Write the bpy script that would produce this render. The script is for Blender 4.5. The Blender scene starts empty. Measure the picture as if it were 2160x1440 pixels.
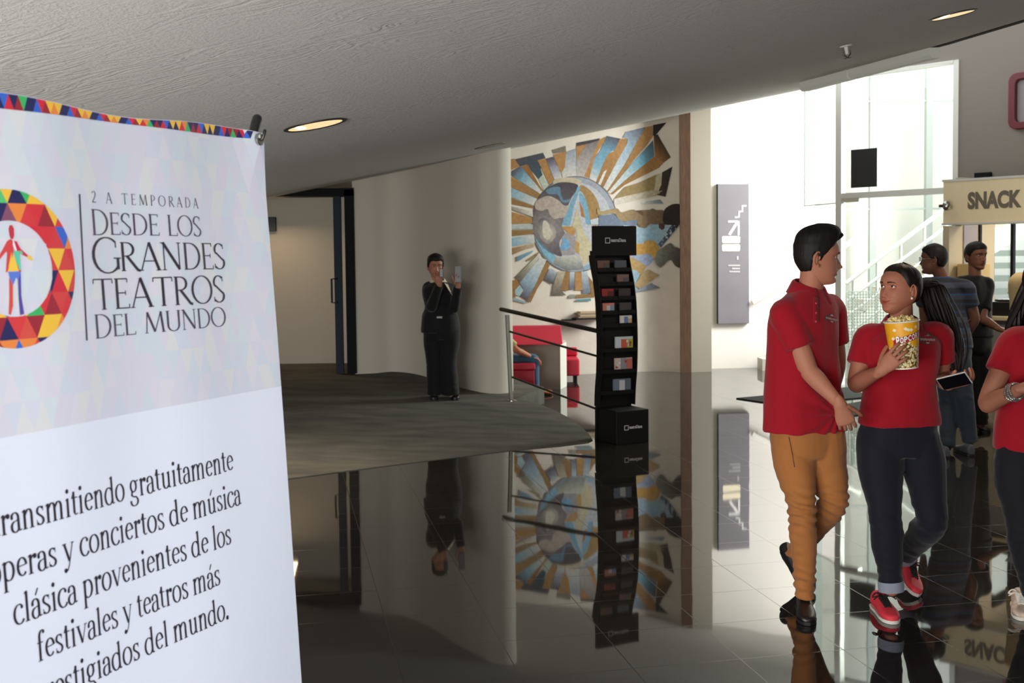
import bpy, bmesh, math, random
from math import sin, cos, pi, radians, sqrt, atan, atan2, exp
from mathutils import Vector, Matrix, noise
V = Vector
SC = bpy.context.scene
COL = SC.collection
random.seed(7)

# ------------------------------------------------------------------ camera
EYE = V((0, 0, 1.62))
FPX, PCX, PCY = 2350.0, 1080.0, 654.6           # focal length and principal point in a 2160 px wide frame
PITCH, ROLL = atan(0.0466), atan(0.0114)
CAM_R = Matrix.Rotation(pi / 2 - PITCH, 3, 'X') @ Matrix.Rotation(-ROLL, 3, 'Z')
cam_data = bpy.data.cameras.new('camera')
cam = bpy.data.objects.new('camera', cam_data)
COL.objects.link(cam)
cam.matrix_world = Matrix.Translation(EYE) @ CAM_R.to_4x4()
cam_data.sensor_fit = 'HORIZONTAL'
cam_data.sensor_width = 36.0
cam_data.lens = FPX / 2160.0 * 36.0
cam_data.shift_y = -(720.0 - PCY) / 2160.0
cam_data.clip_start, cam_data.clip_end = 0.05, 400
cam_data.dof.use_dof = True
cam_data.dof.focus_distance = 3.9
cam_data.dof.aperture_fstop = 8.0
SC.camera = cam

# ------------------------------------------------------------------ colour management, world, daylight
SC.view_settings.view_transform = 'Standard'
SC.view_settings.look = 'None'
SC.view_settings.gamma = 1.0
SC.view_settings.use_curve_mapping = False
SC.view_settings.exposure = 0.0
SC.cycles.use_denoising = True
SC.cycles.max_bounces = 8
SC.cycles.diffuse_bounces = 4
SC.cycles.glossy_bounces = 4
SC.cycles.transmission_bounces = 4
SC.cycles.transparent_max_bounces = 12
SC.cycles.caustics_reflective = False
SC.cycles.caustics_refractive = False
SC.cycles.sample_clamp_indirect = 6.0
world = bpy.data.worlds.new('overcast sky')
SC.world = world
world.use_nodes = True
bg = world.node_tree.nodes['Background']
bg.inputs['Color'].default_value = (0.93, 0.97, 1.0, 1)
bg.inputs['Strength'].default_value = 2.6

def area_light(name, loc, target, sx, sy, power, color):
    d = bpy.data.lights.new(name, 'AREA')
    d.shape = 'RECTANGLE'; d.size = sx; d.size_y = sy; d.energy = power; d.color = color
    o = bpy.data.objects.new(name, d); COL.objects.link(o)
    o.location = loc
    o.rotation_euler = (V(target) - V(loc)).to_track_quat('-Z', 'Y').to_euler()
    return o
# added fill lamps in place of entrance daylight, for banner, ceiling and walls
dl = area_light('banner fill', (2.0, -0.9, 1.5), (-0.75, 1.95, 0.95), 1.4, 1.8, 26, (0.88, 0.93, 1.0)); dl.data.spread = radians(75)
area_light('hall fill', (-2.2, -3.0, 0.9), (-0.6, 8.0, 1.9), 2.4, 1.2, 190, (1.0, 0.96, 0.90))
# daylight entering through the tall glass front on the right
area_light('glass front daylight', (7.0, 14.2, 3.6), (0.2, 11.8, 1.2), 2.0, 2.0, 700, (1.0, 0.99, 0.95))
# unseen upward panel added to brighten the ceiling; no pavement is modelled
area_light('ceiling fill', (-3.2, -0.1, 0.15), (-1.7, 3.1, 2.1), 4.0, 2.6, 440, (1.0, 0.975, 0.94))
# skylight over the stairwell behind the glass
area_light('stairwell skylight', (6.4, 13.2, 5.6), (3.3, 16.6, 1.6), 3.0, 2.5, 330, (1.0, 0.99, 0.95))

# ------------------------------------------------------------------ picture geometry
def ray(px, py):
    return CAM_R @ V(((px - PCX) / FPX, -(py - PCY) / FPX, -1.0))
def at(px, py, Y):                      # point seen at a pixel, at depth Y in the room
    r = ray(px, py); return EYE + r * (Y / r.y)
def on_plane(px, py, p0, n):
    r = ray(px, py); n = V(n); return EYE + r * ((V(p0) - EYE).dot(n) / r.dot(n))
def floor_pt(px, py, z=0.0):
    return on_plane(px, py, (0, 0, z), (0, 0, 1))
RAMP_N2 = V((-0.525, 0.851)); RAMP_B = V((0.0, 9.4)); RAMP_S = 0.073
def ramp_z(x, y):
    return max(0.0, RAMP_S * (V((x, y)) - RAMP_B).dot(RAMP_N2))
def ramp_pt(px, py):
    return on_plane(px, py, (RAMP_B.x, RAMP_B.y, 0), (-RAMP_S * RAMP_N2.x, -RAMP_S * RAMP_N2.y, 1))
def clamp(x, a=0.0, b=1.0): return a if x < a else b if x > b else x
def sstep(a, b, x):
    t = clamp((x - a) / (b - a)); return t * t * (3 - 2 * t)
def lerp(a, b, t): return a + (b - a) * t
def curve1(pts, x):                     # smooth interpolation through (x, y) samples
    if x <= pts[0][0]: return pts[0][1]
    if x >= pts[-1][0]: return pts[-1][1]
    n = len(pts)
    for i in range(n - 1):
        if pts[i][0] <= x <= pts[i + 1][0]:
            x0, y0 = pts[i]; x1, y1 = pts[i + 1]; h = x1 - x0
            def tan_(k):
                if k == 0: return (pts[1][1] - pts[0][1]) / (pts[1][0] - pts[0][0])
                if k == n - 1: return (pts[-1][1] - pts[-2][1]) / (pts[-1][0] - pts[-2][0])
                a = (pts[k][1] - pts[k - 1][1]) / (pts[k][0] - pts[k - 1][0])
                b = (pts[k + 1][1] - pts[k][1]) / (pts[k + 1][0] - pts[k][0])
                return 0 if a * b <= 0 else 2 * a * b / (a + b)
            m0, m1 = tan_(i), tan_(i + 1); t = (x - x0) / h
            return ((2 * t**3 - 3 * t * t + 1) * y0 + (t**3 - 2 * t * t + t) * h * m0
                    + (-2 * t**3 + 3 * t * t) * y1 + (t**3 - t * t) * h * m1)

# ------------------------------------------------------------------ materials
def srgb(r, g, b):
    f = lambda c: (c / 255 / 12.92) if c / 255 <= 0.04045 else ((c / 255 + 0.055) / 1.055) ** 2.4
    return (f(r), f(g), f(b), 1)
MATS = {}
def mat(name, col=(200, 200, 200), rough=0.6, metal=0.0, spec=0.5, bump=None, var=None, emit=None, sheen=0.0, coat=0.0, sss=0.0, ior=None):
    """plain principled material; bump=(scale, strength, distance), var=(scale, amount, stretch xyz)"""
    if name in MATS: return MATS[name]
    m = bpy.data.materials.new(name); m.use_nodes = True
    nt = m.node_tree; b = nt.nodes['Principled BSDF']; L = nt.links
    c = srgb(*col)
    b.inputs['Base Color'].default_value = c
    b.inputs['Roughness'].default_value = rough
    b.inputs['Metallic'].default_value = metal
    b.inputs['Specular IOR Level'].default_value = spec
    if ior: b.inputs['IOR'].default_value = ior
    if sheen: b.inputs['Sheen Weight'].default_value = sheen
    if coat: b.inputs['Coat Weight'].default_value = coat
    if sss:
        b.inputs['Subsurface Weight'].default_value = sss
        b.inputs['Subsurface Radius'].default_value = (0.012, 0.005, 0.003)
        b.inputs['Subsurface Scale'].default_value = 1.0
    if emit:
        b.inputs['Emission Color'].default_value = srgb(*emit[0]); b.inputs['Emission Strength'].default_value = emit[1]
    tc = None
    if bump or var: tc = nt.nodes.new('ShaderNodeTexCoord')
    if bump:
        n = nt.nodes.new('ShaderNodeTexNoise'); n.inputs['Scale'].default_value = bump[0]; n.inputs['Detail'].default_value = 3
        L.new(tc.outputs['Object'], n.inputs['Vector'])
        bp = nt.nodes.new('ShaderNodeBump'); bp.inputs['Strength'].default_value = bump[1]; bp.inputs['Distance'].default_value = bump[2]
        L.new(n.outputs['Fac'], bp.inputs['Height']); L.new(bp.outputs['Normal'], b.inputs['Normal'])
    if var:
        mp = nt.nodes.new('ShaderNodeMapping'); mp.inputs['Scale'].default_value = var[2] if len(var) > 2 else (1, 1, 1)
        L.new(tc.outputs['Object'], mp.inputs['Vector'])
        n = nt.nodes.new('ShaderNodeTexNoise'); n.inputs['Scale'].default_value = var[0]; n.inputs['Detail'].default_value = 4
        L.new(mp.outputs['Vector'], n.inputs['Vector'])
        r = nt.nodes.new('ShaderNodeMapRange'); r.inputs['From Min'].default_value = 0.3; r.inputs['From Max'].default_value = 0.7
        r.inputs['To Min'].default_value = 1 - var[1]; r.inputs['To Max'].default_value = 1 + var[1]
        L.new(n.outputs['Fac'], r.inputs['Value'])
        mx = nt.nodes.new('ShaderNodeMix'); mx.data_type = 'RGBA'; mx.blend_type = 'MULTIPLY'; mx.inputs['Factor'].default_value = 1
        mx.inputs['A'].default_value = c
        L.new(r.outputs['Result'], mx.inputs['B']); L.new(mx.outputs['Result'], b.inputs['Base Color'])
    MATS[name] = m
    return m
def attr_mat(name, rough=0.6, spec=0.3, var=None, bump=None):
    """principled material whose base colour is the mesh's own paint layer"""
    m = mat(name, (200, 200, 200), rough, 0, spec, bump)
    nt = m.node_tree; a = nt.nodes.new('ShaderNodeVertexColor'); a.layer_name = 'paint'
    src = a.outputs['Color']
    if var:
        tc = nt.nodes.new('ShaderNodeTexCoord')
        n = nt.nodes.new('ShaderNodeTexNoise'); n.inputs['Scale'].default_value = var[0]; n.inputs['Detail'].default_value = 5
        nt.links.new(tc.outputs['Object'], n.inputs['Vector'])
        r = nt.nodes.new('ShaderNodeMapRange'); r.inputs['From Min'].default_value = 0.3; r.inputs['From Max'].default_value = 0.7
        r.inputs['To Min'].default_value = 1 - var[1]; r.inputs['To Max'].default_value = 1 + var[1]
        nt.links.new(n.outputs['Fac'], r.inputs['Value'])
        mx = nt.nodes.new('ShaderNodeMix'); mx.data_type = 'RGBA'; mx.blend_type = 'MULTIPLY'; mx.inputs['Factor'].default_value = 1
        nt.links.new(src, mx.inputs['A']); nt.links.new(r.outputs['Result'], mx.inputs['B']); src = mx.outputs['Result']
    nt.links.new(src, nt.nodes['Principled BSDF'].inputs['Base Color'])
    return m
def glass_mat(name, tint=(0.93, 0.97, 0.95), refl=0.06):
    m = bpy.data.materials.new(name); m.use_nodes = True; nt = m.node_tree
    for n in list(nt.nodes):
        if n.type != 'OUTPUT_MATERIAL': nt.nodes.remove(n)
    out = [n for n in nt.nodes if n.type == 'OUTPUT_MATERIAL'][0]
    t = nt.nodes.new('ShaderNodeBsdfTransparent'); t.inputs['Color'].default_value = (*tint, 1)
    g = nt.nodes.new('ShaderNodeBsdfGlossy'); g.inputs['Roughness'].default_value = 0.02
    mx = nt.nodes.new('ShaderNodeMixShader'); mx.inputs['Fac'].default_value = refl
    nt.links.new(t.outputs[0], mx.inputs[1]); nt.links.new(g.outputs[0], mx.inputs[2])
    nt.links.new(mx.outputs[0], out.inputs['Surface'])
    MATS[name] = m
    return m

# ------------------------------------------------------------------ mesh building
def frame_of(d, up=V((0, 0, 1))):
    d = d.normalized()
    if abs(d.dot(up)) > 0.98: up = V((0, 1, 0))
    x = d.cross(up).normalized(); y = x.cross(d).normalized()
    return x, y
def catmull(P, n):
    """n points per span through the rows P (tuples of floats/vectors flattened)"""
    out = []; m = len(P)
    for i in range(m - 1):
        p0 = P[max(i - 1, 0)]; p1 = P[i]; p2 = P[i + 1]; p3 = P[min(i + 2, m - 1)]
        for k in range(n):
            t = k / n
            out.append(tuple(0.5 * (2 * b + (c - a) * t + (2 * a - 5 * b + 4 * c - d) * t * t + (3 * b - a - 3 * c + d) * t**3)
                             for a, b, c, d in zip(p0, p1, p2, p3)))
    out.append(tuple(P[-1]))
    return out
class MB:
    def __init__(s): s.v = []; s.f = []; s.m = []; s.c = []; s.col = (1, 1, 1, 1)
    def add(s, vs, fs, mi=0, cols=None):
        o = len(s.v); s.v += [tuple(p) for p in vs]; s.f += [tuple(i + o for i in f) for f in fs]; s.m += [mi] * len(fs)
        s.c += cols if cols else [s.col] * len(vs)
        return s
    def quad(s, a, b, c, d, mi=0): return s.add([a, b, c, d], [(0, 1, 2, 3)], mi)
    def poly(s, pts, mi=0, cols=None): return s.add(pts, [tuple(range(len(pts)))], mi, cols)
    def box(s, lo, hi, mi=0, M=None):
        x0, y0, z0 = lo; x1, y1, z1 = hi
        vs = [V(p) for p in ((x0, y0, z0), (x1, y0, z0), (x1, y1, z0), (x0, y1, z0), (x0, y0, z1), (x1, y0, z1), (x1, y1, z1), (x0, y1, z1))]
        if M is not None: vs = [M @ p for p in vs]
        return s.add(vs, [(0, 3, 2, 1), (4, 5, 6, 7), (0, 1, 5, 4), (1, 2, 6, 5), (2, 3, 7, 6), (3, 0, 4, 7)], mi)
    def bar(s, a, b, w, h, mi=0, up=V((0, 0, 1))):     # box beam from a to b
        a = V(a); b = V(b); x, y = frame_of(b - a, up)
        x = x * (w / 2); y = y * (h / 2)
        vs = [a - x - y, a + x - y, a + x + y, a - x + y, b - x - y, b + x - y, b + x + y, b - x + y]
        return s.add(vs, [(0, 1, 2, 3), (7, 6, 5, 4), (0, 4, 5, 1), (1, 5, 6, 2), (2, 6, 7, 3), (3, 7, 4, 0)], mi)
    def prism(s, poly, vec, mi=0):                      # polygon extruded by a vector
        n = len(poly); vec = V(vec)
        vs = [V(p) for p in poly] + [V(p) + vec for p in poly]
        fs = [tuple(range(n - 1, -1, -1)), tuple(range(n, 2 * n))] + [(i, (i + 1) % n, n + (i + 1) % n, n + i) for i in range(n)]
        return s.add(vs, fs, mi)
    def loft(s, rings, mi=0, cap=True, closed=True):
        n = len(rings[0]); vs = [p for r in rings for p in r]; fs = []
        m = n if closed else n - 1
        for i in range(len(rings) - 1):
            for j in range(m):
                k = (j + 1) % n
                fs.append((i * n + j, i * n + k, (i + 1) * n + k, (i + 1) * n + j))
        if cap:
            fs.append(tuple(range(n - 1, -1, -1))); o = (len(rings) - 1) * n
            fs.append(tuple(range(o, o + n)))
        return s.add(vs, fs, mi)
    def sweep(s, rows, n=16, mi=0, cap=True, up=V((0, 0, 1)), sub=4, power=2.0, round_ends=True):
        """rows: (point, radius_side, radius_up) -> smooth tube through them"""
        P = [(*V(p), rx, ry) for p, rx, ry in rows]
        if sub > 1 and len(P) > 2: P = catmull(P, sub)
        elif sub > 1 and len(P) == 2: P = [tuple(lerp(a, b, k / sub) for a, b in zip(P[0], P[1])) for k in range(sub + 1)]
        pts = [V(p[:3]) for p in P]; rings = []
        tans = []
        for i in range(len(pts)):
            d = pts[min(i + 1, len(pts) - 1)] - pts[max(i - 1, 0)]
            tans.append(d.normalized() if d.length > 1e-9 else V((0, 0, 1)))
        x, y = frame_of(tans[0], up)
        ring_at = []
        for i, p in enumerate(pts):
            d = tans[i]
            y = (y - d * y.dot(d)); y = y.normalized() if y.length > 1e-6 else frame_of(d, up)[1]
            x = d.cross(y)
            ring_at.append((p, x.copy(), y.copy(), P[i][3], P[i][4], d))
        def ring(p, x, y, rx, ry):
            out = []
            for k in range(n):
                a = 2 * pi * k / n; ca, sa = cos(a), sin(a)
                if power != 2.0:
                    ca = math.copysign(abs(ca) ** (2 / power), ca); sa = math.copysign(abs(sa) ** (2 / power), sa)
                out.append(p + x * rx * ca + y * ry * sa)
            return out
        if round_ends:
            p, x0, y0, rx, ry, d = ring_at[0]; r = min(rx, ry)
            for t in (0.15, 0.55, 0.85): rings.append(ring(p - d * r * sqrt(1 - t * t) * 0.9, x0, y0, rx * t, ry * t))
        for p, x0, y0, rx, ry, d in ring_at: rings.append(ring(p, x0, y0, rx, ry))
        if round_ends:
            p, x0, y0, rx, ry, d = ring_at[-1]; r = min(rx, ry)
            for t in (0.85, 0.55, 0.15): rings.append(ring(p + d * r * sqrt(1 - t * t) * 0.9, x0, y0, rx * t, ry * t))
        return s.loft(rings, mi, cap)
    def tube(s, pts, r, n=10, mi=0, sub=1, ends=False):
        return s.sweep([(p, r, r) for p in pts], n, mi, True, sub=sub, round_ends=ends)
    def lathe(s, prof, c=(0, 0, 0), n=24, mi=0, axis=V((0, 0, 1)), cap=True):
        axis = V(axis).normalized(); x, y = frame_of(axis); c = V(c)
        rings = [[c + axis * z + (x * cos(2 * pi * k / n) + y * sin(2 * pi * k / n)) * r for k in range(n)] for r, z in prof]
        return s.loft(rings, mi, cap)
    def ball(s, c, rx, ry=None, rz=None, n=16, mi=0, M=None):
        ry = rx if ry is None else ry; rz = rx if rz is None else rz; c = V(c)
        rings = []
        for i in range(1, n // 2):
            t = pi * i / (n // 2)
            ring = [V((rx * sin(t) * cos(2 * pi * k / n), ry * sin(t) * sin(2 * pi * k / n), -rz * cos(t))) for k in range(n)]
            rings.append([(M @ p if M is not None else p) + c for p in ring])
        return s.loft(rings, mi, True)
    def mesh(s, name='mesh'):
        me = bpy.data.meshes.new(name); me.from_pydata(s.v, [], s.f)
        me.polygons.foreach_set('material_index', s.m)
        if any(c != (1, 1, 1, 1) for c in s.c):
            a = me.color_attributes.new('paint', 'FLOAT_COLOR', 'POINT')
            for i, c in enumerate(s.c): a.data[i].color = c
        me.update(); return me
def fix_normals(me):
    bm = bmesh.new(); bm.from_mesh(me); bmesh.ops.recalc_face_normals(bm, faces=bm.faces); bm.to_mesh(me); bm.free()
def link(name, me, mats, parent=None, smooth=True, bevel=0.0, normals=True):
    if isinstance(me, MB): me = me.mesh(name)
    if normals: fix_normals(me)
    me.name = name
    for m in (mats if isinstance(mats, (list, tuple)) else [mats]): me.materials.append(m)
    if smooth:
        me.polygons.foreach_set('use_smooth', [True] * len(me.polygons))
        try: me.set_sharp_from_angle(angle=radians(40))
        except Exception: pass
    o = bpy.data.objects.new(name, me); COL.objects.link(o)
    if parent is not None:
        o.parent = parent; o.matrix_parent_inverse = parent_inv(parent)
    if bevel:
        b = o.modifiers.new('bevel', 'BEVEL'); b.width = bevel; b.segments = 2; b.limit_method = 'ANGLE'
    return o
def parent_inv(p):
    M = Matrix.Identity(4); q = p
    chain = []
    while q is not None: chain.append(q); q = q.parent
    for q in reversed(chain):
        M = M @ (q.matrix_parent_inverse if q.parent else Matrix.Identity(4)) @ q.matrix_basis
    return M.inverted()
def tag(o, label=None, cat=None, group=None, kind=None):
    if label: o['label'] = label
    if cat: o['category'] = cat
    if group: o['group'] = group
    if kind: o['kind'] = kind
    return o
def thing(name, label, cat, loc=(0, 0, 0), group=None, rz=0.0):
    o = bpy.data.objects.new(name, None); COL.objects.link(o); o.location = loc; o.rotation_euler = (0, 0, rz)
    o.empty_display_size = 0.1
    return tag(o, label, cat, group)
def struct(name, mb, m, smooth=False, label=None):
    o = link(name, mb, m, None, smooth); o['kind'] = 'structure'
    if label: o['label'] = label
    return o
def fuse(mb, voxel, smooth=2, disp=None):
    """one continuous surface from overlapping closed shapes"""
    me = mb.mesh('tmp') if isinstance(mb, MB) else mb
    fix_normals(me)
    o = bpy.data.objects.new('tmp', me); COL.objects.link(o)
    r = o.modifiers.new('r', 'REMESH'); r.mode = 'VOXEL'; r.voxel_size = voxel; r.use_smooth_shade = True
    if smooth:
        sm = o.modifiers.new('s', 'SMOOTH'); sm.iterations = smooth; sm.factor = 0.5
    dg = bpy.context.evaluated_depsgraph_get(); dg.update()
    out = bpy.data.meshes.new_from_object(o.evaluated_get(dg), depsgraph=dg)
    bpy.data.objects.remove(o); bpy.data.meshes.remove(me)
    if disp:
        for v in out.vertices: v.co = disp(v.co.copy(), v.normal.copy())
        out.update()
    return out
# ================================================================== SETTING
# ---- polished dark granite floor, laid in square tiles turned to the hall's own axis
def floor_material():
    m = bpy.data.materials.new('polished dark granite tiles'); m.use_nodes = True; nt = m.node_tree; L = nt.links
    b = nt.nodes['Principled BSDF']
    tc = nt.nodes.new('ShaderNodeTexCoord'); mp = nt.nodes.new('ShaderNodeMapping')
    mp.inputs['Rotation'].default_value = (0, 0, -radians(11.7))
    mp.inputs['Location'].default_value = (0.02, 0.16, 0)
    L.new(tc.outputs['Object'], mp.inputs['Vector'])
    br = nt.nodes.new('ShaderNodeTexBrick'); br.offset = 0; br.squash = 1
    br.inputs['Scale'].default_value = 1.0; br.inputs['Brick Width'].default_value = 0.45; br.inputs['Row Height'].default_value = 0.43
    br.inputs['Mortar Size'].default_value = 0.0028; br.inputs['Mortar Smooth'].default_value = 0.3; br.inputs['Bias'].default_value = 0
    L.new(mp.outputs['Vector'], br.inputs['Vector'])
    br.inputs['Color1'].default_value = srgb(40, 38, 36); br.inputs['Color2'].default_value = srgb(46, 43, 40); br.inputs['Mortar'].default_value = srgb(22, 20, 19)
    n = nt.nodes.new('ShaderNodeTexNoise'); n.inputs['Scale'].default_value = 260; L.new(tc.outputs['Object'], n.inputs['Vector'])
    mx = nt.nodes.new('ShaderNodeMix'); mx.data_type = 'RGBA'; mx.blend_type = 'OVERLAY'; mx.inputs['Factor'].default_value = 0.35
    L.new(br.outputs['Color'], mx.inputs['A']); L.new(n.outputs['Color'], mx.inputs['B']); L.new(mx.outputs['Result'], b.inputs['Base Color'])
    rr = nt.nodes.new('ShaderNodeMapRange'); rr.inputs['To Min'].default_value = 0.03; rr.inputs['To Max'].default_value = 0.22
    L.new(br.outputs['Fac'], rr.inputs['Value']); L.new(rr.outputs['Result'], b.inputs['Roughness'])
    b.inputs['IOR'].default_value = 1.88
    # slight waviness of the polish, different on every tile
    wn = nt.nodes.new('ShaderNodeTexNoise'); wn.inputs['Scale'].default_value = 2.2; wn.inputs['Detail'].default_value = 1; L.new(tc.outputs['Object'], wn.inputs['Vector'])
    bp = nt.nodes.new('ShaderNodeBump'); bp.inputs['Strength'].default_value = 0.06; bp.inputs['Distance'].default_value = 0.01
    L.new(wn.outputs['Fac'], bp.inputs['Height']); L.new(bp.outputs['Normal'], b.inputs['Normal'])
    return m
M_FLOOR = floor_material()
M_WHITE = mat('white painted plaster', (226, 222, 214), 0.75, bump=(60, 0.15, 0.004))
M_CREAM = mat('cream painted plaster', (205, 198, 186), 0.8, bump=(60, 0.15, 0.004))
M_BEIGE = mat('beige pillar paint', (140, 134, 120), 0.8)
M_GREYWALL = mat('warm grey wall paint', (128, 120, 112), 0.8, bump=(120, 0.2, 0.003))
M_BROWN = mat('brown stained wood strip', (104, 78, 58), 0.6, var=(6, 0.25, (8, 8, 1)))
M_BLACKSTEEL = mat('black painted steel', (17, 18, 20), 0.75, spec=.2)
M_DKBLUE = mat('blue grey steel', (44, 52, 64), 0.7, spec=.2)
M_STEEL = mat('brushed stainless steel', (190, 188, 180), 0.3, 1.0)
M_ALU = mat('satin aluminium', (214, 214, 206), 0.5)
M_GLASS = glass_mat('clear glass')
mb = MB(); mb.box((-9, -7, -0.12), (14, 30, 0)); FLOOR = struct('floor', mb, M_FLOOR)

# ---- textured ceiling: the underside of the seating, rising to the right
ZC = [(-6, 2.28), (0, 2.30), (3.1, 2.36), (6.2, 2.45), (8.66, 2.60), (12.1, 2.815), (15.6, 3.15), (18, 3.42)]
def ceil_z(x, y):
    return curve1(ZC, y) + 0.19 * x
def ceil_pt(px, py):
    r = ray(px, py); t = 1.0; p = EYE + r * t
    while t < 22:
        p = EYE + r * t
        if p.z >= ceil_z(p.x, p.y) and r.y * t > 0.5: break
        t += 0.004
    return p
def ceil_n(p):
    e = 0.05
    return V((ceil_z(p.x + e, p.y) - ceil_z(p.x - e, p.y), ceil_z(p.x, p.y + e) - ceil_z(p.x, p.y - e), -2 * e)).normalized()
def ceil_frame(p):                      # matrix whose -Z is the way the ceiling faces
    n = -ceil_n(p); x = V((1, 0, 0)); x = (x - n * x.dot(n)).normalized(); y = n.cross(x)
    M = Matrix((x, y, n)).transposed().to_4x4(); M.translation = p; return M
XMAX = [(-6, 9.0), (5.0, 9.0), (6.6, 6.0), (7.3, 3.75), (7.6, 3.47), (8.7, 3.38), (10.2, 2.73), (12, 3.25), (18, 4.9)]
def xmax(y):
    for (a, b), (c, d) in zip(XMAX, XMAX[1:]):
        if a <= y <= c: return lerp(b, d, (y - a) / (c - a))
    return XMAX[-1][1]
def stucco():
    m = bpy.data.materials.new('combed grey stucco'); m.use_nodes = True; nt = m.node_tree; L = nt.links
    b = nt.nodes['Principled BSDF']; b.inputs['Roughness'].default_value = 0.75; b.inputs['Specular IOR Level'].default_value = 0.35
    tc = nt.nodes.new('ShaderNodeTexCoord')
    mp = nt.nodes.new('ShaderNodeMapping'); mp.inputs['Scale'].default_value = (1, 2.4, 1); mp.inputs['Rotation'].default_value = (0, 0, 0.25)
    L.new(tc.outputs['Object'], mp.inputs['Vector'])
    w = nt.nodes.new('ShaderNodeTexNoise'); w.inputs['Scale'].default_value = 3.2; w.inputs['Detail'].default_value = 2; w.inputs['Distortion'].default_value = 1.6
    L.new(mp.outputs['Vector'], w.inputs['Vector'])
    mul = nt.nodes.new('ShaderNodeMath'); mul.operation = 'MULTIPLY'; mul.inputs[1].default_value = 34
    L.new(w.outputs['Fac'], mul.inputs[0])
    sn = nt.nodes.new('ShaderNodeMath'); sn.operation = 'SINE'; L.new(mul.outputs[0], sn.inputs[0])
    g = nt.nodes.new('ShaderNodeTexNoise'); g.inputs['Scale'].default_value = 75; g.inputs['Detail'].default_value = 4; g.inputs['Roughness'].default_value = 0.7
    L.new(mp.outputs['Vector'], g.inputs['Vector'])
    k = nt.nodes.new('ShaderNodeTexNoise'); k.inputs['Scale'].default_value = 2.0; L.new(tc.outputs['Object'], k.inputs['Vector'])
    kr = nt.nodes.new('ShaderNodeMapRange'); kr.inputs['From Min'].default_value = 0.35; kr.inputs['From Max'].default_value = 0.65
    L.new(k.outputs['Fac'], kr.inputs['Value'])
    mm = nt.nodes.new('ShaderNodeMath'); mm.operation = 'MULTIPLY'; L.new(sn.outputs[0], mm.inputs[0]); L.new(kr.outputs['Result'], mm.inputs[1])
    ma = nt.nodes.new('ShaderNodeMath'); ma.operation = 'MULTIPLY_ADD'; ma.inputs[1].default_value = 0.30
    L.new(mm.outputs[0], ma.inputs[0]); L.new(g.outputs['Fac'], ma.inputs[2])
    bp = nt.nodes.new('ShaderNodeBump'); bp.inputs['Strength'].default_value = 0.9; bp.inputs['Distance'].default_value = 0.012
    L.new(ma.outputs[0], bp.inputs['Height']); L.new(bp.outputs['Normal'], b.inputs['Normal'])
    b.inputs['Base Color'].default_value = srgb(224, 221, 215)
    return m
M_STUCCO = stucco()
mb = MB(); rows = []
ys = [-6 + 0.5 * i for i in range(22)] + [5.2 + 0.2 * i for i in range(65)]
NX = 44
for y in ys:
    xm = xmax(y); rows.append([V((lerp(-7.0, xm, i / NX), y, ceil_z(lerp(-7.0, xm, i / NX), y))) for i in range(NX + 1)])
vs = [p for r in rows for p in r]; nv = len(vs)
fs = [(i * (NX + 1) + j, i * (NX + 1) + j + 1, (i + 1) * (NX + 1) + j + 1, (i + 1) * (NX + 1) + j) for i in range(len(ys) - 1) for j in range(NX)]
vs += [p + V((0, 0, 0.25)) for p in vs]
fs += [tuple(nv + k for k in reversed(f)) for f in fs]
R = len(ys)
for i in range(R - 1):
    a, b2 = i * (NX + 1) + NX, (i + 1) * (NX + 1) + NX; fs.append((a, b2, b2 + nv, a + nv))
    a, b2 = i * (NX + 1), (i + 1) * (NX + 1); fs.append((b2, a, a + nv, b2 + nv))
for j in range(NX):
    fs.append((j + 1, j, j + nv, j + 1 + nv)); o_ = (R - 1) * (NX + 1); fs.append((o_ + j, o_ + j + 1, o_ + j + 1 + nv, o_ + j + nv))
mb.add(vs, fs); CEIL = struct('ceiling', mb, M_STUCCO, smooth=True)
mb = MB(); mb.box((2.2, -6.5, 6.0), (10.5, 12.0, 6.15)); struct('ceiling_sky_block', mb, M_GREYWALL)  # unseen upper slab added to block the sky

# ---- carpeted ramp in front of the auditorium door
def carpet_material():
    m = mat('dark grey carpet', (74, 73, 70), 0.95, spec=0.1, bump=(420, 0.6, 0.004))
    nt = m.node_tree; L = nt.links; tc = nt.nodes.new('ShaderNodeTexCoord')
    mp = nt.nodes.new('ShaderNodeMapping'); mp.inputs['Scale'].default_value = (1.0, 3.0, 1); L.new(tc.outputs['Object'], mp.inputs['Vector'])
    n = nt.nodes.new('ShaderNodeTexNoise'); n.inputs['Scale'].default_value = 2.2; n.inputs['Detail'].default_value = 6; L.new(mp.outputs['Vector'], n.inputs['Vector'])
    r = nt.nodes.new('ShaderNodeValToRGB'); r.color_ramp.elements[0].position = 0.3; r.color_ramp.elements[1].position = 0.75
    r.color_ramp.elements[0].color = srgb(92, 90, 86); r.color_ramp.elements[1].color = srgb(118, 115, 107)
    L.new(n.outputs['Fac'], r.inputs['Fac']); L.new(r.outputs['Color'], nt.nodes['Principled BSDF'].inputs['Base Color'])
    return m
M_CARPET = carpet_material()
def rz(p): return V((p.x, p.y, ramp_z(p.x, p.y)))
edge_px = [(1090, 842), (1110, 846), (1140, 854), (1170, 866), (1200, 882), (1225, 900), (1243, 917), (1250, 929), (1240, 935)]
edge = [ramp_pt(*p) for p in edge_px]
front = [floor_pt(x, y) for x, y in [(1180, 941), (1080, 950), (900, 972), (760, 990), (610, 1010)]]
left = [floor_pt(560, 1017), V((-3.4, 7.4, 0)), V((-6.5, 5.4, 0))]
back = [V((-6.5, 14.8, 0)), V((-1.2, 14.8, 0)), V((0.35, 12.4, 0))]
outline = edge + front + left + back
bmx = bmesh.new()
top = [bmx.verts.new((p.x, p.y, 0)) for p in outline]
f = bmx.faces.new(top)
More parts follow.
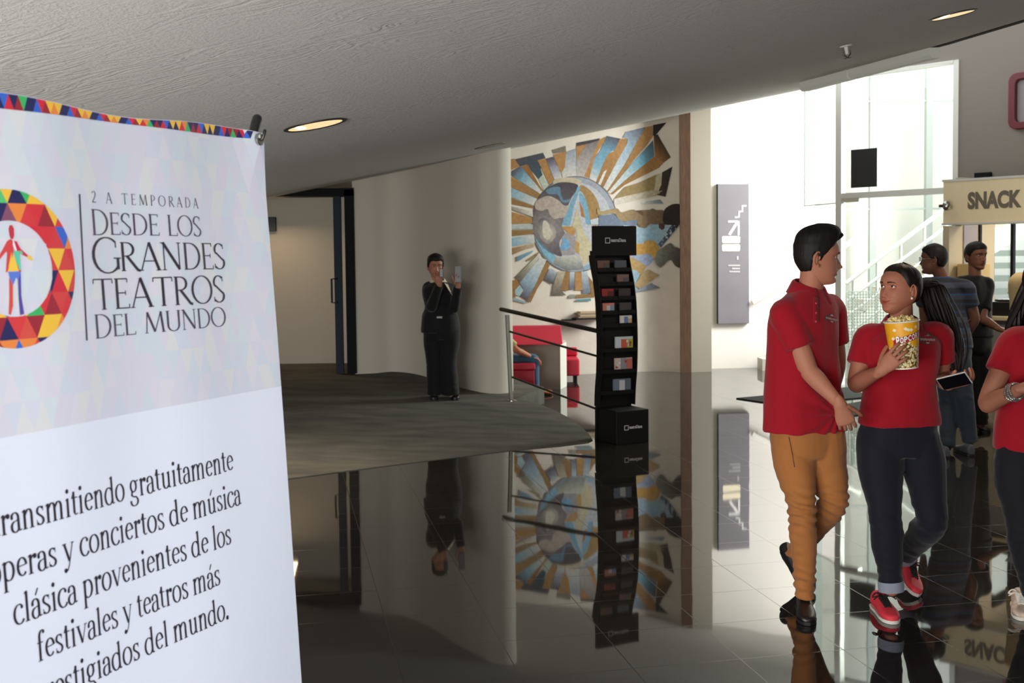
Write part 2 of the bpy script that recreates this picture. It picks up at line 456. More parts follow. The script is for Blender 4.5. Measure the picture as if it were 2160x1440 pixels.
bmesh.ops.triangulate(bmx, faces=[f]); bmesh.ops.subdivide_edges(bmx, edges=bmx.edges[:], cuts=5, use_grid_fill=True)
ext = bmesh.ops.extrude_face_region(bmx, geom=bmx.faces[:])
topv = [e for e in ext['geom'] if isinstance(e, bmesh.types.BMVert)]
def carpet_z(x, y): return 0.006 + min(ramp_z(x, y), 0.29)
for v in topv: v.co.z = carpet_z(v.co.x, v.co.y)
me = bpy.data.meshes.new('carpet'); bmx.to_mesh(me); bmx.free()
CARPET = link('carpet', me, M_CARPET, smooth=False)
CARPET.name = 'floor_carpet'; CARPET['kind'] = 'structure'; CARPET['label'] = 'dark grey carpet covering the gentle ramp up to the auditorium door'

# ---- left walls: door recess, curved plaster wall
def wall_loop(name, pts, h, m, z0=0.0, smooth=False):
    """closed plan outline extruded upwards; h may be a function of (x, y)"""
    hh = h if callable(h) else (lambda x, y: h)
    n = len(pts); vs = [V((p[0], p[1], z0)) for p in pts] + [V((p[0], p[1], hh(p[0], p[1]))) for p in pts]
    mb = MB(); mb.add(vs, [(i, (i + 1) % n, n + (i + 1) % n, n + i) for i in range(n)] + [tuple(range(n, 2 * n))])
    return struct(name, mb, m, smooth)
JX, JY = -1.85, 13.05                                    # right jamb of the auditorium door
px_base = [(752, 790), (790, 786), (830, 784), (870, 788), (905, 797), (940, 808), (970, 818), (1012, 828)]
curve_pts = [ramp_pt(*p) for p in px_base]
curve_pts[0] = V((JX, JY, 0))
rows2 = catmull([(p.x, p.y) for p in curve_pts], 5)
e0 = V((rows2[-1][0], rows2[-1][1])); d0 = (V(rows2[-1]) - V(rows2[-4])).normalized()
nrm = V((d0.y, -d0.x))                                   # towards the hall
RAD = 0.21; cc = e0 - nrm * RAD
a0 = atan2(nrm.y, nrm.x)
arc = [(cc.x + RAD * cos(a0 + t), cc.y + RAD * sin(a0 + t)) for t in [pi * k / 18 for k in range(19)]]
back2 = [(p[0] - 0.0, p[1] + 0.75) for p in rows2[-4::-1]]
CURVE_END = arc
struct_h = lambda x, y: ceil_z(x, y) + 0.12
wall_loop('wall_curved', [tuple(p) for p in rows2] + arc[1:] + back2 + [(JX, JY + 0.9)], struct_h, M_CREAM, smooth=True)
wall_loop('wall_recess', [(-6.8, 14.35), (-1.7, 14.35), (-1.7, 14.6), (-6.8, 14.6)], struct_h, M_CREAM)
wall_loop('wall_recess_side', [(JX - 0.02, 13.3), (JX + 0.2, 13.3), (JX + 0.2, 14.4), (JX - 0.02, 14.4)], struct_h, M_CREAM)
wall_loop('wall_left', [(-7.0, -6.5), (-6.8, -6.5), (-6.8, 14.6), (-7.0, 14.6)], struct_h, M_CREAM)
wall_loop('wall_auditorium', [(-6.8, 13.0), (-3.55, 13.0), (-3.55, 13.25), (-6.8, 13.25)], struct_h, M_CREAM)
# door: black steel frame, glazed leaf with a blue grey stile and a long pull
zd = 0.296
mb = MB(); mb.box((JX - 0.085, JY - 0.06, zd), (JX + 0.02, JY + 0.22, 2.44)); mb.box((-3.55, JY - 0.06, 2.37), (JX + 0.02, JY + 0.22, 2.46)); mb.box((-3.55, JY - 0.06, zd), (-3.45, JY + 0.22, 2.44))
DOOR = struct('door_1', mb, M_BLACKSTEEL, label='black steel door frame at the top of the carpeted ramp')
sx = at(713, 600, JY).x
mb = MB(); mb.box((sx - 0.045, JY + 0.02, zd), (sx + 0.045, JY + 0.07, 2.37)); link('door_stile', mb, M_DKBLUE, DOOR, False)
mb = MB(); mb.box((-3.45, JY + 0.035, zd + 0.01), (sx - 0.045, JY + 0.047, 2.37)); link('door_glass', mb, glass_mat('thin door glass', (.96, .96, .95), 0.0), DOOR, False)
h0, h1 = at(700, 588, JY - 0.03), at(703, 638, JY - 0.03)
hx = h0.x
mb = MB(); mb.tube([(sx - 0.02, JY + 0.02, h0.z), (sx - 0.02, JY - 0.05, h0.z), (hx, JY - 0.05, h0.z), (hx, JY - 0.05, h1.z), (sx - 0.02, JY - 0.05, h1.z), (sx - 0.02, JY + 0.02, h1.z)], 0.012, 8)
link('door_handle', mb, M_DKBLUE, DOOR)
# ---- mural wall, strip, pillar, white wall
def mural_y(x): return 15.44 + 0.29 * (x - 0.913)
MW1 = 2.36
mur = [(-1.4, mural_y(-1.4))] + [(x, mural_y(x)) for x in (0.0, 1.0, 1.9)]
for k in range(1, 9):                                     # the wall curls towards the hall at its right end
    x = 1.9 + 0.46 * k / 8; mur.append((x, mural_y(x) - 0.30 * (k / 8) ** 2))
mural_front = mur[:]
def wall_front_y(x):
    for (a, b), (c, d) in zip(mural_front, mural_front[1:]):
        if a <= x <= c: return lerp(b, d, (x - a) / (c - a))
    return mural_front[-1][1]
wall_loop('wall_mural', mur + [(2.36, 16.6), (-1.4, 16.6)], struct_h, mat('off white mural wall', (214, 207, 194), 0.8, bump=(40, 0.25, 0.006), var=(5, 0.05)), smooth=True)
wall_loop('trim_1', [(2.35, 15.52), (2.495, 15.50), (2.495, 16.6), (2.35, 16.6)], struct_h, M_BROWN)
wall_loop('wall_pillar', [(2.495, 15.55), (2.80, 15.62), (2.80, 16.9), (2.495, 16.9)], struct_h, M_BEIGE)
WP0, WD = V((2.80, 16.0, 0)), V((1, 0.15, 0)).normalized()
def white_y(x): return 16.0 + 0.15 * (x - 2.8)
wall_loop('wall_back', [(2.80, white_y(2.8)), (4.42, white_y(4.42)), (4.42, 17.0), (2.80, 17.0)], 5.2, M_WHITE)
# far side of the stairwell: white wall running on behind the glass
wall_loop('wall_stairwell', [(4.42, 17.6), (12, 18.8), (12, 19.1), (4.42, 17.9)], 7.0, M_WHITE)
# ---- grey wall over the glass front and the kiosk, along the glass line
G0 = V((4.08, 13.9)); GD = V((0.69, -0.72)).normalized(); GN = V((-GD.y * -1, GD.x * -1))
GN = V((-0.72, -0.69)).normalized()                       # towards the hall
def gpt(s, off=0.0, z=0.0): p = G0 + GD * s + GN * off; return V((p.x, p.y, z))
def g_at(px, py, off=0.0):
    p = on_plane(px, py, gpt(0, off), (GN.x, GN.y, 0)); return p
def g_s(px, py=500): p = g_at(px, py); return (V((p.x, p.y)) - G0).dot(GD)
s_end = g_s(2010)
zt0 = g_at(1775, 172).z; zt1 = g_at(2010, 115).z
ztop = (zt0 + zt1) / 2
mb = MB()
def gslab(mb, s0, s1, z0, z1, o0, o1, mi=0):
    mb.prism([gpt(s0, o0, z0), gpt(s1, o0, z0), gpt(s1, o1, z0), gpt(s0, o1, z0)], (0, 0, z1 - z0), mi)
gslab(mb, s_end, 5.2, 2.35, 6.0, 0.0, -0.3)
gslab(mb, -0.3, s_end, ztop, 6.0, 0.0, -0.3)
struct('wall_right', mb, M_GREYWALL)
# glass front
mb = MB()
for s in (0.0,): gslab(mb, s - 0.03, s + 0.05, 0, ztop, 0.03, -0.07)
gslab(mb, 0.05, s_end, g_at(1880, 408).z - 0.035, g_at(1880, 408).z + 0.035, 0.02, -0.05)
gslab(mb, s_end, s_end + 0.06, 0, ztop, 0.02, -0.06)
gslab(mb, -0.03, s_end, ztop - 0.03, ztop, 0.03, -0.06)
WIN = struct('window_1', mb, M_ALU, label='aluminium frame of the tall glass front beside the snack kiosk')
mb = MB(); gslab(mb, 0.05, s_end, 0.02, ztop - 0.03, -0.01, -0.02); link('glass_pane', mb, M_GLASS, WIN, False)
mb = MB(); gslab(mb, 0.06, 0.30, g_at(1800, 421).z - 0.03, g_at(1800, 421).z + 0.02, 0.05, -0.05); link('door_closer', mb, M_STEEL, WIN, False)
# loose glass wing left of the frame post
q0 = at(1697, 300, 14.6); q1 = gpt(-0.03)
zb = at(1735, 431, 14.2).z
mb = MB(); mb.prism([(q0.x, q0.y, zb), (q1.x, q1.y, zb), (q1.x + .008, q1.y + .008, zb), (q0.x + .008, q0.y + .008, zb)], (0, 0, ztop - zb))
W2 = struct('window_2', mb, glass_mat('greenish glass wing', (0.86, 0.90, 0.87)), label='clear glass wing left of the aluminium post')
mb = MB(); mb.bar((q0.x, q0.y, zb), (q0.x, q0.y, ztop), 0.012, 0.012); mb.bar((q0.x, q0.y, zb), (q1.x, q1.y, zb), 0.012, 0.012)
link('glass_edge', mb, mat('green glass edge', (150, 170, 160), 0.3), W2, False)
# ceiling edge: fascia and aluminium track along the rim of the slab
rim = [(xmax(y), y) for y in [7.0, 7.3, 7.6, 8.15, 8.7, 9.2, 9.7, 10.2]]
mb = MB()
mb.loft([[V((x, y, ceil_z(x, y) - 0.005)), V((x + 0.05, y, ceil_z(x, y) - 0.005)), V((x + 0.05, y, ceil_z(x, y) + 0.24)), V((x, y, ceil_z(x, y) + 0.24))] for x, y in rim])
struct('trim_2', mb, M_BLACKSTEEL)

# unseen walls added behind and right of camera to keep sky light off people
mb = MB(); mb.box((1.2, -6.6, 0), (9.3, -6.4, 6.0)); struct('wall_block_back', mb, M_GREYWALL)
mb = MB(); mb.box((9.1, -6.4, 0), (9.3, 8.4, 6.0)); struct('wall_block_right', mb, M_GREYWALL)
# ================================================================== LETTERING (broad nib strokes)
def arc_(cx, cy, rx, ry, a0, a1, n=10):
    return [(cx + rx * cos(radians(a0 + (a1 - a0) * k / n)), cy + ry * sin(radians(a0 + (a1 - a0) * k / n))) for k in range(n + 1)]
def foot(x, y=0.0, w=.17): return ([(x - w, y + .02), (x + w, y + .02)], .05)
def flag(x, y): return ([(x - .16, y - .1), (x + .05, y - .005)], .06)
def stem(x, y0, y1): return ([(x, y0), (x, y1)], .17)
def dot(x, y, r=.10): return (arc_(x, y, r * .5, r * .5, 0, 360, 8), r)
LOW = {
 'a': (.80, [(arc_(.36, .70, .24, .28, 165, 10, 7) + [(.60, .55), (.60, .12), (.66, .03), (.80, .08)], 0), (arc_(.36, .26, .25, .28, 95, 320, 9), 0), ([(.60, .60), (.36, .54)], .06), dot(.15, .74)]),
 'c': (.78, [(arc_(.46, .50, .36, .50, 55, 325, 14), 0), dot(.66, .84)]),
 'd': (1.0, [(arc_(.44, .48, .34, .48, 40, 335, 14), 0), ([(.74, 1.55), (.74, .1), (.80, .02), (.93, .06)], 0), flag(.74, 1.55)]),
 'e': (.80, [([(.12, .56), (.72, .60)] + arc_(.44, .52, .30, .46, 10, 320, 14), 0)]),
 'f': (.62, [([(.28, 0), (.28, 1.2)] + arc_(.50, 1.22, .22, .34, 180, 55, 7), 0), ([(.08, .95), (.52, .95)], .06), foot(.28), dot(.60, 1.46)]),
 'g': (.90, [(arc_(.40, .66, .25, .33, 0, 360, 14), 0), ([(.26, .36), (.20, .16), (.34, .06), (.60, .02), (.74, -.16)] + arc_(.42, -.24, .32, .24, 0, -200, 9), 0), ([(.58, .88), (.84, .96)], .08)]),
 'i': (.50, [stem(.25, 0, 1), foot(.25), flag(.25, 1), dot(.25, 1.38, .13)]),
 'l': (.50, [stem(.25, 0, 1.55), foot(.25), flag(.25, 1.55)]),
 'm': (1.52, [stem(.24, 0, 1), flag(.24, 1), foot(.24), ([(.24, .70)] + arc_(.54, .72, .20, .27, 120, 0, 7) + [(.74, 0)], 0), foot(.74), ([(.74, .70)] + arc_(1.04, .72, .20, .27, 120, 0, 7) + [(1.24, 0)], 0), foot(1.24)]),
 'n': (1.0, [stem(.24, 0, 1), flag(.24, 1), foot(.24), ([(.24, .70)] + arc_(.54, .70, .20, .29, 120, 0, 7) + [(.74, 0)], 0), foot(.74)]),
 'o': (.92, [(arc_(.46, .50, .36, .49, 0, 360, 20), 0)]),
 'p': (1.0, [stem(.24, -.5, 1), flag(.24, 1), foot(.24, -.52), (arc_(.50, .50, .34, .48, 145, -150, 14), 0)]),
 'r': (.68, [stem(.24, 0, 1), flag(.24, 1), foot(.24), ([(.24, .66), (.38, .90), (.50, .96)], .09), dot(.56, .88, .14)]),
 's': (.70, [(arc_(.36, .74, .21, .23, 35, 200, 7) + [(.28, .56), (.46, .44)] + arc_(.35, .25, .23, .22, 20, -150, 7), 0), ([(.57, .98), (.57, .72)], .05), ([(.12, .30), (.12, .02)], .05)]),
 't': (.58, [([(.26, 1.28), (.26, .18), (.34, .04), (.54, .08)], 0), ([(.06, .95), (.54, .95)], .06), ([(.10, .97), (.28, 1.28)], .06)]),
 'u': (1.0, [([(.24, .97), (.24, .30)] + arc_(.46, .28, .22, .26, 180, 330, 7), 0), ([(.74, .97), (.74, .1), (.80, .03), (.92, .06)], 0), flag(.24, 1), flag(.74, 1)]),
 'v': (.92, [([(.16, .97), (.48, .02)], .16), ([(.48, .02), (.80, .97)], .06), foot(.16, .95, .15), foot(.80, .95, .12)]),
 'y': (.92, [([(.16, .97), (.50, .02)], .16), ([(.80, .97), (.46, -.20), (.32, -.46), (.18, -.46)], .07), foot(.16, .95, .15), foot(.80, .95, .12), dot(.18, -.44, .13)]),
 '.': (.40, [dot(.2, .08, .15)]), ' ': (.42, []),
}
for k_, b_ in (('á', 'a'), ('ú', 'u'), ('ó', 'o')):
    LOW[k_] = (LOW[b_][0], LOW[b_][1] + [([(.40, 1.16), (.60, 1.50)], .09)])
def cst(x): return [([(x, 0), (x, 1)], .10), ([(x - .09, .015), (x + .09, .015)], .03), ([(x - .09, .985), (x + .09, .985)], .03)]
CAP = {
 'A': (.86, [([(.08, 0), (.42, 1)], .045), ([(.42, 1), (.78, 0)], .11), ([(.20, .34), (.66, .34)], .04), ([(.0, .015), (.17, .015)], .03), ([(.66, .015), (.88, .015)], .03)]),
 'D': (.92, cst(.16) + [([(.16, .98), (.36, .98)] + arc_(.36, .5, .46, .48, 90, -90, 14) + [(.16, .02)], -1)]),
 'E': (.62, cst(.14) + [([(.14, .98), (.54, .98)], .04), ([(.14, .52), (.46, .52)], .04), ([(.14, .02), (.58, .02)], .04), ([(.54, .99), (.54, .86)], .035), ([(.58, .01), (.58, .15)], .035), ([(.46, .60), (.46, .44)], .03)]),
 'G': (.96, [(arc_(.54, .5, .46, .50, 48, 325, 16), -1), ([(.90, .10), (.90, .42)], .09), ([(.76, .42), (1.0, .42)], .035), ([(.85, .88), (.85, .72)], .035)]),
 'L': (.60, cst(.14) + [([(.14, .02), (.58, .02)], .04), ([(.58, .01), (.58, .16)], .035)]),
 'M': (1.08, [([(.10, 0), (.18, 1)], .05), ([(.18, 1), (.54, .05)], .11), ([(.54, .05), (.88, 1)], .045), ([(.88, 1), (.98, 0)], .11), ([(.02, .015), (.19, .015)], .03), ([(.88, .015), (1.08, .015)], .03)]),
 'N': (.92, [([(.14, 0), (.14, 1)], .045), ([(.12, 1), (.78, .02)], .11), ([(.78, 1), (.78, .02)], .045), ([(.05, .015), (.23, .015)], .03), ([(.69, .985), (.87, .985)], .03), ([(.02, .985), (.14, .985)], .03)]),
 'O': (1.02, [(arc_(.51, .5, .45, .50, 0, 360, 24), -1)]),
 'P': (.64, cst(.14) + [([(.14, .98), (.30, .98)] + arc_(.30, .73, .28, .25, 90, -95, 10) + [(.14, .47)], -1)]),
 'R': (.76, cst(.14) + [([(.14, .98), (.30, .98)] + arc_(.30, .75, .26, .23, 90, -95, 10) + [(.14, .51)], -1), ([(.30, .52), (.70, .03), (.80, .01)], .10)]),
 'S': (.60, [(arc_(.31, .75, .22, .24, 40, 205, 8) + [(.22, .58), (.40, .42)] + arc_(.29, .25, .24, .24, 20, -145, 8), -1), ([(.50, .96), (.50, .78)], .035), ([(.07, .22), (.07, .04)], .035)]),
 'T': (.80, [([(.40, 0), (.40, 1)], .10), ([(.04, .98), (.76, .98)], .04), ([(.04, .99), (.03, .84)], .035), ([(.76, .99), (.77, .84)], .035), ([(.31, .015), (.49, .015)], .03)]),
 'U': (.90, [([(.16, 1), (.16, .32)] + arc_(.46, .30, .30, .30, 180, 360, 10) + [(.76, 1)], -1), ([(.06, .985), (.26, .985)], .03), ([(.67, .985), (.85, .985)], .03)]),
 '2': (.60, [(arc_(.28, .74, .22, .24, 160, -20, 9) + [(.40, .45), (.06, .04)], -1), ([(.05, .03), (.55, .03)], .07)]), ' ': (.45, []),
}
def ribbon(pts, w, thick, thin):
    """left/right outline of a pen stroke; w 0 lower case nib, -1 capital nib, else fixed width"""
    out = []; n = len(pts)
    for i, p in enumerate(pts):
        a = pts[max(i - 1, 0)]; b = pts[min(i + 1, n - 1)]
        if n > 2 and pts[0] == pts[-1] and i in (0, n - 1): a, b = pts[-2], pts[1]
        dx, dy = b[0] - a[0], b[1] - a[1]; l = sqrt(dx * dx + dy * dy) or 1; dx /= l; dy /= l
        ww = w if w > 0 else sqrt((thick * dy) ** 2 + (thin * dx) ** 2)
        out.append(((p[0] - dy * ww / 2, p[1] + dx * ww / 2), (p[0] + dy * ww / 2, p[1] - dx * ww / 2)))
    return out
def text_width(s, F, track=0.0): return sum(F[c][0] + track for c in s) - track
def write(mb, s, F, place, x, base, size, wide, mi=0, track=0.0):
    """lay a line of strokes: place(u, v) -> world point; wide = horizontal scale"""
    for c in s:
        adv, strokes = F[c]
        for pts, w in strokes:
            rb = ribbon(pts, w, .17 if w == 0 else .10, .055 if w == 0 else .035)
            L_ = [place(x + a[0] * wide, base + a[1] * size) for a, b in rb]; R_ = [place(x + b[0] * wide, base + b[1] * size) for a, b in rb]
            n = len(rb); mb.add(L_ + R_, [(i, i + 1, n + i + 1, n + i) for i in range(n - 1)], mi)
        x += (adv + track) * wide
    return x

# ================================================================== BANNER
BU = V((.398, .917, 0)).normalized(); BP = at(548, 285, 2.3)
_r = ray(637, 1440); BP1 = EYE + _r * ((BP - EYE).dot(BU) / _r.dot(BU))
BE = (BP1 - BP).normalized(); BN = BU.cross(BE)
if BN.dot(EYE - BP) < 0: BN = -BN
BW, BH = 0.90, 1.76
def bwave(u, e):
    return 0.0035 * sin(u * 21 + 1.0) * exp(-((e - .25) / .5) ** 2) + 0.003 * sin(u * 9 + e * 3) + 0.010 * exp(-((u + .02) / .03) ** 2) * exp(-((e - .02) / .06) ** 2)
def bpt(u, e, off=0.0, dz=0.0): return BP + BU * u + BE * e + BN * (bwave(u, e) + off)
def top_edge(u): return 0.004 * sin((u + .05) * 13) - 0.002 + 0.008 * max(0, min(1, (-u - .05) / .3)) - 0.004
c_ = lambda r, g, b: srgb(r, g, b)
BANNER = thing('standing_banner', 'tall white printed banner with coloured triangles leaning on a pole stand', 'banner', (BP.x - .35, BP.y - .75, 0))
sheet = MB()
PASTEL = [tuple(int(.5 * a + .5 * b) for a, b in zip(q, (207, 207, 214))) for q in [(205, 206, 216), (196, 208, 214), (213, 202, 217), (216, 214, 204), (202, 213, 214), (209, 201, 212), (197, 203, 216), (217, 208, 214)]]
rb_ = random.Random(3)
NU = 26; du = BW / NU
es = [0.0] + [0.022 + 0.0495 * i for i in range(11)]
for k in range(len(es) - 1):
    for i in range(-1, NU + 1):
        h = du / 2 * (k % 2)
        for tri in (((i * du + h, 0), ((i + 1) * du + h, 0), ((i + .5) * du + h, 1)), (((i + .5) * du + h, 1), ((i + 1.5) * du + h, 1), ((i + 1) * du + h, 0))):
            pc = srgb(*rb_.choice(PASTEL)); pts = []
            for uu, ee in tri:
                uu = clamp(uu, 0, BW) - BW; e = es[k + ee]
                if e == 0.0: e = top_edge(uu)
                pts.append((uu, e))
            area = abs((pts[1][0] - pts[0][0]) * (pts[2][1] - pts[0][1]) - (pts[2][0] - pts[0][0]) * (pts[1][1] - pts[0][1]))
            if area > 1e-7: sheet.add([bpt(*p) for p in pts], [(0, 1, 2)], 0, [pc] * 3)
ez = es[-1]; NE = 14
lo = srgb(222, 224, 234)
vs = [bpt(-BW + BW * i / NU, lerp(ez, BH, j / NE)) for j in range(NE + 1) for i in range(NU + 1)]
sheet.add(vs, [(j * (NU + 1) + i, j * (NU + 1) + i + 1, (j + 1) * (NU + 1) + i + 1, (j + 1) * (NU + 1) + i) for j in range(NE) for i in range(NU)], 0, [lo] * len(vs))
# printed edge of triangles along the top
NAVY, BLUE, RED, DRED, YEL, ORA, GRN, PINK = (38, 38, 84), (52, 98, 190), (204, 42, 58), (150, 40, 52), (234, 184, 62), (226, 130, 62), (58, 172, 96), (220, 92, 104)
seq = [NAVY, YEL, NAVY, NAVY, BLUE, RED, NAVY, DRED, GRN, NAVY, NAVY, BLUE, RED, DRED, YEL, ORA, YEL, NAVY, NAVY, BLUE, RED, DRED, YEL, ORA, YEL, NAVY, NAVY, BLUE, RED, DRED, YEL, ORA, YEL, NAVY,
       NAVY, BLUE, RED, DRED, YEL, RED, ORA, GRN, NAVY, DRED, NAVY, RED, BLUE, NAVY, YEL, NAVY, YEL, RED, ORA, GRN, NAVY, DRED, NAVY, RED, BLUE, NAVY, YEL, NAVY, YEL, NAVY, NAVY, BLUE, RED, NAVY, DRED, GRN, DRED, NAVY, RED, BLUE, NAVY]
u0, u1 = -BW + .002, -0.032; w_ = (u1 - u0) / (len(seq) / 2 + .5)
pre = [NAVY, BLUE, RED, DRED, YEL, ORA, YEL, NAVY, NAVY, BLUE, RED, DRED, YEL, ORA, YEL, NAVY, NAVY, BLUE, RED, NAVY, DRED, GRN, NAVY, NAVY]
full = pre + seq; w_ = (u1 - u0) / (len(full) / 2 + .5)
def ebot(u): return 0.011 + 0.012 * clamp((-u - .035) / .62)
for i, cc3 in enumerate(full):
    ua = u0 + w_ * i / 2
    if i % 2: tri = [(ua, 1), (ua + w_, 1), (ua + w_ / 2, 0)]
    else: tri = [(ua, 0), (ua + w_, 0), (ua + w_ / 2, 1)]
    sheet.add([bpt(u, ebot(u) if t else top_edge(u) + .001, .0006) for u, t in tri], [(0, 1, 2)], 0, [srgb(*cc3)] * 3)
# ring of triangles with the singer's figure
RU, RE, RO, RI = -0.656, 0.266, 0.121, 0.073
ringcols = [NAVY, BLUE, (206, 66, 62), NAVY, DRED, GRN, (206, 50, 58), YEL, ORA, YEL, NAVY, (92, 110, 196), RED, (84, 194, 148), YEL, (206, 58, 62), (206, 58, 62), NAVY, ORA, YEL, DRED, RED, ORA, (206, 66, 62), (92, 92, 170), (88, 186, 112), (130, 76, 100), (206, 76, 64)]
rr_ = random.Random(11); hrow = 0.0345
for k in range(-4, 4):
    y0 = RE + k * hrow + .004; y1 = y0 + hrow
    for i in range(-9, 9):
        for up in (0, 1):
            xo = RU + i * .034 + (.017 if k % 2 else 0)
            tri = [(xo, y1), (xo + .034, y1), (xo + .017, y0)] if up else [(xo + .017, y0), (xo + .051, y0), (xo + .034, y1)]
            cc3 = rr_.choice(ringcols); N_ = 5
            for a in range(N_):                      # small cells, kept where they fall inside the ring
                for b in range(N_ - a):
                    for t_ in ((a, b, 0), (a, b, 1)):
                        def P_(i_, j_):
                            l1, l2 = i_ / N_, j_ / N_; return (tri[0][0] * (1 - l1 - l2) + tri[1][0] * l1 + tri[2][0] * l2, tri[0][1] * (1 - l1 - l2) + tri[1][1] * l1 + tri[2][1] * l2)
                        if t_[2] == 0: q = [P_(a, b), P_(a + 1, b), P_(a, b + 1)]
                        else:
                            if a + b + 2 > N_: continue
                            q = [P_(a + 1, b), P_(a + 1, b + 1), P_(a, b + 1)]
                        qs = []; ok = 0
                        for x, y in q:
                            d = sqrt((x - RU) ** 2 + (y - RE) ** 2)
                            if RI - .004 < d < RO + .004: ok += 1
                            dd = clamp(d, RI, RO) / max(d, 1e-6); qs.append((RU + (x - RU) * dd, RE + (y - RE) * dd))
                        if ok >= 2 and all(x > -BW + .003 for x, y in qs):
                            sheet.add([bpt(x, y, .0006) for x, y in qs], [(0, 1, 2)], 0, [srgb(*cc3)] * 3)
def fig(poly, col):                                   # drawn in a 100 x 190 box around the ring's middle
    sheet.poly([bpt(RU + .002 + (x - 44) * .00062, RE + (y - 93) * .00075, .0009) for x, y in poly], 0, [srgb(*col)] * len(poly))
fig([(38, 12), (42, 5), (49, 5), (53, 12), (52, 26), (48, 33), (42, 33), (39, 27)], (190, 50, 62))
fig([(40, 33), (47, 36), (47, 58), (36, 82), (24, 100), (20, 100), (28, 62), (26, 58), (6, 74), (2, 70), (22, 48), (30, 38)], (206, 66, 66))
fig([(47, 36), (58, 38), (66, 52), (86, 66), (84, 70), (62, 62), (63, 100), (56, 100)], (196, 44, 58))
fig([(45, 56), (57, 58), (64, 56), (63, 96), (58, 96)], (90, 194, 156))
fig([(66, 56), (72, 60), (70, 66), (63, 62)], (90, 194, 156))
fig([(42, 56), (58, 98), (25, 98)], (234, 190, 70))
fig([(86, 66), (96, 68), (100, 78), (92, 76), (84, 71)], (234, 190, 70))
fig([(2, 70), (6, 74), (0, 80), (-4, 76)], (220, 90, 90))
fig([(27, 99), (62, 99), (60, 128), (48, 110), (40, 122), (33, 130)], (92, 118, 200))
fig([(28, 112), (37, 122), (32, 168), (24, 186), (18, 184), (24, 150)], (208, 76, 66))
fig([(52, 118), (61, 104), (58, 150), (62, 186), (50, 186), (50, 150)], (84, 70, 150))
fig([(50, 150), (58, 150), (62, 186), (50, 188)], (150, 80, 110))
fig([(46, 36), (50, 37), (56, 56), (52, 58), (46, 46)], (226, 226, 232))
# lettering
INK = srgb(44, 36, 48); INK2 = srgb(70, 60, 78)
pl = lambda off: (lambda u, e: bpt(u, e, off))
def line(s, F, left, right, base, size, ink, caps=None):
    sheet.col = ink
    if caps is None:
        w = (right - left) / text_width(s, F)
        write(sheet, s, F, lambda u, v: bpt(u, base - v, .0009), left, 0, size, w, 0)
    else:                                              # first letter larger
        k = caps; w = (right - left) / (F[s[0]][0] * k + text_width(s[1:], F))
        x = write(sheet, s[0], F, lambda u, v: bpt(u, base - v, .0009), left, -size * (k - 1) * .28, size * k, w * k, 0)
        write(sheet, s[1:], F, lambda u, v: bpt(u, base - v, .0009), x, 0, size, w, 0)
    sheet.col = (1, 1, 1, 1)
sheet.col = INK2
wt = (.482 - .209) / text_width('2 A TEMPORADA', CAP, .42)
write(sheet, '2 A TEMPORADA', CAP, lambda u, v: bpt(u, .158 - v, .0009), -.482, 0, .019, wt, 0, .42)
sheet.col = (1, 1, 1, 1)
line('DESDE LOS', CAP, -.489, -.205, .211, .038, INK2, 1.14)
line('GRANDES', CAP, -.494, -.138, .273, .050, INK, 1.2)
line('TEATROS', CAP, -.496, -.147, .337, .052, INK)
line('DEL MUNDO', CAP, -.500, -.151, .383, .037, INK2, 1.08)
sheet.col = INK; sheet.quad(bpt(-.5125, .146, .0009), bpt(-.5090, .146, .0009), bpt(-.5175, .385, .0009), bpt(-.521, .385, .0009)); sheet.col = (1, 1, 1, 1)
for s_, l_, r_, b_ in (('transmitiendo gratuitamente', -.732, -.168, .660), ('óperas y conciertos de música', -.746, -.154, .729), ('clásica provenientes de los', -.707, -.193, .797),
                       ('festivales y teatros más', -.669, -.234, .864), ('prestigiados del mundo.', -.684, -.218, .932)):
    line(s_, LOW, l_, r_, b_, .0295, srgb(40, 34, 44))
M_PRINT = attr_mat('printed banner vinyl', 0.42, 0.5, bump=(900, 0.25, 0.0006))
link('printed_sheet', sheet, M_PRINT, BANNER, smooth=True, normals=False)
# grommet and black pole stand
gm = MB(); gc = bpt(-.020, .012, .002)
gm.lathe([(.0075, 0), (.0125, 0), (.0128, .0022), (.0105, .0034), (.0075, .0022)], gc, 20, 0, BN)
link('grommet', gm, M_STEEL, BANNER)
M_BLKPL = mat('black plastic', (20, 18, 20), 0.35)
foot_c = BP + BU * (-.45) - BN * .34; foot_c.z = 0.0
def pole(name, a, b, r0=.006, r1=.009):
    mb = MB(); mb.sweep([(a, r0, r0), (lerp(V(a), V(b), .93), r0, r0), (lerp(V(a), V(b), .94), r1, r1), (b, r1, r1)], 10, sub=1); return link(name, mb, M_BLKPL, BANNER)
up_r = bpt(-.022, .012, -.016); up_l = bpt(-BW + .022, .012, -.016); dn_l = bpt(-BW + .03, BH - .04, -.02); dn_r = bpt(-.03, BH - .04, -.02)
hub = (up_r + up_l + dn_l + dn_r) / 4 - BN * .05; hub = hub + BE * .1
for tip, e_ in ((up_r, -1), (up_l, -1), (dn_l, 1), (dn_r, 1)):
    d = (tip - hub).normalized(); pole('pole', hub, tip + d * (.050 if e_ < 0 else .026), .006, .0105)
pole('pole', hub, foot_c, .008, .012)
hk = MB(); hk.sweep([(gc - BN * .006, .003, .003), (gc + BN * .007, .003, .003), (gc + BN * .013 - BE * .016 + BU * .002, .0035, .0035)], 8, sub=2)
link('hook', hk, M_BLKPL, BANNER)
hb = MB(); hb.ball(hub, .028, .028, .028, 12); link('pole_joint', hb, M_BLKPL, BANNER)
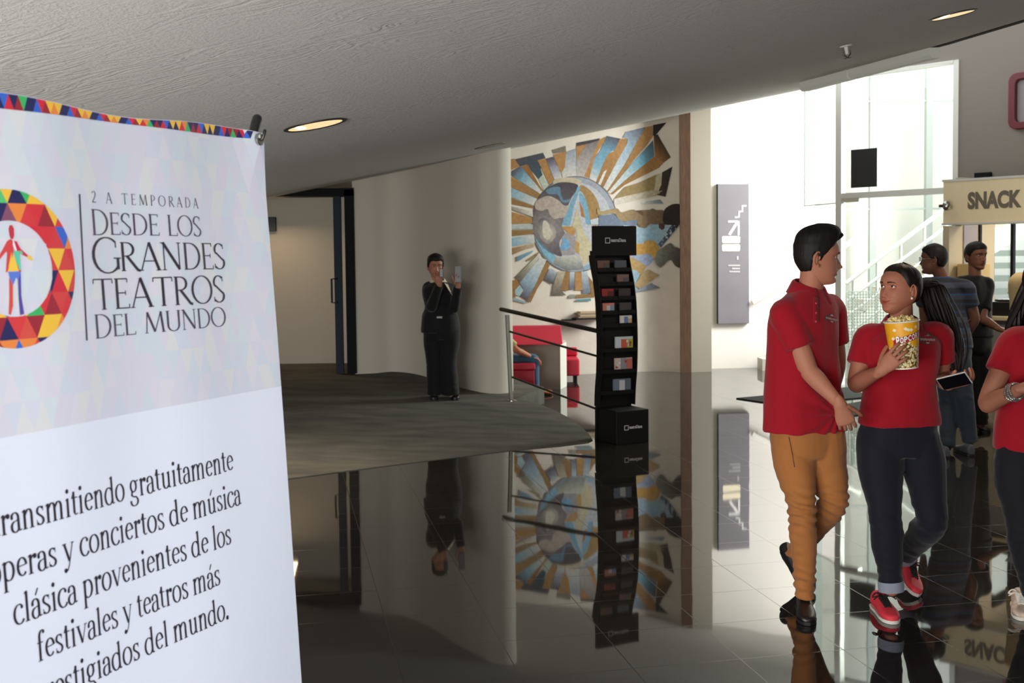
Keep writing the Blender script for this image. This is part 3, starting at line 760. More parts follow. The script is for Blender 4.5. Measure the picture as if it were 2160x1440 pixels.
# ================================================================== CEILING FITTINGS
M_GOLD = mat('gold lamp reflector', (214, 190, 140), 0.3, 0.5)
M_LAMP = mat('lit lamp', (255, 240, 205), 0.5, emit=((255, 226, 170), 7.0))
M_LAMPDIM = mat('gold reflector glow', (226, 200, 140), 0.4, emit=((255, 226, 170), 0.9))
M_DARKRING = mat('dark bronze ring', (58, 52, 48), 0.4, 0.4)
def downlight(px, py, r, label, lit, power=30):
    p = ceil_pt(px, py); M = ceil_frame(p)
    t = thing('recessed_downlight', label, 'ceiling light', p, 'round downlights in the stucco ceiling')
    def W(mb): mb.v = [tuple(M @ V(q)) for q in mb.v]; return mb
    mb = MB(); mb.lathe([(r * 1.08, 0.004), (r * 1.08, -0.004), (r * 1.0, -0.007), (r * .93, -0.004), (r * .93, 0.004)], (0, 0, 0), 40); link('trim_ring', W(mb), M_DARKRING, t)
    mb = MB(); mb.lathe([(r * .93, 0.002), (r * .93, -0.003), (r * .6, -0.0045), (0.001, -0.005)], (0, 0, 0), 40); rf = link('reflector', W(mb), M_LAMPDIM if lit else mat('unlit pale reflector', (196, 186, 160), 0.4), t)
    if lit:
        mb = MB(); mb.ball((-r * .48, -.02, -0.004), r * .17, r * .5, .004, 14); link('lamp', W(mb), M_LAMP, t)
        d = bpy.data.lights.new('downlight glow', 'SPOT'); d.energy = power; d.color = (1, .82, .6); d.spot_size = radians(110); d.spot_blend = .8; d.shadow_soft_size = .08
        o = bpy.data.objects.new('downlight glow', d); COL.objects.link(o); o.location = p - V((0, 0, .04))
    return t
downlight(665, 263, .135, 'lit round downlight in the ceiling just right of the banner', True)
downlight(2010, 31, .115, 'lit round downlight in the ceiling above the snack kiosk', True, 90)
downlight(1034, 307, .14, 'dim round downlight near the ceiling edge left of the sun mural', False)
downlight(430, 398, .13, 'round downlight over the carpeted ramp behind the banner', True, 170)
p = ceil_pt(1784, 96); M = ceil_frame(p)
t = thing('fire_sprinkler', 'small white fire sprinkler hanging from the ceiling above the glass front', 'sprinkler', p)
mb = MB(); mb.lathe([(.035, .0), (.035, -.006), (.012, -.008), (.010, -.05), (.004, -.055)], (0, 0, 0), 16); mb.v = [tuple(M @ V(q)) for q in mb.v]; link('escutcheon', mb, M_ALU, t)
mb = MB(); mb.tube([(-.018, 0, -.03), (-.022, 0, -.05), (0, 0, -.072), (.022, 0, -.05), (.018, 0, -.03)], .004, 8); mb.lathe([(.02, -.074), (.02, -.078)], (0, 0, 0), 12); mb.v = [tuple(M @ V(q)) for q in mb.v]; link('deflector', mb, M_DARKRING, t)
# aluminium light track along the ceiling rim
tr = thing('light_track', 'pale aluminium light track along the edge of the ceiling', 'light track', (xmax(9.5), 9.5, ceil_z(xmax(9.5), 9.5)))
for a, b in ((8.72, 9.58), (9.6, 10.18)):
    mb = MB(); ring = []
    for k in range(5):
        y = lerp(a, b, k / 4); x = xmax(y) - .06; z = ceil_z(x, y) - .052
        ring.append([V((x - .05, y, z + .035)), V((x - .05, y, z - .02)), V((x - .03, y, z - .045)), V((x + .03, y, z - .045)), V((x + .03, y, z + .035))])
    mb.loft(ring); link('track_section', mb, mat('pale aluminium track', (236, 238, 230), .5), tr, False)

# ================================================================== DOOR RECESS
q = at(571, 473, 14.32)
ex = thing('exit_sign', 'small dark green emergency sign on the wall of the door recess', 'sign', q)
mb = MB(); mb.box((q.x - .06, 14.28, q.z - .09), (q.x + .07, 14.35, q.z + .09)); link('sign_box', mb, mat('dark green sign', (34, 52, 44), .5), ex, False, .006)
d = bpy.data.lights.new('recess lamp', 'AREA'); d.energy = 8; d.color = (1, .74, .47); d.size = .5
o = bpy.data.objects.new('recess lamp', d); COL.objects.link(o); o.location = (-3.0, 13.75, 2.28); o.rotation_euler = (radians(-18), 0, 0)

# ================================================================== HANDRAIL OF THE RAMP
pb = ramp_pt(1080, 846); pe = floor_pt(1290, 921)
ra = thing('ramp_handrail', 'dark metal handrail with two lower rails beside the carpeted ramp', 'handrail', (pb.x, pb.y, pb.z))
M_RAIL = mat('dark bronze tube', (52, 50, 44), .4, .5)
A = at(1057, 652, pb.y); Bq = at(1292, 705, pe.y)
mb = MB(); mb.tube([A, Bq], .022, 12, ends=True); link('top_rail', mb, M_RAIL, ra)
for (y0, y1) in ((699, 760), (795, 875)):
    mb = MB(); mb.tube([at(1075 if y0 < 750 else 1080, y0, pb.y), at(1292, y1, pe.y)], .011, 8); link('lower_rail', mb, M_RAIL, ra)
for px, yt, base, D in ((1079, 664, pb, pb.y), (1294, 706, pe, pe.y)):
    top = at(px - 5, yt, D); top.x = base.x - .03 if px < 1100 else base.x
    mb = MB(); mb.bar((base.x, base.y, base.z), (top.x, top.y, top.z), .028, .016); po = link('post', mb, mat('dull steel post', (150, 146, 132), .55, .2), ra, False)
    mb = MB(); mb.lathe([(.05, 0.002), (.05, .012), (.03, .018)], base, 16); link('base_plate', mb, M_STEEL, po)
    mb = MB(); mb.bar((base.x - .024, base.y - .01, base.z), (top.x - .024, top.y - .01, top.z), .016, .016); link('dark_edge', mb, M_RAIL, po, False)

# ================================================================== BROCHURE RACK
RB = radians(25); RW = V((cos(RB), sin(RB), 0)); RF = V((sin(RB), -cos(RB), 0))
b0 = floor_pt(1330, 935) - RF * .30 + V((.02, 0, 0))
DISP = [(0, -.03), (.29, -.01), (.43, 0), (.64, .03), (.88, .04), (1.19, .025), (1.38, -.01), (1.64, -.09), (1.9, -.105)]
def rk(w, f, z): return b0 + RW * w + RF * f + V((0, 0, z))
def rk_box(mb, w0, w1, f0, f1, z0, z1, mi=0):
    P = [rk(w, f, z) for z in (z0, z1) for w, f in ((w0, f0), (w1, f0), (w1, f1), (w0, f1))]
    mb.add(P, [(0, 1, 2, 3), (7, 6, 5, 4), (0, 4, 5, 1), (1, 5, 6, 2), (2, 6, 7, 3), (3, 7, 4, 0)], mi)
RK = thing('brochure_rack', 'tall curved black brochure rack standing at the foot of the ramp', 'brochure rack', b0, rz=0)
M_RACK = mat('matt black board', (11, 11, 12), .55, spec=.3)
dsp = lambda z: curve1(DISP, z)
mb = MB(); rings = []
for k in range(41):
    z = 1.68 * k / 40; f = dsp(z); rings.append([rk(-.175, f, z), rk(.175, f, z), rk(.175, f - .035, z), rk(-.175, f - .035, z)])
mb.loft(rings); link('back_panel', mb, M_RACK, RK, True)
mb = MB()
for sgn in (-1, 1):
    rings = []
    for k in range(33):
        z = .30 + 1.34 * k / 32; f = dsp(z); a, b = sorted((sgn * .175, sgn * .183)); rings.append([rk(a, f - .045, z), rk(b, f - .045, z), rk(b, f + .055, z), rk(a, f + .055, z)])
    mb.loft(rings)
link('side_rim', mb, M_RACK, RK, True)
mb = MB(); rk_box(mb, -.165, .165, -.08, .30, 0, .29); link('base', mb, M_RACK, RK, False, .006)
hz0, hz1 = 1.635, 1.90
mb = MB(); rk_box(mb, -.185, .255, dsp(1.7) + .02, dsp(1.7) + .06, hz0, hz1); link('header_panel', mb, M_RACK, RK, False, .003)
def text_mesh(s, size, place, mi=0, bold=0.0, sx=1.0, off=0.0):
    """built-in sans lettering laid on a surface: place(u, v) -> point"""
    cu = bpy.data.curves.new('t', 'FONT'); cu.body = s; cu.size = size; cu.offset = bold; cu.resolution_u = 4
    o = bpy.data.objects.new('t', cu); COL.objects.link(o)
    dg = bpy.context.evaluated_depsgraph_get(); dg.update()
    me = bpy.data.meshes.new_from_object(o.evaluated_get(dg), depsgraph=dg)
    vs = [(v.co.x * sx, v.co.y) for v in me.vertices]; fs = [tuple(p.vertices) for p in me.polygons]
    bpy.data.objects.remove(o); bpy.data.curves.remove(cu); bpy.data.meshes.remove(me)
    return vs, fs
def put_text(mb, s, size, place, mi=0, bold=0.0, width=None, height=None):
    vs, fs = text_mesh(s, size, None, bold=bold)
    x0 = min(v[0] for v in vs); x1 = max(v[0] for v in vs); y0 = min(v[1] for v in vs); y1 = max(v[1] for v in vs)
    kx = width / (x1 - x0) if width else 1; ky = height / (y1 - y0) if height else kx
    mb.add([place((x - x0) * kx, (y - y0) * ky) for x, y in vs], fs, mi)
M_LOGO = mat('pale logo print', (214, 210, 214), .6)
def rack_logo(w0, z0, f, k, parent):
    mb = MB(); P = lambda u, v: rk(w0 + u * k, f, z0 + v * k)
    for a, b in (((0, 0), (.05, .006)), ((0, .044), (.05, .05)), ((0, .006), (.006, .044)), ((.044, .006), (.05, .044))):
        mb.quad(P(*a), P(b[0], a[1]), P(*b), P(a[0], b[1]))
    put_text(mb, 'teatroDiana', .04, lambda u, v: P(.058 + u, .012 + v), width=.155, height=.032, bold=.001)
    link('logo', mb, M_LOGO, parent, False)
rack_logo(-.07, 1.745, dsp(1.7) + .0615, 1.0, RK)
rack_logo(-.085, .12, .3015, .85, RK)
shelf_rows = [(1.50, 2), (1.375, 2), (1.25, 2), (1.125, 2), (1.01, 2), (.79, 1), (.60, 1), (.41, 1)]
M_POCK = mat('smoked plastic pocket', (13, 13, 14), .5, spec=.3)
COLS = {(0, 0): [(120, 84, 72), (90, 80, 78)], (0, 1): [(86, 92, 100)], (1, 1): [(128, 96, 92), (86, 88, 96)], (2, 0): [(150, 52, 48), (96, 40, 40)], (3, 0): [(206, 128, 110), (200, 200, 204), (130, 150, 176)], (2, 1): [(60, 52, 52)], (3, 1): [(72, 66, 66)],
        (4, 1): [(216, 214, 206), (104, 124, 178), (196, 176, 120)], (5, 0): [(200, 208, 214), (200, 92, 74), (168, 178, 52)], (6, 0): [(204, 190, 176), (146, 140, 150), (190, 110, 100)], (7, 0): [(110, 124, 140), (196, 198, 202), (96, 108, 120)]}
ROWN = ['top row', 'second row', 'third row', 'fourth row', 'fifth row', 'upper wide pocket', 'middle wide pocket', 'lowest wide pocket']
for i, (z, n) in enumerate(shelf_rows):
    for c in range(n):
        w0, w1 = (-.172, -.003) if (n == 2 and c == 0) else ((.003, .172) if n == 2 else (-.172, .172))
        f = dsp(z); mb = MB()
        rk_box(mb, w0, w1, f, f + .05, z - .006, z); rk_box(mb, w0, w1, f + .045, f + .05, z, z + .028)
        link('pocket', mb, M_POCK, RK, False)
        if (i, c) in COLS:
            cs = COLS[(i, c)]; mb = MB(); rr = random.Random(i * 7 + c)
            a, b = (w0 + .02, w1 - .03) if n == 2 else (-.03, .15)
            hgt = .092 if n == 2 else .125; zz = z + .001; mats_ = []
            rk_box(mb, a, b, f + .012, f + .026, zz, zz + hgt, 0)
            mats_.append(mat('brochure paper %d %d' % (i, c), cs[0], .5))
            for q, col in enumerate(cs):
                mats_.append(mat('brochure ink %d %d %d' % (i, c, q), col, .5))
                nb = len(cs); u0_ = lerp(a, b, q / nb); u1_ = lerp(a, b, (q + 1) / nb) - .004
                rk_box(mb, u0_, u1_, f + .026, f + .0275 + .002 * q, zz + .002, zz + hgt - rr.uniform(.0, .03), q + 1)
            if i in (5, 6):
                mats_ += [mat('brochure white', (214, 214, 214), .5), mat('brochure red', (176, 62, 54), .5)]
                for q in range(4):
                    uu = lerp(a, b, rr.random() * .8); vv = zz + .02 + rr.random() * .07
                    rk_box(mb, uu, uu + .022, f + .032, f + .033, vv, vv + .022, len(cs) + 1 + q % 2)
            o = link('brochure', mb, mats_, None, False)
            colname = {(0, 0): 'brown brochures', (0, 1): 'dim blue-grey brochures', (1, 1): 'brownish brochures', (2, 0): 'dark red brochures', (3, 0): 'pink and white brochures', (2, 1): 'very dark brochures', (3, 1): 'dark grey brochures', (4, 1): 'white and blue brochures', (5, 0): 'pale blue, red and lime brochures', (6, 0): 'cream and red brochures', (7, 0): 'blue-grey and white brochures'}[(i, c)]
            tag(o, '%s in the %s%s of the black rack' % (colname, ROWN[i], (', left side,' if c == 0 else ', right side,') if n == 2 else ''), 'brochures', 'brochures in the rack')

# ================================================================== WALL SIGN, SHELF, FURNITURE BY THE MURAL
def wall_at(px, py, off=0.0): return on_plane(px, py, (2.8 + .15 * off, 16.0 - off, 0), (-.15, 1, 0))
a_ = wall_at(1512, 390); b_ = wall_at(1579, 681)
SGN = thing('direction_sign', 'tall grey direction sign with an arrow and stairs symbol on the white wall', 'sign', (a_.x, a_.y, b_.z))
def wsg(px, py, off=.062): return on_plane(px, py, (2.8 + .0092, 16.0 - off, 0), (-.15, 1, 0))
mb = MB(); wx0, wx1, z0, z1 = wsg(1514, 400).x, wsg(1580, 400).x, b_.z, a_.z + .01
mb.prism([(wx0, white_y(wx0) - .062, z0), (wx1, white_y(wx1) - .062, z0), (wx1, white_y(wx1) + .0, z0), (wx0, white_y(wx0) + .0, z0)], (0, 0, z1 - z0))
link('sign_panel', mb, mat('grey sign paint', (114, 111, 116), .55, var=(3, .06)), SGN, False, .004)
mb = MB(); mb.box((wx0 - .008, white_y(wx0) - .063, z0), (wx0, white_y(wx0), z1)); link('sign_edge', mb, M_BLACKSTEEL, SGN, False)
def pxpoly(mb, pts, mi=0, off=.0645): mb.poly([wsg(x, y, off) for x, y in pts], mi)
M_SGW = mat('white sign print', (236, 236, 232), .6); M_SGC = mat('cream sign print', (250, 240, 206), .6); M_SGG = mat('faint grey sign print', (172, 170, 172), .6)
mb = MB(); th = 3.4
st_ = [(1552, 458), (1559, 458), (1559, 446), (1566, 446), (1566, 434), (1573, 434)]
for (x0, y0), (x1, y1) in zip(st_, st_[1:]):
    pxpoly(mb, [(min(x0, x1) - 1.5, min(y0, y1) - 1.5), (max(x0, x1) + 1.5, min(y0, y1) - 1.5), (max(x0, x1) + 1.5, max(y0, y1) + 1.5), (min(x0, x1) - 1.5, max(y0, y1) + 1.5)])
pxpoly(mb, [(1536, 465), (1560, 465), (1560, 469), (1536, 469)]); pxpoly(mb, [(1556, 465), (1560, 465), (1560, 496), (1556, 496)]); pxpoly(mb, [(1553, 467), (1557.5, 470), (1541, 496), (1536, 494)])
link('arrow_symbol', mb, M_SGW, SGN, False)
mb = MB()
for y0 in (498, 515):
    pxpoly(mb, [(1525, y0), (1559, y0), (1561, y0 + 2), (1561, y0 + 12), (1559, y0 + 14.5), (1525, y0 + 14.5), (1523, y0 + 12), (1523, y0 + 2)])
link('name_plate', mb, M_SGC, SGN, False)
mb = MB()
for y0, xl in ((558, 1536), (564.5, 1544), (571, 1538)): pxpoly(mb, [(xl, y0), (1561, y0), (1561, y0 + 3.4), (xl, y0 + 3.4)])
pxpoly(mb, [(1554, 540), (1558, 540), (1558, 548), (1554, 548)])
link('small_print', mb, M_SGG, SGN, False)
# shelf on the mural wall with a brown bundle on it
p = on_plane(1236, 672, (0, mural_y(0), 0), (-.29, 1, 0))
sh = thing('wall_shelf', 'thin black shelf on the mural wall', 'shelf', p)
mb = MB(); dx = V((1, .29, 0)).normalized(); nn = V((.29, -1, 0)).normalized()
def slab_at(mb, c, w, d, h, mi=0):
    mb.prism([c - dx * w / 2, c + dx * w / 2, c + dx * w / 2 + nn * d, c - dx * w / 2 + nn * d], (0, 0, h), mi)
slab_at(mb, p, .42, .20, .018); link('shelf_board', mb, M_BLACKSTEEL, sh, False)
mb = MB(); slab_at(mb, p - dx * .28 - V((0, 0, .012)), .16, .16, .012); link('side_leaf', mb, M_BLACKSTEEL, sh, False)
bu = MB()
for k in range(4): slab_at(bu, p + V((0, 0, .020 + .022 * k)) + dx * (.02 * sin(k * 2.1)) + nn * .01, .34 - .02 * k, .16, .021, k % 2)
tag(link('leaflet_bundle', bu, [mat('brown paper', (138, 116, 96), .7), mat('pale brown paper', (176, 156, 128), .7)], None, False), 'brown bundle of leaflets lying on the thin black wall shelf', 'papers')
# booth with red padded top
bl = at(1060, 727, 13.7); br = at(1184, 724, 13.7)
bo = thing('booth_counter', 'low grey booth with a red padded top and a white end panel below the mural', 'counter', (.3, 13.9, 0))
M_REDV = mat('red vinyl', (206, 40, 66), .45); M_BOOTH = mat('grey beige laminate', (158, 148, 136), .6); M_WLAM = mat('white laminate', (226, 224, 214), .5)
x1b = at(1182, 780, 13.7).x; zt_ = bl.z
mb = MB(); mb.box((-.5, 13.7, 0.0), (x1b, 14.25, zt_)); link('front_panel', mb, M_BOOTH, bo, False)
mb = MB(); mb.prism([(x1b, 13.69, 0), (x1b + .095, 14.05, 0), (x1b + .095, 14.4, 0), (x1b, 14.3, 0)], (0, 0, zt_)); link('end_panel', mb, M_WLAM, bo, False)
ztop_ = at(1176, 686, 14.2).z
mb = MB(); mb.prism([(-.5, 13.64, zt_), (-.5, 13.68, zt_ + .02), (-.5, 14.1, ztop_), (-.5, 14.3, ztop_), (-.5, 14.3, zt_)], (x1b + .53, 0, 0)); link('padded_top', mb, M_REDV, bo, False, .02)
# red chair behind it
c0 = floor_pt(1211, 803); x0c, x1c = at(1199, 770, c0.y).x, at(1222, 770, c0.y).x
ch = thing('lounge_chair', 'red lounge chair with a thin dark leg right of the grey booth', 'chair', (c0.x, c0.y, 0))
zc0, zc1 = at(1211, 792, c0.y).z, at(1211, 738, c0.y).z
mb = MB(); mb.box((x0c - .45, c0.y - .05, zc0), (x1c, c0.y + .5, lerp(zc0, zc1, .66))); link('seat', mb, M_REDV, ch, False, .02)
mb = MB(); mb.box((x0c - .45, c0.y + .36, lerp(zc0, zc1, .67)), (x1c, c0.y + .5, zc1)); link('backrest', mb, M_REDV, ch, False, .02)
for sx_ in (x1c - .045, x0c - .38):
    for sy_ in (c0.y, c0.y + .44):
        mb = MB(); mb.tube([(sx_, sy_, 0), (sx_, sy_, zc0)], .016, 8); link('leg', mb, M_BLACKSTEEL, ch)
st0 = at(1128, 835, 13.1)
so = thing('cube_stool', 'square red vinyl stool under the seated person', 'stool', (st0.x - .2, 13.1, 0))
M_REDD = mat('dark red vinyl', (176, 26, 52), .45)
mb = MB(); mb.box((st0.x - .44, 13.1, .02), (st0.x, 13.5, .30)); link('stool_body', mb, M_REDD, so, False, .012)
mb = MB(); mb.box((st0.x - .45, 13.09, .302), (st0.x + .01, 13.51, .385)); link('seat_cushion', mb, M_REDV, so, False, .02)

# ================================================================== DOOR MATS, STAIRS, BALUSTRADE
M_MAT = mat('dark entrance mat', (44, 46, 44), .9, spec=.1, bump=(300, .5, .004))
mb = MB(); pts = [floor_pt(*q_) for q_ in ((1553, 841), (1607, 836), (1700, 826), (1790, 818), (1835, 838), (1700, 851), (1607, 849))]
mb.prism(pts, (0, 0, .012)); tag(link('door_mat', mb, M_MAT, None, False), 'dark entrance mat on the polished floor in front of the glass door', 'mat')
mb = MB(); pts = [floor_pt(*q_) for q_ in ((1735, 862), (1830, 846), (1870, 862), (1790, 880))]
mb.prism(pts, (0, 0, .012)); tag(link('door_mat', mb, M_MAT, None, False), 'smaller dark mat between the couple, beside the aluminium post', 'mat')
SX, SY0, SY1 = 3.52, 14.75, 15.95; RISE, RUN = .165, .285
sts = thing('staircase', 'pale staircase climbing to the right along the white wall behind the glass', 'stairs', (SX, SY1, 0))
M_STEP = mat('pale terrazzo steps', (196, 190, 176), .55)
for k in range(17):
    x = SX + RUN * k; mb = MB(); mb.box((x, SY0 + .9, max(0, RISE * k - .12)), (x + RUN + .03, SY1 + .02 + .13 * k * RUN, RISE * (k + 1)))
    if k < 15: link('step', mb, M_STEP, sts, False)
for yy in (SY0 + .92,):
    mb = MB(); mb.prism([(SX + .1, yy - .03, 0), (SX + .55, yy - .03, 0), (SX + RUN * 15, yy - .03, RISE * 15 - .25), (SX + RUN * 15, yy - .03, RISE * 15 + .05)], (0, .05, 0)); link('stringer', mb, M_WLAM, sts, False)
h0_ = wall_at(1586, 638, .08); h1_ = wall_at(1692, 573, .08); dv = (h1_ - h0_)
hr = thing('stair_handrail', 'white wall handrail rising along the white wall right of the grey sign', 'handrail', h0_)
M_WRAIL = mat('white handrail', (236, 236, 226), .4)
mb = MB(); mb.bar(h0_, h0_ + dv * 2.2, .035, .07); link('rail', mb, M_WRAIL, hr, False, .01)
for k in (0.12, .8):
    c = h0_ + dv * k; mb = MB(); mb.tube([c - V((0, 0, .02)), c + V((0, .085, -.05))], .01, 6); link('bracket', mb, M_STEEL, hr)
bal = thing('stair_balustrade', 'steel balustrade with sloping rails behind the glass front', 'balustrade', (4.5, 15.3, 0))
M_PALEST = mat('pale steel', (206, 208, 202), .4, .2)
for (xa, ya), (xb, yb), r in (((1784, 636), (2010, 468), .022), ((1784, 668), (2010, 505), .016), ((1790, 702), (2010, 540), .016), ((1784, 598), (2010, 428), .03)):
    mb = MB(); mb.tube([at(xa, ya, 15.2), at(xb, yb, 15.2)], r, 8); link('rail', mb, M_PALEST, bal)
for px in (1800, 1850, 1900, 1950, 2000):
    u = (px - 1784) / 226; top = at(px, lerp(598, 428, u), 15.22); mb = MB(); mb.tube([(top.x, top.y, 0), top], .02, 8); link('post', mb, M_PALEST, bal)
gp = thing('wire_screen', 'white square wire grid screen behind the glass, between the couple', 'screen', at(1805, 790, 14.6))
gx0, gx1 = at(1784, 700, 14.6).x, at(1900, 700, 14.6).x; gz1, gz0 = at(1800, 615, 14.6).z, at(1800, 737, 14.6).z
M_WIRE = mat('white wire', (186, 197, 190), .6)
mb = MB(); n_ = 19
for k in range(n_ + 1): x = lerp(gx0, gx1, k / n_); mb.bar((x, 14.6, gz0), (x, 14.6, gz1), .011, .011)
n2 = 19
for k in range(n2 + 1): z = lerp(gz0, gz1, k / n2); mb.bar((gx0, 14.6, z), (gx1, 14.6, z), .011, .011)
link('grid', mb, M_WIRE, gp, False)
for x in (gx0, gx1):
    mb = MB(); mb.bar((x, 14.6, 0), (x, 14.6, gz1), .03, .03); link('upright', mb, M_PALEST, gp, False)
# mullions of the outer glazing far behind
M_MULL = mat('grey green mullion', (168, 176, 172), .5)
og = MB()
for px, w in ((1727, .12), (1842, .10), (1960, .10), (2070, .1), (2180, .1)):
    p = at(px, 500, 17.2); og.box((p.x - w / 2, 17.2, 0), (p.x + w / 2, 17.3, 6.5))
for z in (2.3, 3.95, 5.2): og.box((4.5, 17.22, z), (11, 17.26, z + .03))
struct('window_3', og, M_MULL)
# ---- black poster on the glass
qa = g_at(1796, 316, .0); qb = g_at(1851, 395, .0)
sA = g_s(1796, 350); sB = g_s(1851, 350)
mb = MB(); gslab(mb, sA, sB, g_at(1823, 395).z, g_at(1823, 314).z, .012, .004)
tag(link('poster', mb, mat('black poster card', (26, 26, 27), .6), None, False), 'black square poster taped to the glass front above the doors', 'poster')

# ================================================================== SNACK KIOSK
K0 = V((4.1, 10.6)); KD = GD; KN = GN; KN3 = V((KN.x, KN.y, 0))
def kpt(s, off=0.0, z=0.0): p = K0 + KD * s + KN * off; return V((p.x, p.y, z))
def kslab(mb, s0, s1, z0, z1, o0, o1, mi=0): mb.prism([kpt(s0, o0, z0), kpt(s1, o0, z0), kpt(s1, o1, z0), kpt(s0, o1, z0)], (0, 0, z1 - z0), mi)
def k_at(px, py, off=0.0): return on_plane(px, py, kpt(0, off), (KN.x, KN.y, 0))
M_CREAMP = mat('cream kiosk paint', (240, 222, 180), .6); M_KGREY = mat('grey kiosk laminate', (150, 146, 146), .5); M_KBEIGE = mat('beige kiosk panel', (196, 182, 150), .6)
KZ0, KZ1 = k_at(1991, 472).z, k_at(1991, 381).z
SBX = thing('snack_sign', 'cream box sign reading SNACK over the kiosk opening', 'sign', kpt(.6, .1, KZ0))
mb = MB(); kslab(mb, 0, 2.2, KZ0, KZ1, .0, -.25); link('sign_box', mb, M_CREAMP, SBX, False, .006)
mb = MB(); kslab(mb, -.008, 2.2, KZ1 - .012, KZ1 + .008, .008, -.258); kslab(mb, -.008, 2.2, KZ0 - .012, KZ0 + .006, .008, -.258); link('sign_rim', mb, M_ALU, SBX, False)
k0_ = k_at(2041, 441, .004); k1_ = k_at(2155, 401, .004); sw = (V((k1_.x, k1_.y)) - V((k0_.x, k0_.y))).length; s0_ = (V((k0_.x, k0_.y)) - K0).dot(KD)
mb = MB(); zt0_ = k_at(2041, 442, .004).z; hgt_ = k_at(2041, 405, .004).z - zt0_
put_text(mb, 'SNACK', 1, lambda u, v: kpt(s0_ + u, .004, zt0_ + v), width=sw, height=hgt_, bold=.052); link('lettering', mb, mat('grey brown lettering', (112, 102, 86), .6), SBX, False)
sp = k_at(1997, 434, .10)
sl = thing('spotlight', 'small silver ball spotlight on the left end of the snack sign', 'spotlight', sp)
mb = MB(); mb.ball(sp, .042, .042, .048, 16); link('lamp_head', mb, M_STEEL, sl)
mb = MB(); mb.tube([sp, sp - V((.07, -.01, 0))], .013, 8); mb.tube([sp, sp - KN3 * .09], .01, 8); link('arm', mb, M_DARKRING, sl)
KS = thing('snack_kiosk', 'cream snack kiosk with a counter and side windows under its sign', 'kiosk', kpt(.7, -.4, 0))
def side(mb, t0, t1, z0, z1, s0=0.0, s1=.06, mi=0): mb.prism([kpt(s0, -t0, z0), kpt(s0, -t1, z0), kpt(s1, -t1, z0), kpt(s1, -t0, z0)], (0, 0, z1 - z0), mi)
zw0, zw1 = 1.08, 2.0
mb = MB(); side(mb, .0, .27, 0, KZ0 - .02); side(mb, .27, 1.02, 0, 2.35); side(mb, 1.02, 2.25, 0, zw0); side(mb, 1.02, 2.25, zw1, 2.35); link('side_wall', mb, M_KBEIGE, KS, False)
mb = MB()
for t0_, t1_ in ((1.02, 1.06), (1.52, 1.58), (2.03, 2.07)): side(mb, t0_, t1_, zw0, zw1, .015, .045)
side(mb, 1.02, 2.07, zw1 - .05, zw1, -.01, .08); side(mb, 1.02, 2.07, zw0, zw0 + .04, -.01, .08); side(mb, .64, .69, 1.2, 2.2, .055, .075)
link('window_frame', mb, M_BLACKSTEEL, KS, False)
mb = MB(); side(mb, 1.05, 2.05, zw0, zw1, .02, .03); link('window_pane', mb, M_GLASS, KS, False)
mb = MB(); side(mb, .30, .60, 1.45, 2.12, .06, .07); link('notice_board', mb, mat('lilac grey notice', (150, 144, 150), .6), KS, False)
mb = MB(); kslab(mb, .0, 2.4, 0, .72, .0, -.06); link('base_panel', mb, M_KBEIGE, KS, False)
mb = MB(); kslab(mb, .0, 2.4, .72, 1.0, -.02, -.06); link('counter_front', mb, M_KGREY, KS, False)
mb = MB(); kslab(mb, -.02, 2.4, 1.0, 1.04, .03, -.5); link('counter_top', mb, M_CREAMP, KS, False, .008)
mb = MB(); kslab(mb, .08, .2, 1.042, 1.12, -.10, -.42, 0)
bxs = MB(); kslab(bxs, .085, .30, 1.042, 1.52, -.12, -.36); tag(link('carton', bxs, mat('yellowish cardboard', (204, 178, 120), .7), None, False, .005), 'yellowish carton standing on the left end of the kiosk counter', 'box')
mc = thing('counter_machine', 'low black machine on the kiosk counter in front of the window', 'machine', kpt(.58, -.25, 1.04))
mb = MB(); kslab(mb, .40, .78, 1.041, 1.17, -.06, -.44); link('machine_body', mb, M_BLKPL, mc, False, .012)
mb = MB(); kslab(mb, .45, .73, 1.172, 1.19, -.10, -.40); link('machine_lid', mb, mat('dark grey plastic', (54, 54, 58), .4), mc, False, .006)
mb = MB()
for k in range(5): kslab(mb, .60 - .01 * k, .78 + .006 * k, 1.192 + .014 * k, 1.204 + .014 * k, -.12, -.36)
tag(link('paper_stack', mb, mat('grey paper', (176, 176, 182), .7), None, False), 'grey stack of papers on the black counter machine', 'papers')
# red framed screen on the wall above
f0 = g_at(2127, 274, .06); f1 = g_at(2127, 156, .06); sF = (V((f0.x, f0.y)) - G0).dot(GD)
fs_ = thing('red_framed_panel', 'red rounded frame around a grey panel on the wall above the kiosk', 'panel', gpt(sF + .6, .03, f0.z))
fz0, fz1 = f0.z, f1.z
def rrect(s0, s1, z0, z1, r, n=6):
    out = []
    for cx, cz, a in ((s1 - r, z1 - r, 0), (s0 + r, z1 - r, 90), (s0 + r, z0 + r, 180), (s1 - r, z0 + r, 270)):
        out += [(cx + r * cos(radians(a + 90 * k / n)), cz + r * sin(radians(a + 90 * k / n))) for k in range(n + 1)]
    return out
o_, i_ = rrect(sF, sF + 1.3, fz0, fz1, .09), rrect(sF + .075, sF + 1.225, fz0 + .075, fz1 - .075, .05)
mb = MB(); mb.loft([[gpt(s, .002, z) for s, z in o_], [gpt(s, .08, z) for s, z in o_], [gpt(s, .08, z) for s, z in i_], [gpt(s, .002, z) for s, z in i_]], cap=False); link('frame', mb, mat('dark red gloss frame', (98, 14, 28), .45), fs_, False, .01)
mb = MB(); mb.poly([gpt(s, .012, z) for s, z in i_]); link('panel_face', mb, mat('grey panel face', (150, 144, 144), .5), fs_, False)
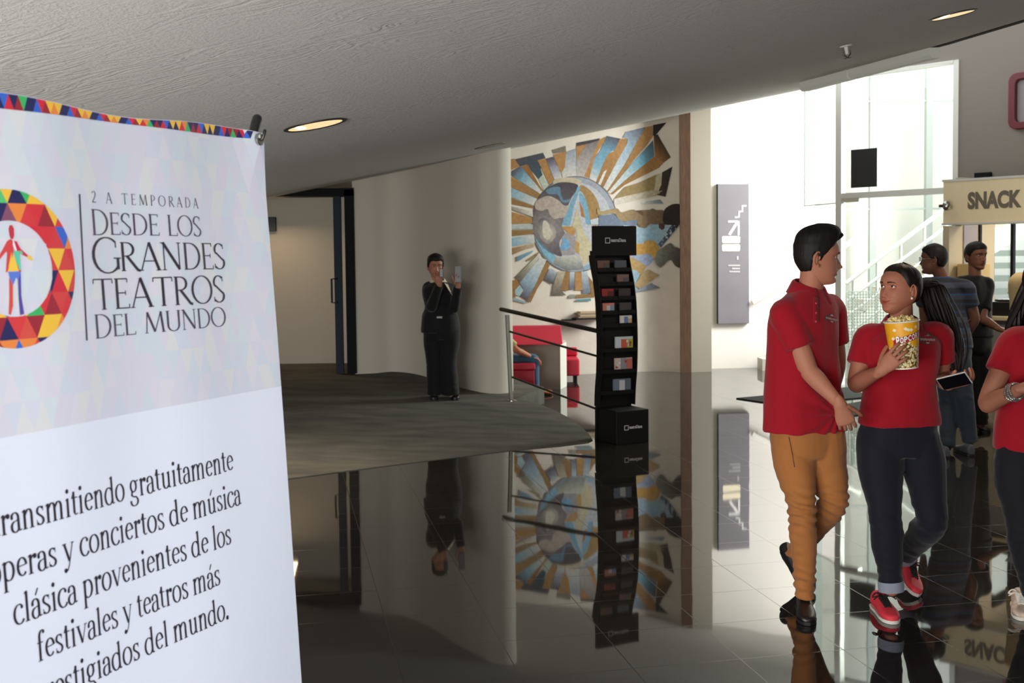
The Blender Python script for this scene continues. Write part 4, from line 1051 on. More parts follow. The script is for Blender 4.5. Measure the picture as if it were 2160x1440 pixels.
mb = MB(); gslab(mb, g_s(2058), g_s(2092), g_at(2075, 374).z, g_at(2075, 368).z + .02, .05, .005); tag(link('wall_vent', mb, M_BLACKSTEEL, None, False), 'thin dark vent slot on the wall right above the snack sign', 'vent')

# ================================================================== OUTSIDE, SEEN THROUGH THE KIOSK WINDOW
gb = MB(); gb.box((5.5, 19.2, 0), (16, 19.5, 2.6)); struct('wall_outside', gb, mat('pale outside wall', (206, 210, 196), .8))
for k in range(6):
    mb = MB(); mb.box((6.7, 16.15 + .24 * k, .62 + .19 * k), (9.4, 16.15 + .24 * (k + 1) + .04, .71 + .19 * k))
    for xs_ in (6.9, 9.2): mb.box((xs_, 16.2 + .24 * k, 0), (xs_ + .08, 16.3 + .24 * k, .62 + .19 * k))
    o = link('step', mb, mat('grey green outdoor step', (140, 152, 134), .8), None, False); o.name = 'garden_step'; tag(o, 'grey-green outdoor step seen through the kiosk window', 'step', 'outdoor steps behind the kiosk window')
d = bpy.data.lights.new('kiosk fill', 'AREA'); d.energy = 30; d.color = (1, .84, .6); d.size = .8  # fill light added to brighten the kiosk, without a fitting
o = bpy.data.objects.new('kiosk fill', d); COL.objects.link(o); q_ = kpt(1.2, -1.0, 2.28); o.location = q_
d = bpy.data.lights.new('snack sign fill', 'SPOT'); d.energy = 80; d.color = (1, .86, .66); d.spot_size = radians(160); d.spot_blend = .5; d.shadow_soft_size = .1  # unseen spot added to brighten the snack sign
o = bpy.data.objects.new('snack sign fill', d); COL.objects.link(o); o.location = (3.75, 7.9, 3.0)
# ================================================================== SUN AND MOON MURAL (flat paint on the wall)
def mural_pt(px, py, off):
    r = ray(px, py)
    for (a, b), (c, d) in zip(mural_front, mural_front[1:]):
        p0 = V((a, b)); e = V((c - a, d - b)); n = V((e.y, -e.x)).normalized()
        t = (p0 + n * off - EYE.xy).dot(n) / r.xy.dot(n); p = EYE + r * t
        s = (p.xy - p0).dot(e) / e.length_squared
        if -.02 <= s <= 1.0 or ((c, d) == mural_front[-1] and s >= 0): return p
    return EYE + r * t
OC, OD, OL = (168, 128, 80), (142, 112, 72), (146, 128, 90)
BL, BP_, GD_, GM, TE, KB, PA, CR = (122, 164, 184), (176, 190, 196), (84, 80, 90), (132, 128, 126), (62, 84, 94), (46, 42, 42), (206, 202, 194), (184, 174, 150)
MU = MB(); MCX, MCY = 1213, 473; mdepth = [0]
TR = {'A': (1060, 240, .13889), 'B': (1240, 240, .13889), 'C': (1060, 430, .15273), 'D': (1300, 430, .15273), 'P': (0, 0, 1)}
def closed_curve(P, n=6):
    m = len(P); Q = []
    for i in range(m):
        p0, p1, p2, p3 = P[i - 1], P[i], P[(i + 1) % m], P[(i + 2) % m]
        for k in range(n):
            t = k / n; Q.append(tuple(.5 * (2 * b + (c - a) * t + (2 * a - 5 * b + 4 * c - d) * t * t + (3 * b - a - 3 * c + d) * t**3) for a, b, c, d in zip(p0, p1, p2, p3)))
    return Q
def pm(k, pts, cin, cout=None, soft=False, ctr=None):
    ox, oy, s = TR[k]; P = [(ox + s * x, oy + s * y) for x, y in pts]; cout = cout or cin
    if soft: P = closed_curve(P)
    CX_, CY_ = ctr or (MCX, MCY)
    # finer outline, so that paint can grade along long edges
    Q = []
    for (x0, y0), (x1, y1) in zip(P, P[1:] + P[:1]):
        n = max(1, int(sqrt((x1 - x0)**2 + (y1 - y0)**2) / 6)); Q += [(lerp(x0, x1, i / n), lerp(y0, y1, i / n)) for i in range(n)]
    stops = [cin, cout] if not isinstance(cin[0], tuple) else list(cin)
    bmm = bmesh.new(); f = bmm.faces.new([bmm.verts.new((x, y, 0)) for x, y in Q]); bmesh.ops.triangulate(bmm, faces=[f])
    bmesh.ops.subdivide_edges(bmm, edges=[e for e in bmm.edges if e.calc_length() > 9], cuts=3, use_grid_fill=True); bmesh.ops.triangulate(bmm, faces=bmm.faces[:])
    R = [sqrt((v.co.x - CX_)**2 + (v.co.y - CY_)**2) for v in bmm.verts]; a, b = min(R), max(R); cols = []
    for r_ in R:
        t = (r_ - a) / max(b - a, 1e-6) * (len(stops) - 1); i = min(int(t), len(stops) - 2) if len(stops) > 1 else 0
        c0, c1 = stops[i], stops[min(i + 1, len(stops) - 1)]; cols.append(srgb(*[lerp(u, v, t - i) for u, v in zip(c0, c1)]))
    mdepth[0] += .00016; bmm.verts.index_update()
    MU.add([mural_pt(v.co.x, v.co.y, .003 + mdepth[0]) for v in bmm.verts], [tuple(v.index for v in q.verts) for q in bmm.faces], 0, cols); bmm.free()
pm('A', [(122, 690), (180, 680), (265, 800), (122, 860)], OC)
pm('A', [(190, 690), (615, 590), (655, 670), (530, 705), (610, 925), (545, 990), (370, 770), (270, 800)], TE, GD_)
pm('A', [(545, 990), (610, 925), (710, 1090), (630, 1165)], (176, 186, 172))
pm('A', [(122, 880), (275, 795), (560, 1130), (600, 1200), (575, 1215), (122, 930)], (PA, BP_, BL, GD_))
pm('A', [(290, 800), (385, 770), (560, 1080), (620, 1165), (590, 1170)], (150, 108, 62))
pm('A', [(122, 945), (150, 960), (590, 1230), (540, 1290), (122, 1110)], OD, OC)
pm('A', [(122, 1118), (540, 1300), (500, 1400), (122, 1260)], PA, BL)
pm('A', [(122, 1270), (500, 1410), (490, 1440), (122, 1370)], OD)
pm('A', [(530, 705), (650, 672), (780, 1010), (715, 1080)], OC)
pm('A', [(660, 680), (770, 650), (880, 890), (900, 1000), (800, 1030)], (PA, (150, 152, 166), GD_))
pm('A', [(975, 575), (1118, 525), (1118, 980), (920, 990), (890, 880)], PA, (140, 152, 164))
pm('A', [(770, 620), (965, 570), (950, 800), (905, 890), (870, 870)], OC); pm('A', [(750, 550), (960, 485), (965, 572), (775, 607)], (124, 118, 104))
pm('A', [(1280, 460), (1470, 400), (1390, 700), (1250, 970), (1120, 980), (1122, 690)], (184, 178, 172), (118, 114, 112))
pm('A', [(1122, 490), (1280, 455), (1122, 690)], OC); pm('A', [(1125, 440), (1480, 370), (1470, 402), (1280, 460), (1125, 490)], (74, 70, 72))
pm('B', [(170, 400), (275, 345), (250, 430), (160, 560), (100, 700), (25, 970), (-60, 950), (0, 820)], OC)
pm('B', [(290, 335), (490, 375), (420, 540), (310, 600), (120, 1040), (20, 990), (100, 680), (190, 560), (250, 430)], (PA, BL, (104, 150, 172), GD_))
pm('B', [(310, 600), (400, 570), (490, 380), (605, 375), (560, 560), (420, 770), (330, 960), (240, 1115), (120, 1050), (230, 760)], OD, OC)
pm('B', [(290, 850), (190, 1090), (155, 1065), (240, 880)], PA)
pm('B', [(530, 360), (575, 275), (880, 200), (840, 290), (740, 430), (560, 760), (290, 1170), (235, 1120), (420, 770), (600, 440), (605, 378)], (PA, BP_, (146, 170, 186), (112, 116, 130)))
pm('B', [(880, 200), (985, 180), (990, 340), (900, 470), (700, 700), (500, 960), (330, 1195), (292, 1170), (560, 760), (740, 430)], OD, OC)
pm('B', [(990, 400), (1010, 640), (900, 740), (720, 880), (540, 1030), (345, 1212), (300, 1195), (500, 960), (720, 700)], (PA, BP_, (112, 164, 186), (72, 82, 94)))
pm('B', [(990, 170), (1195, 130), (1060, 290), (1020, 340), (990, 330)], KB)
pm('B', [(1000, 340), (1060, 310), (1260, 660), (1150, 740), (1020, 650), (1010, 560)], (150, 110, 66), (52, 44, 38))
pm('B', [(1020, 640), (1150, 740), (1080, 820), (800, 960), (560, 1080), (380, 1222), (342, 1212), (720, 880)], OD, (152, 114, 68))
pm('B', [(560, 1110), (770, 1045), (1040, 920), (1010, 1150), (480, 1280), (400, 1290)], OL)
pm('B', [(1040, 920), (1130, 895), (1130, 1180), (1010, 1150)], CR); pm('B', [(1125, 890), (1285, 800), (1180, 1260), (1050, 1230), (1110, 1170)], (70, 58, 48), KB)
pm('B', [(400, 1290), (1010, 1150), (1110, 1180), (1060, 1240), (500, 1360), (400, 1375)], PA, (166, 154, 124)); pm('B', [(820, 1340), (1100, 1300), (1150, 1365), (820, 1365)], PA, (112, 130, 136))
ell = lambda cx, cy, rx, ry, a0=0, a1=360, n=40: [(cx + rx * cos(radians(a0 + (a1 - a0) * k / n)), cy + ry * sin(radians(a0 + (a1 - a0) * k / n))) for k in range(n + (a1 - a0 != 360))]
pm('P', ell(1213, 473, 91, 102), (100, 102, 108)); pm('P', ell(1213, 473, 89, 100), (150, 156, 166)); pm('P', ell(1212, 474, 80, 90), (176, 180, 186))
pm('P', ell(1196, 384, 30, 10), CR)
pm('P', [(1226, 390), (1246, 402), (1262, 428), (1268, 462), (1266, 474), (1244, 472), (1240, 440), (1232, 412), (1222, 400)], (152, 124, 80), soft=True)
pm('P', [(1224, 406), (1236, 422), (1242, 446), (1244, 472), (1236, 470), (1230, 440), (1222, 420)], (116, 160, 182), soft=True); pm('P', [(1222, 424), (1230, 440), (1234, 460), (1226, 456)], (166, 118, 66))
pm('P', [(1219.7, 391), (1185, 384), (1160, 393), (1143, 407), (1130, 430), (1124, 460), (1124, 480), (1128, 497), (1145, 521), (1167, 535), (1185, 540), (1180, 521), (1182, 506), (1191, 491), (1185, 476), (1190, 457), (1204, 420)], ((150, 144, 142), (96, 90, 94), (70, 66, 72)), soft=True, ctr=(1155, 480))
pm('C', [(520, 210), (620, 205), (700, 300), (740, 420), (640, 550), (540, 490), (470, 330)], (190, 184, 170), (104, 98, 100), soft=True, ctr=(1158, 492)); pm('C', [(560, 250), (620, 250), (680, 400), (640, 490), (560, 440)], (196, 190, 174), soft=True)
pm('C', [(455, 60), (470, -40), (620, -110), (760, -60), (850, 20), (930, 30), (860, 175), (780, 195), (710, 205), (650, 140), (620, 70), (540, 95)], (172, 160, 150), soft=True)
pm('A', [(660, 1160), (780, 1110), (870, 1120), (890, 1220), (930, 1310), (1040, 1290), (1000, 1340), (900, 1335), (840, 1230), (760, 1220), (690, 1210)], (96, 126, 146), soft=True)
pm('P', [(1219, 393), (1225, 395), (1212, 430), (1202, 476), (1184, 475), (1205, 425)], (116, 158, 178))
pm('C', [(1030, 60), (960, 310), (1010, 330), (1060, 700), (1110, 850), (1220, 760), (1220, 540), (1120, 380), (1060, 180)], (186, 178, 148))
pm('C', [(810, 310), (960, 310), (1010, 350), (1000, 430), (950, 450), (870, 370)], (172, 134, 84)); pm('C', [(860, 390), (1010, 450), (1000, 700), (820, 710), (800, 600)], (150, 146, 146)); pm('C', [(820, 470), (890, 490), (930, 590), (850, 640), (790, 600), (840, 540)], (112, 160, 194), soft=True); pm('C', [(1000, 500), (1060, 540), (1060, 690), (1000, 660)], (176, 146, 92))
pm('C', [(440, 460), (560, 610), (740, 730), (700, 830), (560, 690)], (124, 170, 190)); pm('C', [(720, 740), (1090, 710), (1120, 900), (900, 920), (700, 820)], (190, 190, 176), (116, 122, 122)); pm('C', [(1120, 890), (1230, 830), (1240, 860), (1130, 920)], BL)
pm('C', [(1210, 220), (1360, 180), (1375, 285), (1220, 285)], BP_)
pm('C', [(115, 30), (420, 110), (420, 180), (115, 70)], PA, (150, 142, 132)); pm('C', [(115, 105), (410, 190), (410, 265), (115, 275)], OC); pm('C', [(115, 290), (415, 280), (420, 350), (115, 345)], (172, 180, 180)); pm('C', [(115, 360), (425, 360), (430, 410), (118, 445)], OD)
pm('C', [(115, 470), (430, 420), (450, 530), (118, 590)], PA, BL); pm('C', [(118, 610), (450, 540), (430, 600), (330, 620), (118, 710)], CR, (140, 108, 70)); pm('C', [(195, 730), (430, 640), (400, 680), (200, 800)], BL, (98, 134, 150)); pm('C', [(330, 780), (520, 650), (500, 680), (370, 790)], OL)
pm('C', [(180, 1010), (510, 680), (530, 700), (350, 1000), (240, 1080)], (PA, (160, 160, 140), (100, 96, 88))); pm('C', [(240, 1090), (520, 740), (610, 770), (470, 1100), (360, 1340), (250, 1270), (290, 1180)], (PA, BP_, (140, 164, 180), (92, 88, 98)))
pm('C', [(390, 1360), (340, 1340), (470, 1080), (600, 790), (660, 830), (560, 1050), (480, 1170)], OD); pm('C', [(125, 1060), (200, 1040), (240, 1110), (170, 1190), (180, 1300), (128, 1320)], (146, 112, 68)); pm('C', [(170, 1190), (240, 1120), (290, 1190), (240, 1270), (180, 1260)], (156, 184, 188)); pm('C', [(160, 1290), (340, 1360), (330, 1378), (128, 1328)], (140, 164, 166))
pm('C', [(570, 1040), (660, 880), (750, 940), (690, 1110)], BP_, (76, 74, 82)); pm('C', [(680, 1265), (700, 1130), (760, 930), (870, 930), (800, 1180), (880, 1260)], CR, (96, 92, 84)); pm('C', [(800, 1190), (870, 930), (930, 930), (910, 1200)], OD); pm('C', [(920, 1180), (930, 940), (1000, 940), (990, 1180)], BP_, (96, 100, 112)); pm('C', [(1000, 1190), (1005, 940), (1090, 940), (1110, 1190)], OC)
pm('C', [(1110, 1240), (1090, 930), (1170, 940), (1220, 1230)], BP_, (104, 114, 130)); pm('C', [(1180, 990), (1260, 1090), (1300, 1280), (1010, 1300), (1010, 1250), (1230, 1250)], OD); pm('C', [(930, 1250), (910, 1300), (1000, 1300), (1000, 1250)], (136, 144, 138)); pm('C', [(1010, 1320), (1220, 1305), (1220, 1340), (1010, 1345)], (92, 136, 148))
pm('D', [(-260, 60), (-200, 100), (0, 60), (60, 110), (120, 105), (200, 80), (260, 85), (310, 130), (370, 160), (430, 120), (490, 65), (560, 85), (660, 100), (670, 280), (590, 290), (480, 275), (440, 295), (400, 335), (330, 320), (290, 260), (220, 220), (100, 240), (20, 190), (-40, 130), (-240, 150)], (164, 146, 106), (112, 92, 74), soft=True)
pm('D', [(-240, 160), (-40, 140), (20, 195), (100, 245), (220, 220), (290, 222), (285, 300), (-240, 300)], (110, 124, 142))
pm('D', [(100, 290), (340, 325), (400, 340), (470, 285), (590, 280), (630, 360), (680, 290), (860, 300), (610, 600), (540, 520), (420, 500), (300, 560), (100, 560)], ((180, 196, 204), (140, 172, 190), (170, 186, 194)))
pm('D', [(760, 290), (865, 295), (615, 602), (570, 560), (640, 480)], (96, 112, 128), (36, 38, 46)); pm('D', [(660, 90), (760, 10), (860, 0), (885, 40), (885, 270), (760, 290), (650, 260)], (52, 45, 43), soft=True); pm('D', [(580, 270), (672, 270), (665, 340), (630, 360), (590, 330)], (78, 62, 58))
pm('D', [(100, 560), (370, 550), (420, 505), (520, 510), (570, 580), (590, 640), (530, 760), (480, 690), (400, 690), (310, 720), (100, 740)], (188, 148, 80), soft=True); pm('D', [(140, 735), (400, 690), (490, 700), (510, 770), (420, 860), (320, 800)], (148, 162, 186), soft=True); pm('D', [(100, 740), (220, 740), (330, 800), (420, 860), (350, 980), (150, 880)], (172, 146, 98))
pm('D', [(100, 870), (280, 920), (330, 970), (250, 1130), (300, 1170), (230, 1222), (100, 1230)], (146, 174, 190)); pm('D', [(440, 900), (600, 985), (460, 1080), (330, 1172), (250, 1130), (330, 990)], (170, 148, 108)); pm('D', [(320, 1172), (480, 1090), (610, 1160), (230, 1222)], (146, 156, 168), (112, 116, 124))
pm('D', [(530, 780), (570, 650), (640, 600), (740, 540), (800, 590), (885, 640), (885, 860), (850, 875), (800, 840), (760, 780), (710, 790), (640, 860), (590, 870)], (130, 136, 124), (62, 58, 56), soft=True)
mo = link('mural', MU, attr_mat('mural paint', .75, .2, var=(26, .16)), None, smooth=False, normals=False)
tag(mo, 'painted mural of a sun with blue and ochre rays around a moon face', 'mural')
# ================================================================== PEOPLE
def skin(name, c): return mat(name, c, .55, spec=.25, bump=(500, .08, .0008), sss=.12)
HF = [(-.118, .030), (-.113, .062), (-.106, .078), (-.098, .083), (-.086, .082), (-.074, .078), (-.060, .0855), (-.046, .0845), (-.030, .080), (-.010, .080), (.010, .080), (.024, .087), (.036, .089), (.055, .086), (.075, .075), (.092, .056), (.104, .034), (.111, .014), (.1155, -.012)]
HB = [(-.118, -.020), (-.10, -.040), (-.075, -.056), (-.045, -.080), (-.015, -.098), (.02, -.106), (.05, -.103), (.075, -.090), (.092, -.070), (.104, -.048), (.111, -.030), (.1155, -.014)]
HW = [(-.118, .016), (-.108, .032), (-.095, .045), (-.075, .056), (-.05, .064), (-.025, .069), (0, .073), (.03, .0765), (.055, .0745), (.075, .066), (.092, .052), (.104, .034), (.111, .017), (.1155, .001)]
class Lut:
    def __init__(s, pts, n=900): s.a = pts[0][0]; s.b = pts[-1][0]; s.n = n; s.v = [curve1(pts, lerp(s.a, s.b, i / n)) for i in range(n + 1)]
    def __call__(s, x):
        t = clamp((x - s.a) / (s.b - s.a)) * s.n; i = min(int(t), s.n - 1); return s.v[i] + (s.v[i + 1] - s.v[i]) * (t - i)
HFc, HBc, HWc = Lut(HF), Lut(HB), Lut(HW)
NZc = Lut([(-.052, 0), (-.043, .004), (-.038, .020), (-.031, .026), (-.022, .021), (-.006, .013), (.010, .006), (.022, .001), (.03, 0)])
def g2(x, s): return exp(-(x / s) ** 2)
class Head:
    def __init__(s, c, yaw, pitch=0, roll=0, k=1.0, jaw=1.0, cheek=0.0, nose=1.0, open_=0.0, smile=0.0, gaze=(0, 0), lids=18, hair=None, female=False, res=1.0, lip=1.0, muzzle=0.0, mouth=0.0, ear_y=-.022):
        s.lip = lip; s.muzzle = muzzle; s.zm0 = -.0585 + mouth; s.ear_y = ear_y
        s.k = k; s.jaw = jaw; s.cheek = cheek; s.nose = nose; s.open = open_; s.smile = smile; s.gaze = gaze; s.lids = lids; s.female = female; s.res = res
        # local: x = the person's left, y = face forward, z = up
        Rm = Matrix.Rotation(yaw, 3, 'Z') @ Matrix.Rotation(pitch, 3, 'X') @ Matrix.Rotation(roll, 3, 'Y')
        s.R = Rm @ Matrix(((-1, 0, 0), (0, 1, 0), (0, 0, 1))) if False else Rm; s.c = V(c)
    def W(s, p): return s.c + s.R @ (V(p) * s.k)
    def surf(s, a, z, feat=True):
        f, b, w = HFc(z), HBc(z), HWc(z)
        low = sstep(.0, -.10, z)
        w *= lerp(1, s.jaw, low) * (1 + s.cheek * g2(z + .045, .04)); yc = lerp(b, f, .44)
        ca, sa = cos(a), sin(a); n = 2.35 if ca >= 0 else 2.15
        x = w * math.copysign(abs(sa) ** (2 / n), sa)
        y = yc + ((f - yc) if ca >= 0 else (yc - b)) * math.copysign(abs(ca) ** (2 / n), ca)
        if feat and ca > 0:
            zz = z
            nz = (NZc(z) if -.052 < z < .03 else 0) * s.nose
            y += nz * g2(x, lerp(.0075, .0125, sstep(.01, -.035, z)))
            for q in (-1, 1):
                y += .009 * s.nose * g2(x - q * .0125, .0065) * g2(z + .037, .007)
                y -= .010 * g2(x - q * .031, .017) * g2(z - .011, .0125)
                y += .004 * g2(x - q * .030, .022) * g2(z - .028, .008)
                y += .005 * g2(x - q * .040, .02) * g2(z + .020, .018)
            zm = s.zm0 + s.smile * .006 * (min(abs(x), .03) / .024) ** 2
            y += s.muzzle * g2(x, .032) * g2(z - s.zm0, .022) - (.010 if s.female else 0) * sstep(-.070, -.112, z) * g2(x, .05)
            y += s.lip * .0065 * g2(x, .018) * g2(z - (zm + .0065), .0055) + s.lip * .0065 * g2(x, .017) * g2(z - (zm - .008), .0065)
            y -= (.007 + .010 * s.open) * g2(x, .022 + .004 * s.smile) * g2(z - zm, .0024 + .0045 * s.open)
            y -= .003 * g2(x, .005) * g2(z + .046, .005) + .0045 * g2(x, .03) * g2(z + .080, .006)
            y += .004 * g2(x, .02) * g2(z + .098, .012)
        return V((x, y, z))
    def zrows(s, n):
        out = []
        for i in range(n + 1):
            t = i / n; out.append(-.118 + .2335 * (t if t < .8 else .8 + .2 * sin((t - .8) / .2 * pi / 2) ** 1.0 * 1.0))
        return out
    def acols(s, n):
        out = []
        for j in range(n):
            t = j / n * 2 - 1; out.append(pi * (t * .45 + .55 * t ** 3))
        return out
    def build(s, mb):
        nr, nc = int(96 * s.res), int(88 * s.res)
        Z = s.zrows(nr); A = s.acols(nc); P = [[s.surf(a, z) for a in A] for z in Z]
        vs = [s.W(p) for r in P for p in r]; base = len(mb.v)
        f0, f1 = [], []
        for i in range(nr):
            for j in range(nc):
                k = (j + 1) % nc; f = (i * nc + j, i * nc + k, (i + 1) * nc + k, (i + 1) * nc + j)
                q = (P[i][j] + P[i + 1][k]) / 2; zm = s.zm0 + s.smile * .006 * (min(abs(q.x), .03) / .024) ** 2
                lip = q.y > 0.05 and (q.x / (.0235 + .003 * s.smile)) ** 2 + ((q.z - zm) / ((.0115 if q.z < zm else .0095) * (.82 if s.female else 1))) ** 2 < 1
                (f1 if lip else f0).append(f)
        f0.append(tuple(range(nc - 1, -1, -1))); f0.append(tuple(range(nr * nc, (nr + 1) * nc)))
        mb.add(vs, f0, 0)
        mb.f += [tuple(i + base for i in f) for f in f1]; mb.m += [1] * len(f1)
        for q in (-1, 1):
            e = V((q * .031, s.surf(0, .011, False).y - .0185, .011)); r = .0135; n = 28
            gx, gz = s.gaze; G = V((sin(gx) * cos(gz), cos(gx) * cos(gz), sin(gz)))
            rings = []; fs = []; mi = []
            xg, yg = frame_of(G)
            for i in range(1, 15):
                t = radians([4, 10, 12.5, 24, 27, 36, 48, 60, 75, 90, 105, 120, 140, 160][i - 1])
                rings.append([s.W(e + (G * cos(t) + (xg * cos(2 * pi * k / n) + yg * sin(2 * pi * k / n)) * sin(t)) * r) for k in range(n)])
            o = len(mb.v); mb.v += [tuple(p) for rg in rings for p in rg]; mb.c += [mb.col] * (n * 14)
            for i in range(13):
                for k in range(n):
                    k2 = (k + 1) % n; mb.f.append((o + i * n + k, o + i * n + k2, o + (i + 1) * n + k2, o + (i + 1) * n + k)); mb.m.append(5 if i < 2 else 3 if i < 4 else 2)
            mb.f.append(tuple(o + k for k in range(n))); mb.m.append(5)
            # lids: skin coloured shells above and below the opening
            for sign, lim in ((1, s.lids), (-1, 24)):
                rl = r * 1.07; rows = []
                AZ = [radians(-80 + 160 * k / 16) for k in range(17)]
                for i in range(7):
                    rw = []
                    for az in AZ:
                        el = radians(lerp(lim * max(0.0, cos(az * 1.25)) - (3 if sign < 0 else 0), 84, i / 6)) * sign
                        rw.append(s.W(e + V((sin(az) * cos(el), cos(az) * cos(el), sin(el))) * rl))
                    rows.append(rw)
                mb.loft(rows, 0, cap=False, closed=False)
                if sign > 0: mb.tube([p + (p - s.W(e)) * .04 for p in rows[0]], (.0013 if s.female else .0008) * s.k, 5, 4)
            # brow
            top, bot = [], []
            for i in range(9):
                t = i / 8; x = q * lerp(.013, .049, t); zc = .0285 + .0055 * sin(t * 2.4) - .004 * t; th = lerp(.0046, .0018, t) * (.8 if s.female else 1.15)
                w = curve1(HW, zc); a = math.copysign(math.asin(min(.999, (abs(x) / w) ** (2.35 / 2))), x)
                for arr, dz in ((top, th), (bot, -th)):
                    p = s.surf(a, zc + dz); arr.append(s.W(p + V((x * .3, 1, 0)).normalized() * .0022))
            mb.loft([top, bot], 4, cap=False, closed=False)
            # ear
            ec = V((q * (curve1(HW, 0) + .0015), s.ear_y, -.004)); hel = []
            for i in range(13):
                t = radians(-120 + 300 * i / 12); hel.append(s.W(ec + V((q * (.006 + .004 * cos(t)), -.016 * cos(t + .25) * (1 if cos(t) > 0 else .7) + .002, .030 * sin(t) + .002))))
            mb.tube(hel, .0045 * s.k, 8, 0, ends=True)
            mb.ball(s.W(ec + V((q * .001, -.004, 0))), .008 * s.k, .014 * s.k, .026 * s.k, 12, 0, s.R); mb.ball(s.W(ec + V((q * .005, .006, -.030))), .005 * s.k, .008 * s.k, .009 * s.k, 10, 0, s.R)
    def hair(s, mb, hairline, thick, seed=0, mi=0, strand=.0016, nr=None, soft=.012):
        """cap of hair: hairline(a)-> z where it starts; thick(a, z) -> how far it stands off"""
        nr = nr or int(84 * s.res); nc = int(110 * s.res); zs = [-.105 + .2205 * (i / nr) for i in range(nr + 1)]; rows = []
        zs[-8:] = [lerp(zs[-9], .1155, 1 - (1 - i / 8) ** 1.6) for i in range(1, 9)]
        HL = [hairline(abs(-pi + 2 * pi * j / nc)) for j in range(nc)]
        for z in zs:
            r = []
            for j in range(nc):
                a = -pi + 2 * pi * j / nc; p = s.surf(a, z, False); n = (p - V((0, -.012, .015))).normalized()
                m = z - HL[j] + .0025 * noise.noise(V((a * 24, z * 9, seed + 7)))
                st = strand * (noise.noise(V((a * 26, z * 14, seed))) + .6 * noise.noise(V((a * 60, z * 30, seed + 3))))
                d = (thick(a, z) + st) * sstep(-.003, soft, m) - .006 * (1 - sstep(-.008, .002, m))
                r.append((s.W(p + n * d), m > -.010))
            rows.append(r)
        R_ = len(rows); fs = [(i * nc + j, i * nc + (j + 1) % nc, (i + 1) * nc + (j + 1) % nc, (i + 1) * nc + j) for i in range(R_ - 1) for j in range(nc) if rows[i][j][1] or rows[i + 1][j][1] or rows[i][(j + 1) % nc][1]]
        fs.append(tuple(range((R_ - 1) * nc, R_ * nc)))
        return mb.add([p for r in rows for p, k in r], fs, mi)

def clean(me):
    b = bmesh.new(); b.from_mesh(me); bmesh.ops.delete(b, geom=[v for v in b.verts if not v.link_faces], context='VERTS'); b.to_mesh(me); b.free(); return me

def hand(mb, wrist, d, palm, k=1.0, side=1, curl=(25, 30, 25), spread=4, thumb=(35, 10), mi=0, curls=None):
    """wrist -> knuckles along d; palm = the way the palm faces; side +1: thumb towards d x palm"""
    d = V(d).normalized(); palm = V(palm); palm = (palm - d * palm.dot(d)).normalized(); t = d.cross(palm) * side    # thumb side
    w = V(wrist)
    mb.sweep([(w - d * .030 * k, .019 * k, .016 * k), (w - d * .004 * k, .0285 * k, .0235 * k), (w + d * .022 * k, .0315 * k, .0195 * k), (w + d * .055 * k, .039 * k, .0165 * k), (w + d * .088 * k, .040 * k, .013 * k)], 16, mi, up=-palm, sub=4)
    lens = [(.040, .025, .020), (.044, .028, .021), (.041, .026, .020), (.032, .020, .018)]
    for i in range(4):
        off = (.029 - .0195 * i); p = w + d * (.090 - .004 * abs(i - 1.2)) * k + t * off * k
        sp = radians(spread) * (1.2 - i); dd = (d * cos(sp) + t * sin(sp)).normalized(); r = (.0088 - .0007 * (i == 3) - .0003 * (i == 0)) * k
        rows = [(p - dd * .012 * k, r * 1.1, r * 1.05), (p, r * 1.08, r * 1.05)]; ang = 0; c3 = curls[i] if curls else curl
        for j in range(3):
            ang += radians(c3[j]); dr = dd * cos(ang) + palm * sin(ang); p = p + dr * lens[i][j] * k; q = r * (1 - .08 * (j + 1)); rows += [(p, q, q)]
        mb.sweep(rows, 10, mi, up=-palm, sub=3)
    p = w + d * .022 * k + t * .026 * k + palm * .004 * k; ab, fl = radians(thumb[0]), radians(thumb[1])
    dd = (d * cos(ab) + t * sin(ab)); dd = (dd * cos(fl) + palm * sin(fl)).normalized(); r = .0105 * k
    p2 = p + dd * .042 * k; d2 = (dd + d * .35 + palm * sin(fl) * .4).normalized(); p3 = p2 + d2 * .030 * k; d3 = (d2 + d * .2 + palm * sin(fl) * .3).normalized()
    mb.sweep([(p - dd * .01 * k, r * 1.25, r * 1.2), (p + dd * .02 * k, r * 1.2, r * 1.1), (p2, r, r), (p3, r * .92, r * .9), (p3 + d3 * .022 * k, r * .78, r * .72)], 10, mi, up=-palm, sub=3)

def ell_ring(c, S, F, rx, ry, n=28, p=2.3, front=1.0):
    out = []
    for k in range(n):
        a = 2 * pi * k / n; ca, sa = cos(a), sin(a)
        ca = math.copysign(abs(ca) ** (2 / p), ca); sa = math.copysign(abs(sa) ** (2 / p), sa)
        out.append(c + S * rx * ca + F * ry * sa * (front if sa > 0 else 1))
    return out
def yawv(deg):                      # 0 faces the camera end of the hall (-y), + turns to +x
    a = radians(deg); return V((sin(a), -cos(a), 0))
def torso_loft(mb, secs, n=30):
    """secs: (z-ordered) center, side vector, forward vector, half width, half depth, front factor"""
    flat = [(*c, *S, *F, rx, ry, fr) for c, S, F, rx, ry, fr in secs]; rows = catmull(flat, 4); rings = []
    for r in rows: rings.append(ell_ring(V(r[0:3]), V(r[3:6]), V(r[6:9]), r[9], r[10], n, 2.35, r[11]))
    mb.loft(rings)
def wrinkle(amp, scale, axis=(1, 1, 2.2), seed=0.0, extra=None):
    def f(co, no):
        v = V((co.x * scale * axis[0], co.y * scale * axis[1], co.z * scale * axis[2])) + V((seed, seed * .7, 0))
        h = noise.noise(v) + .5 * noise.noise(v * 2.1 + V((5, 1, 3)))
        h = h * abs(h) ** .3
        if extra: h += extra(co) / max(amp, 1e-6)
        return co + no * amp * h
    return f
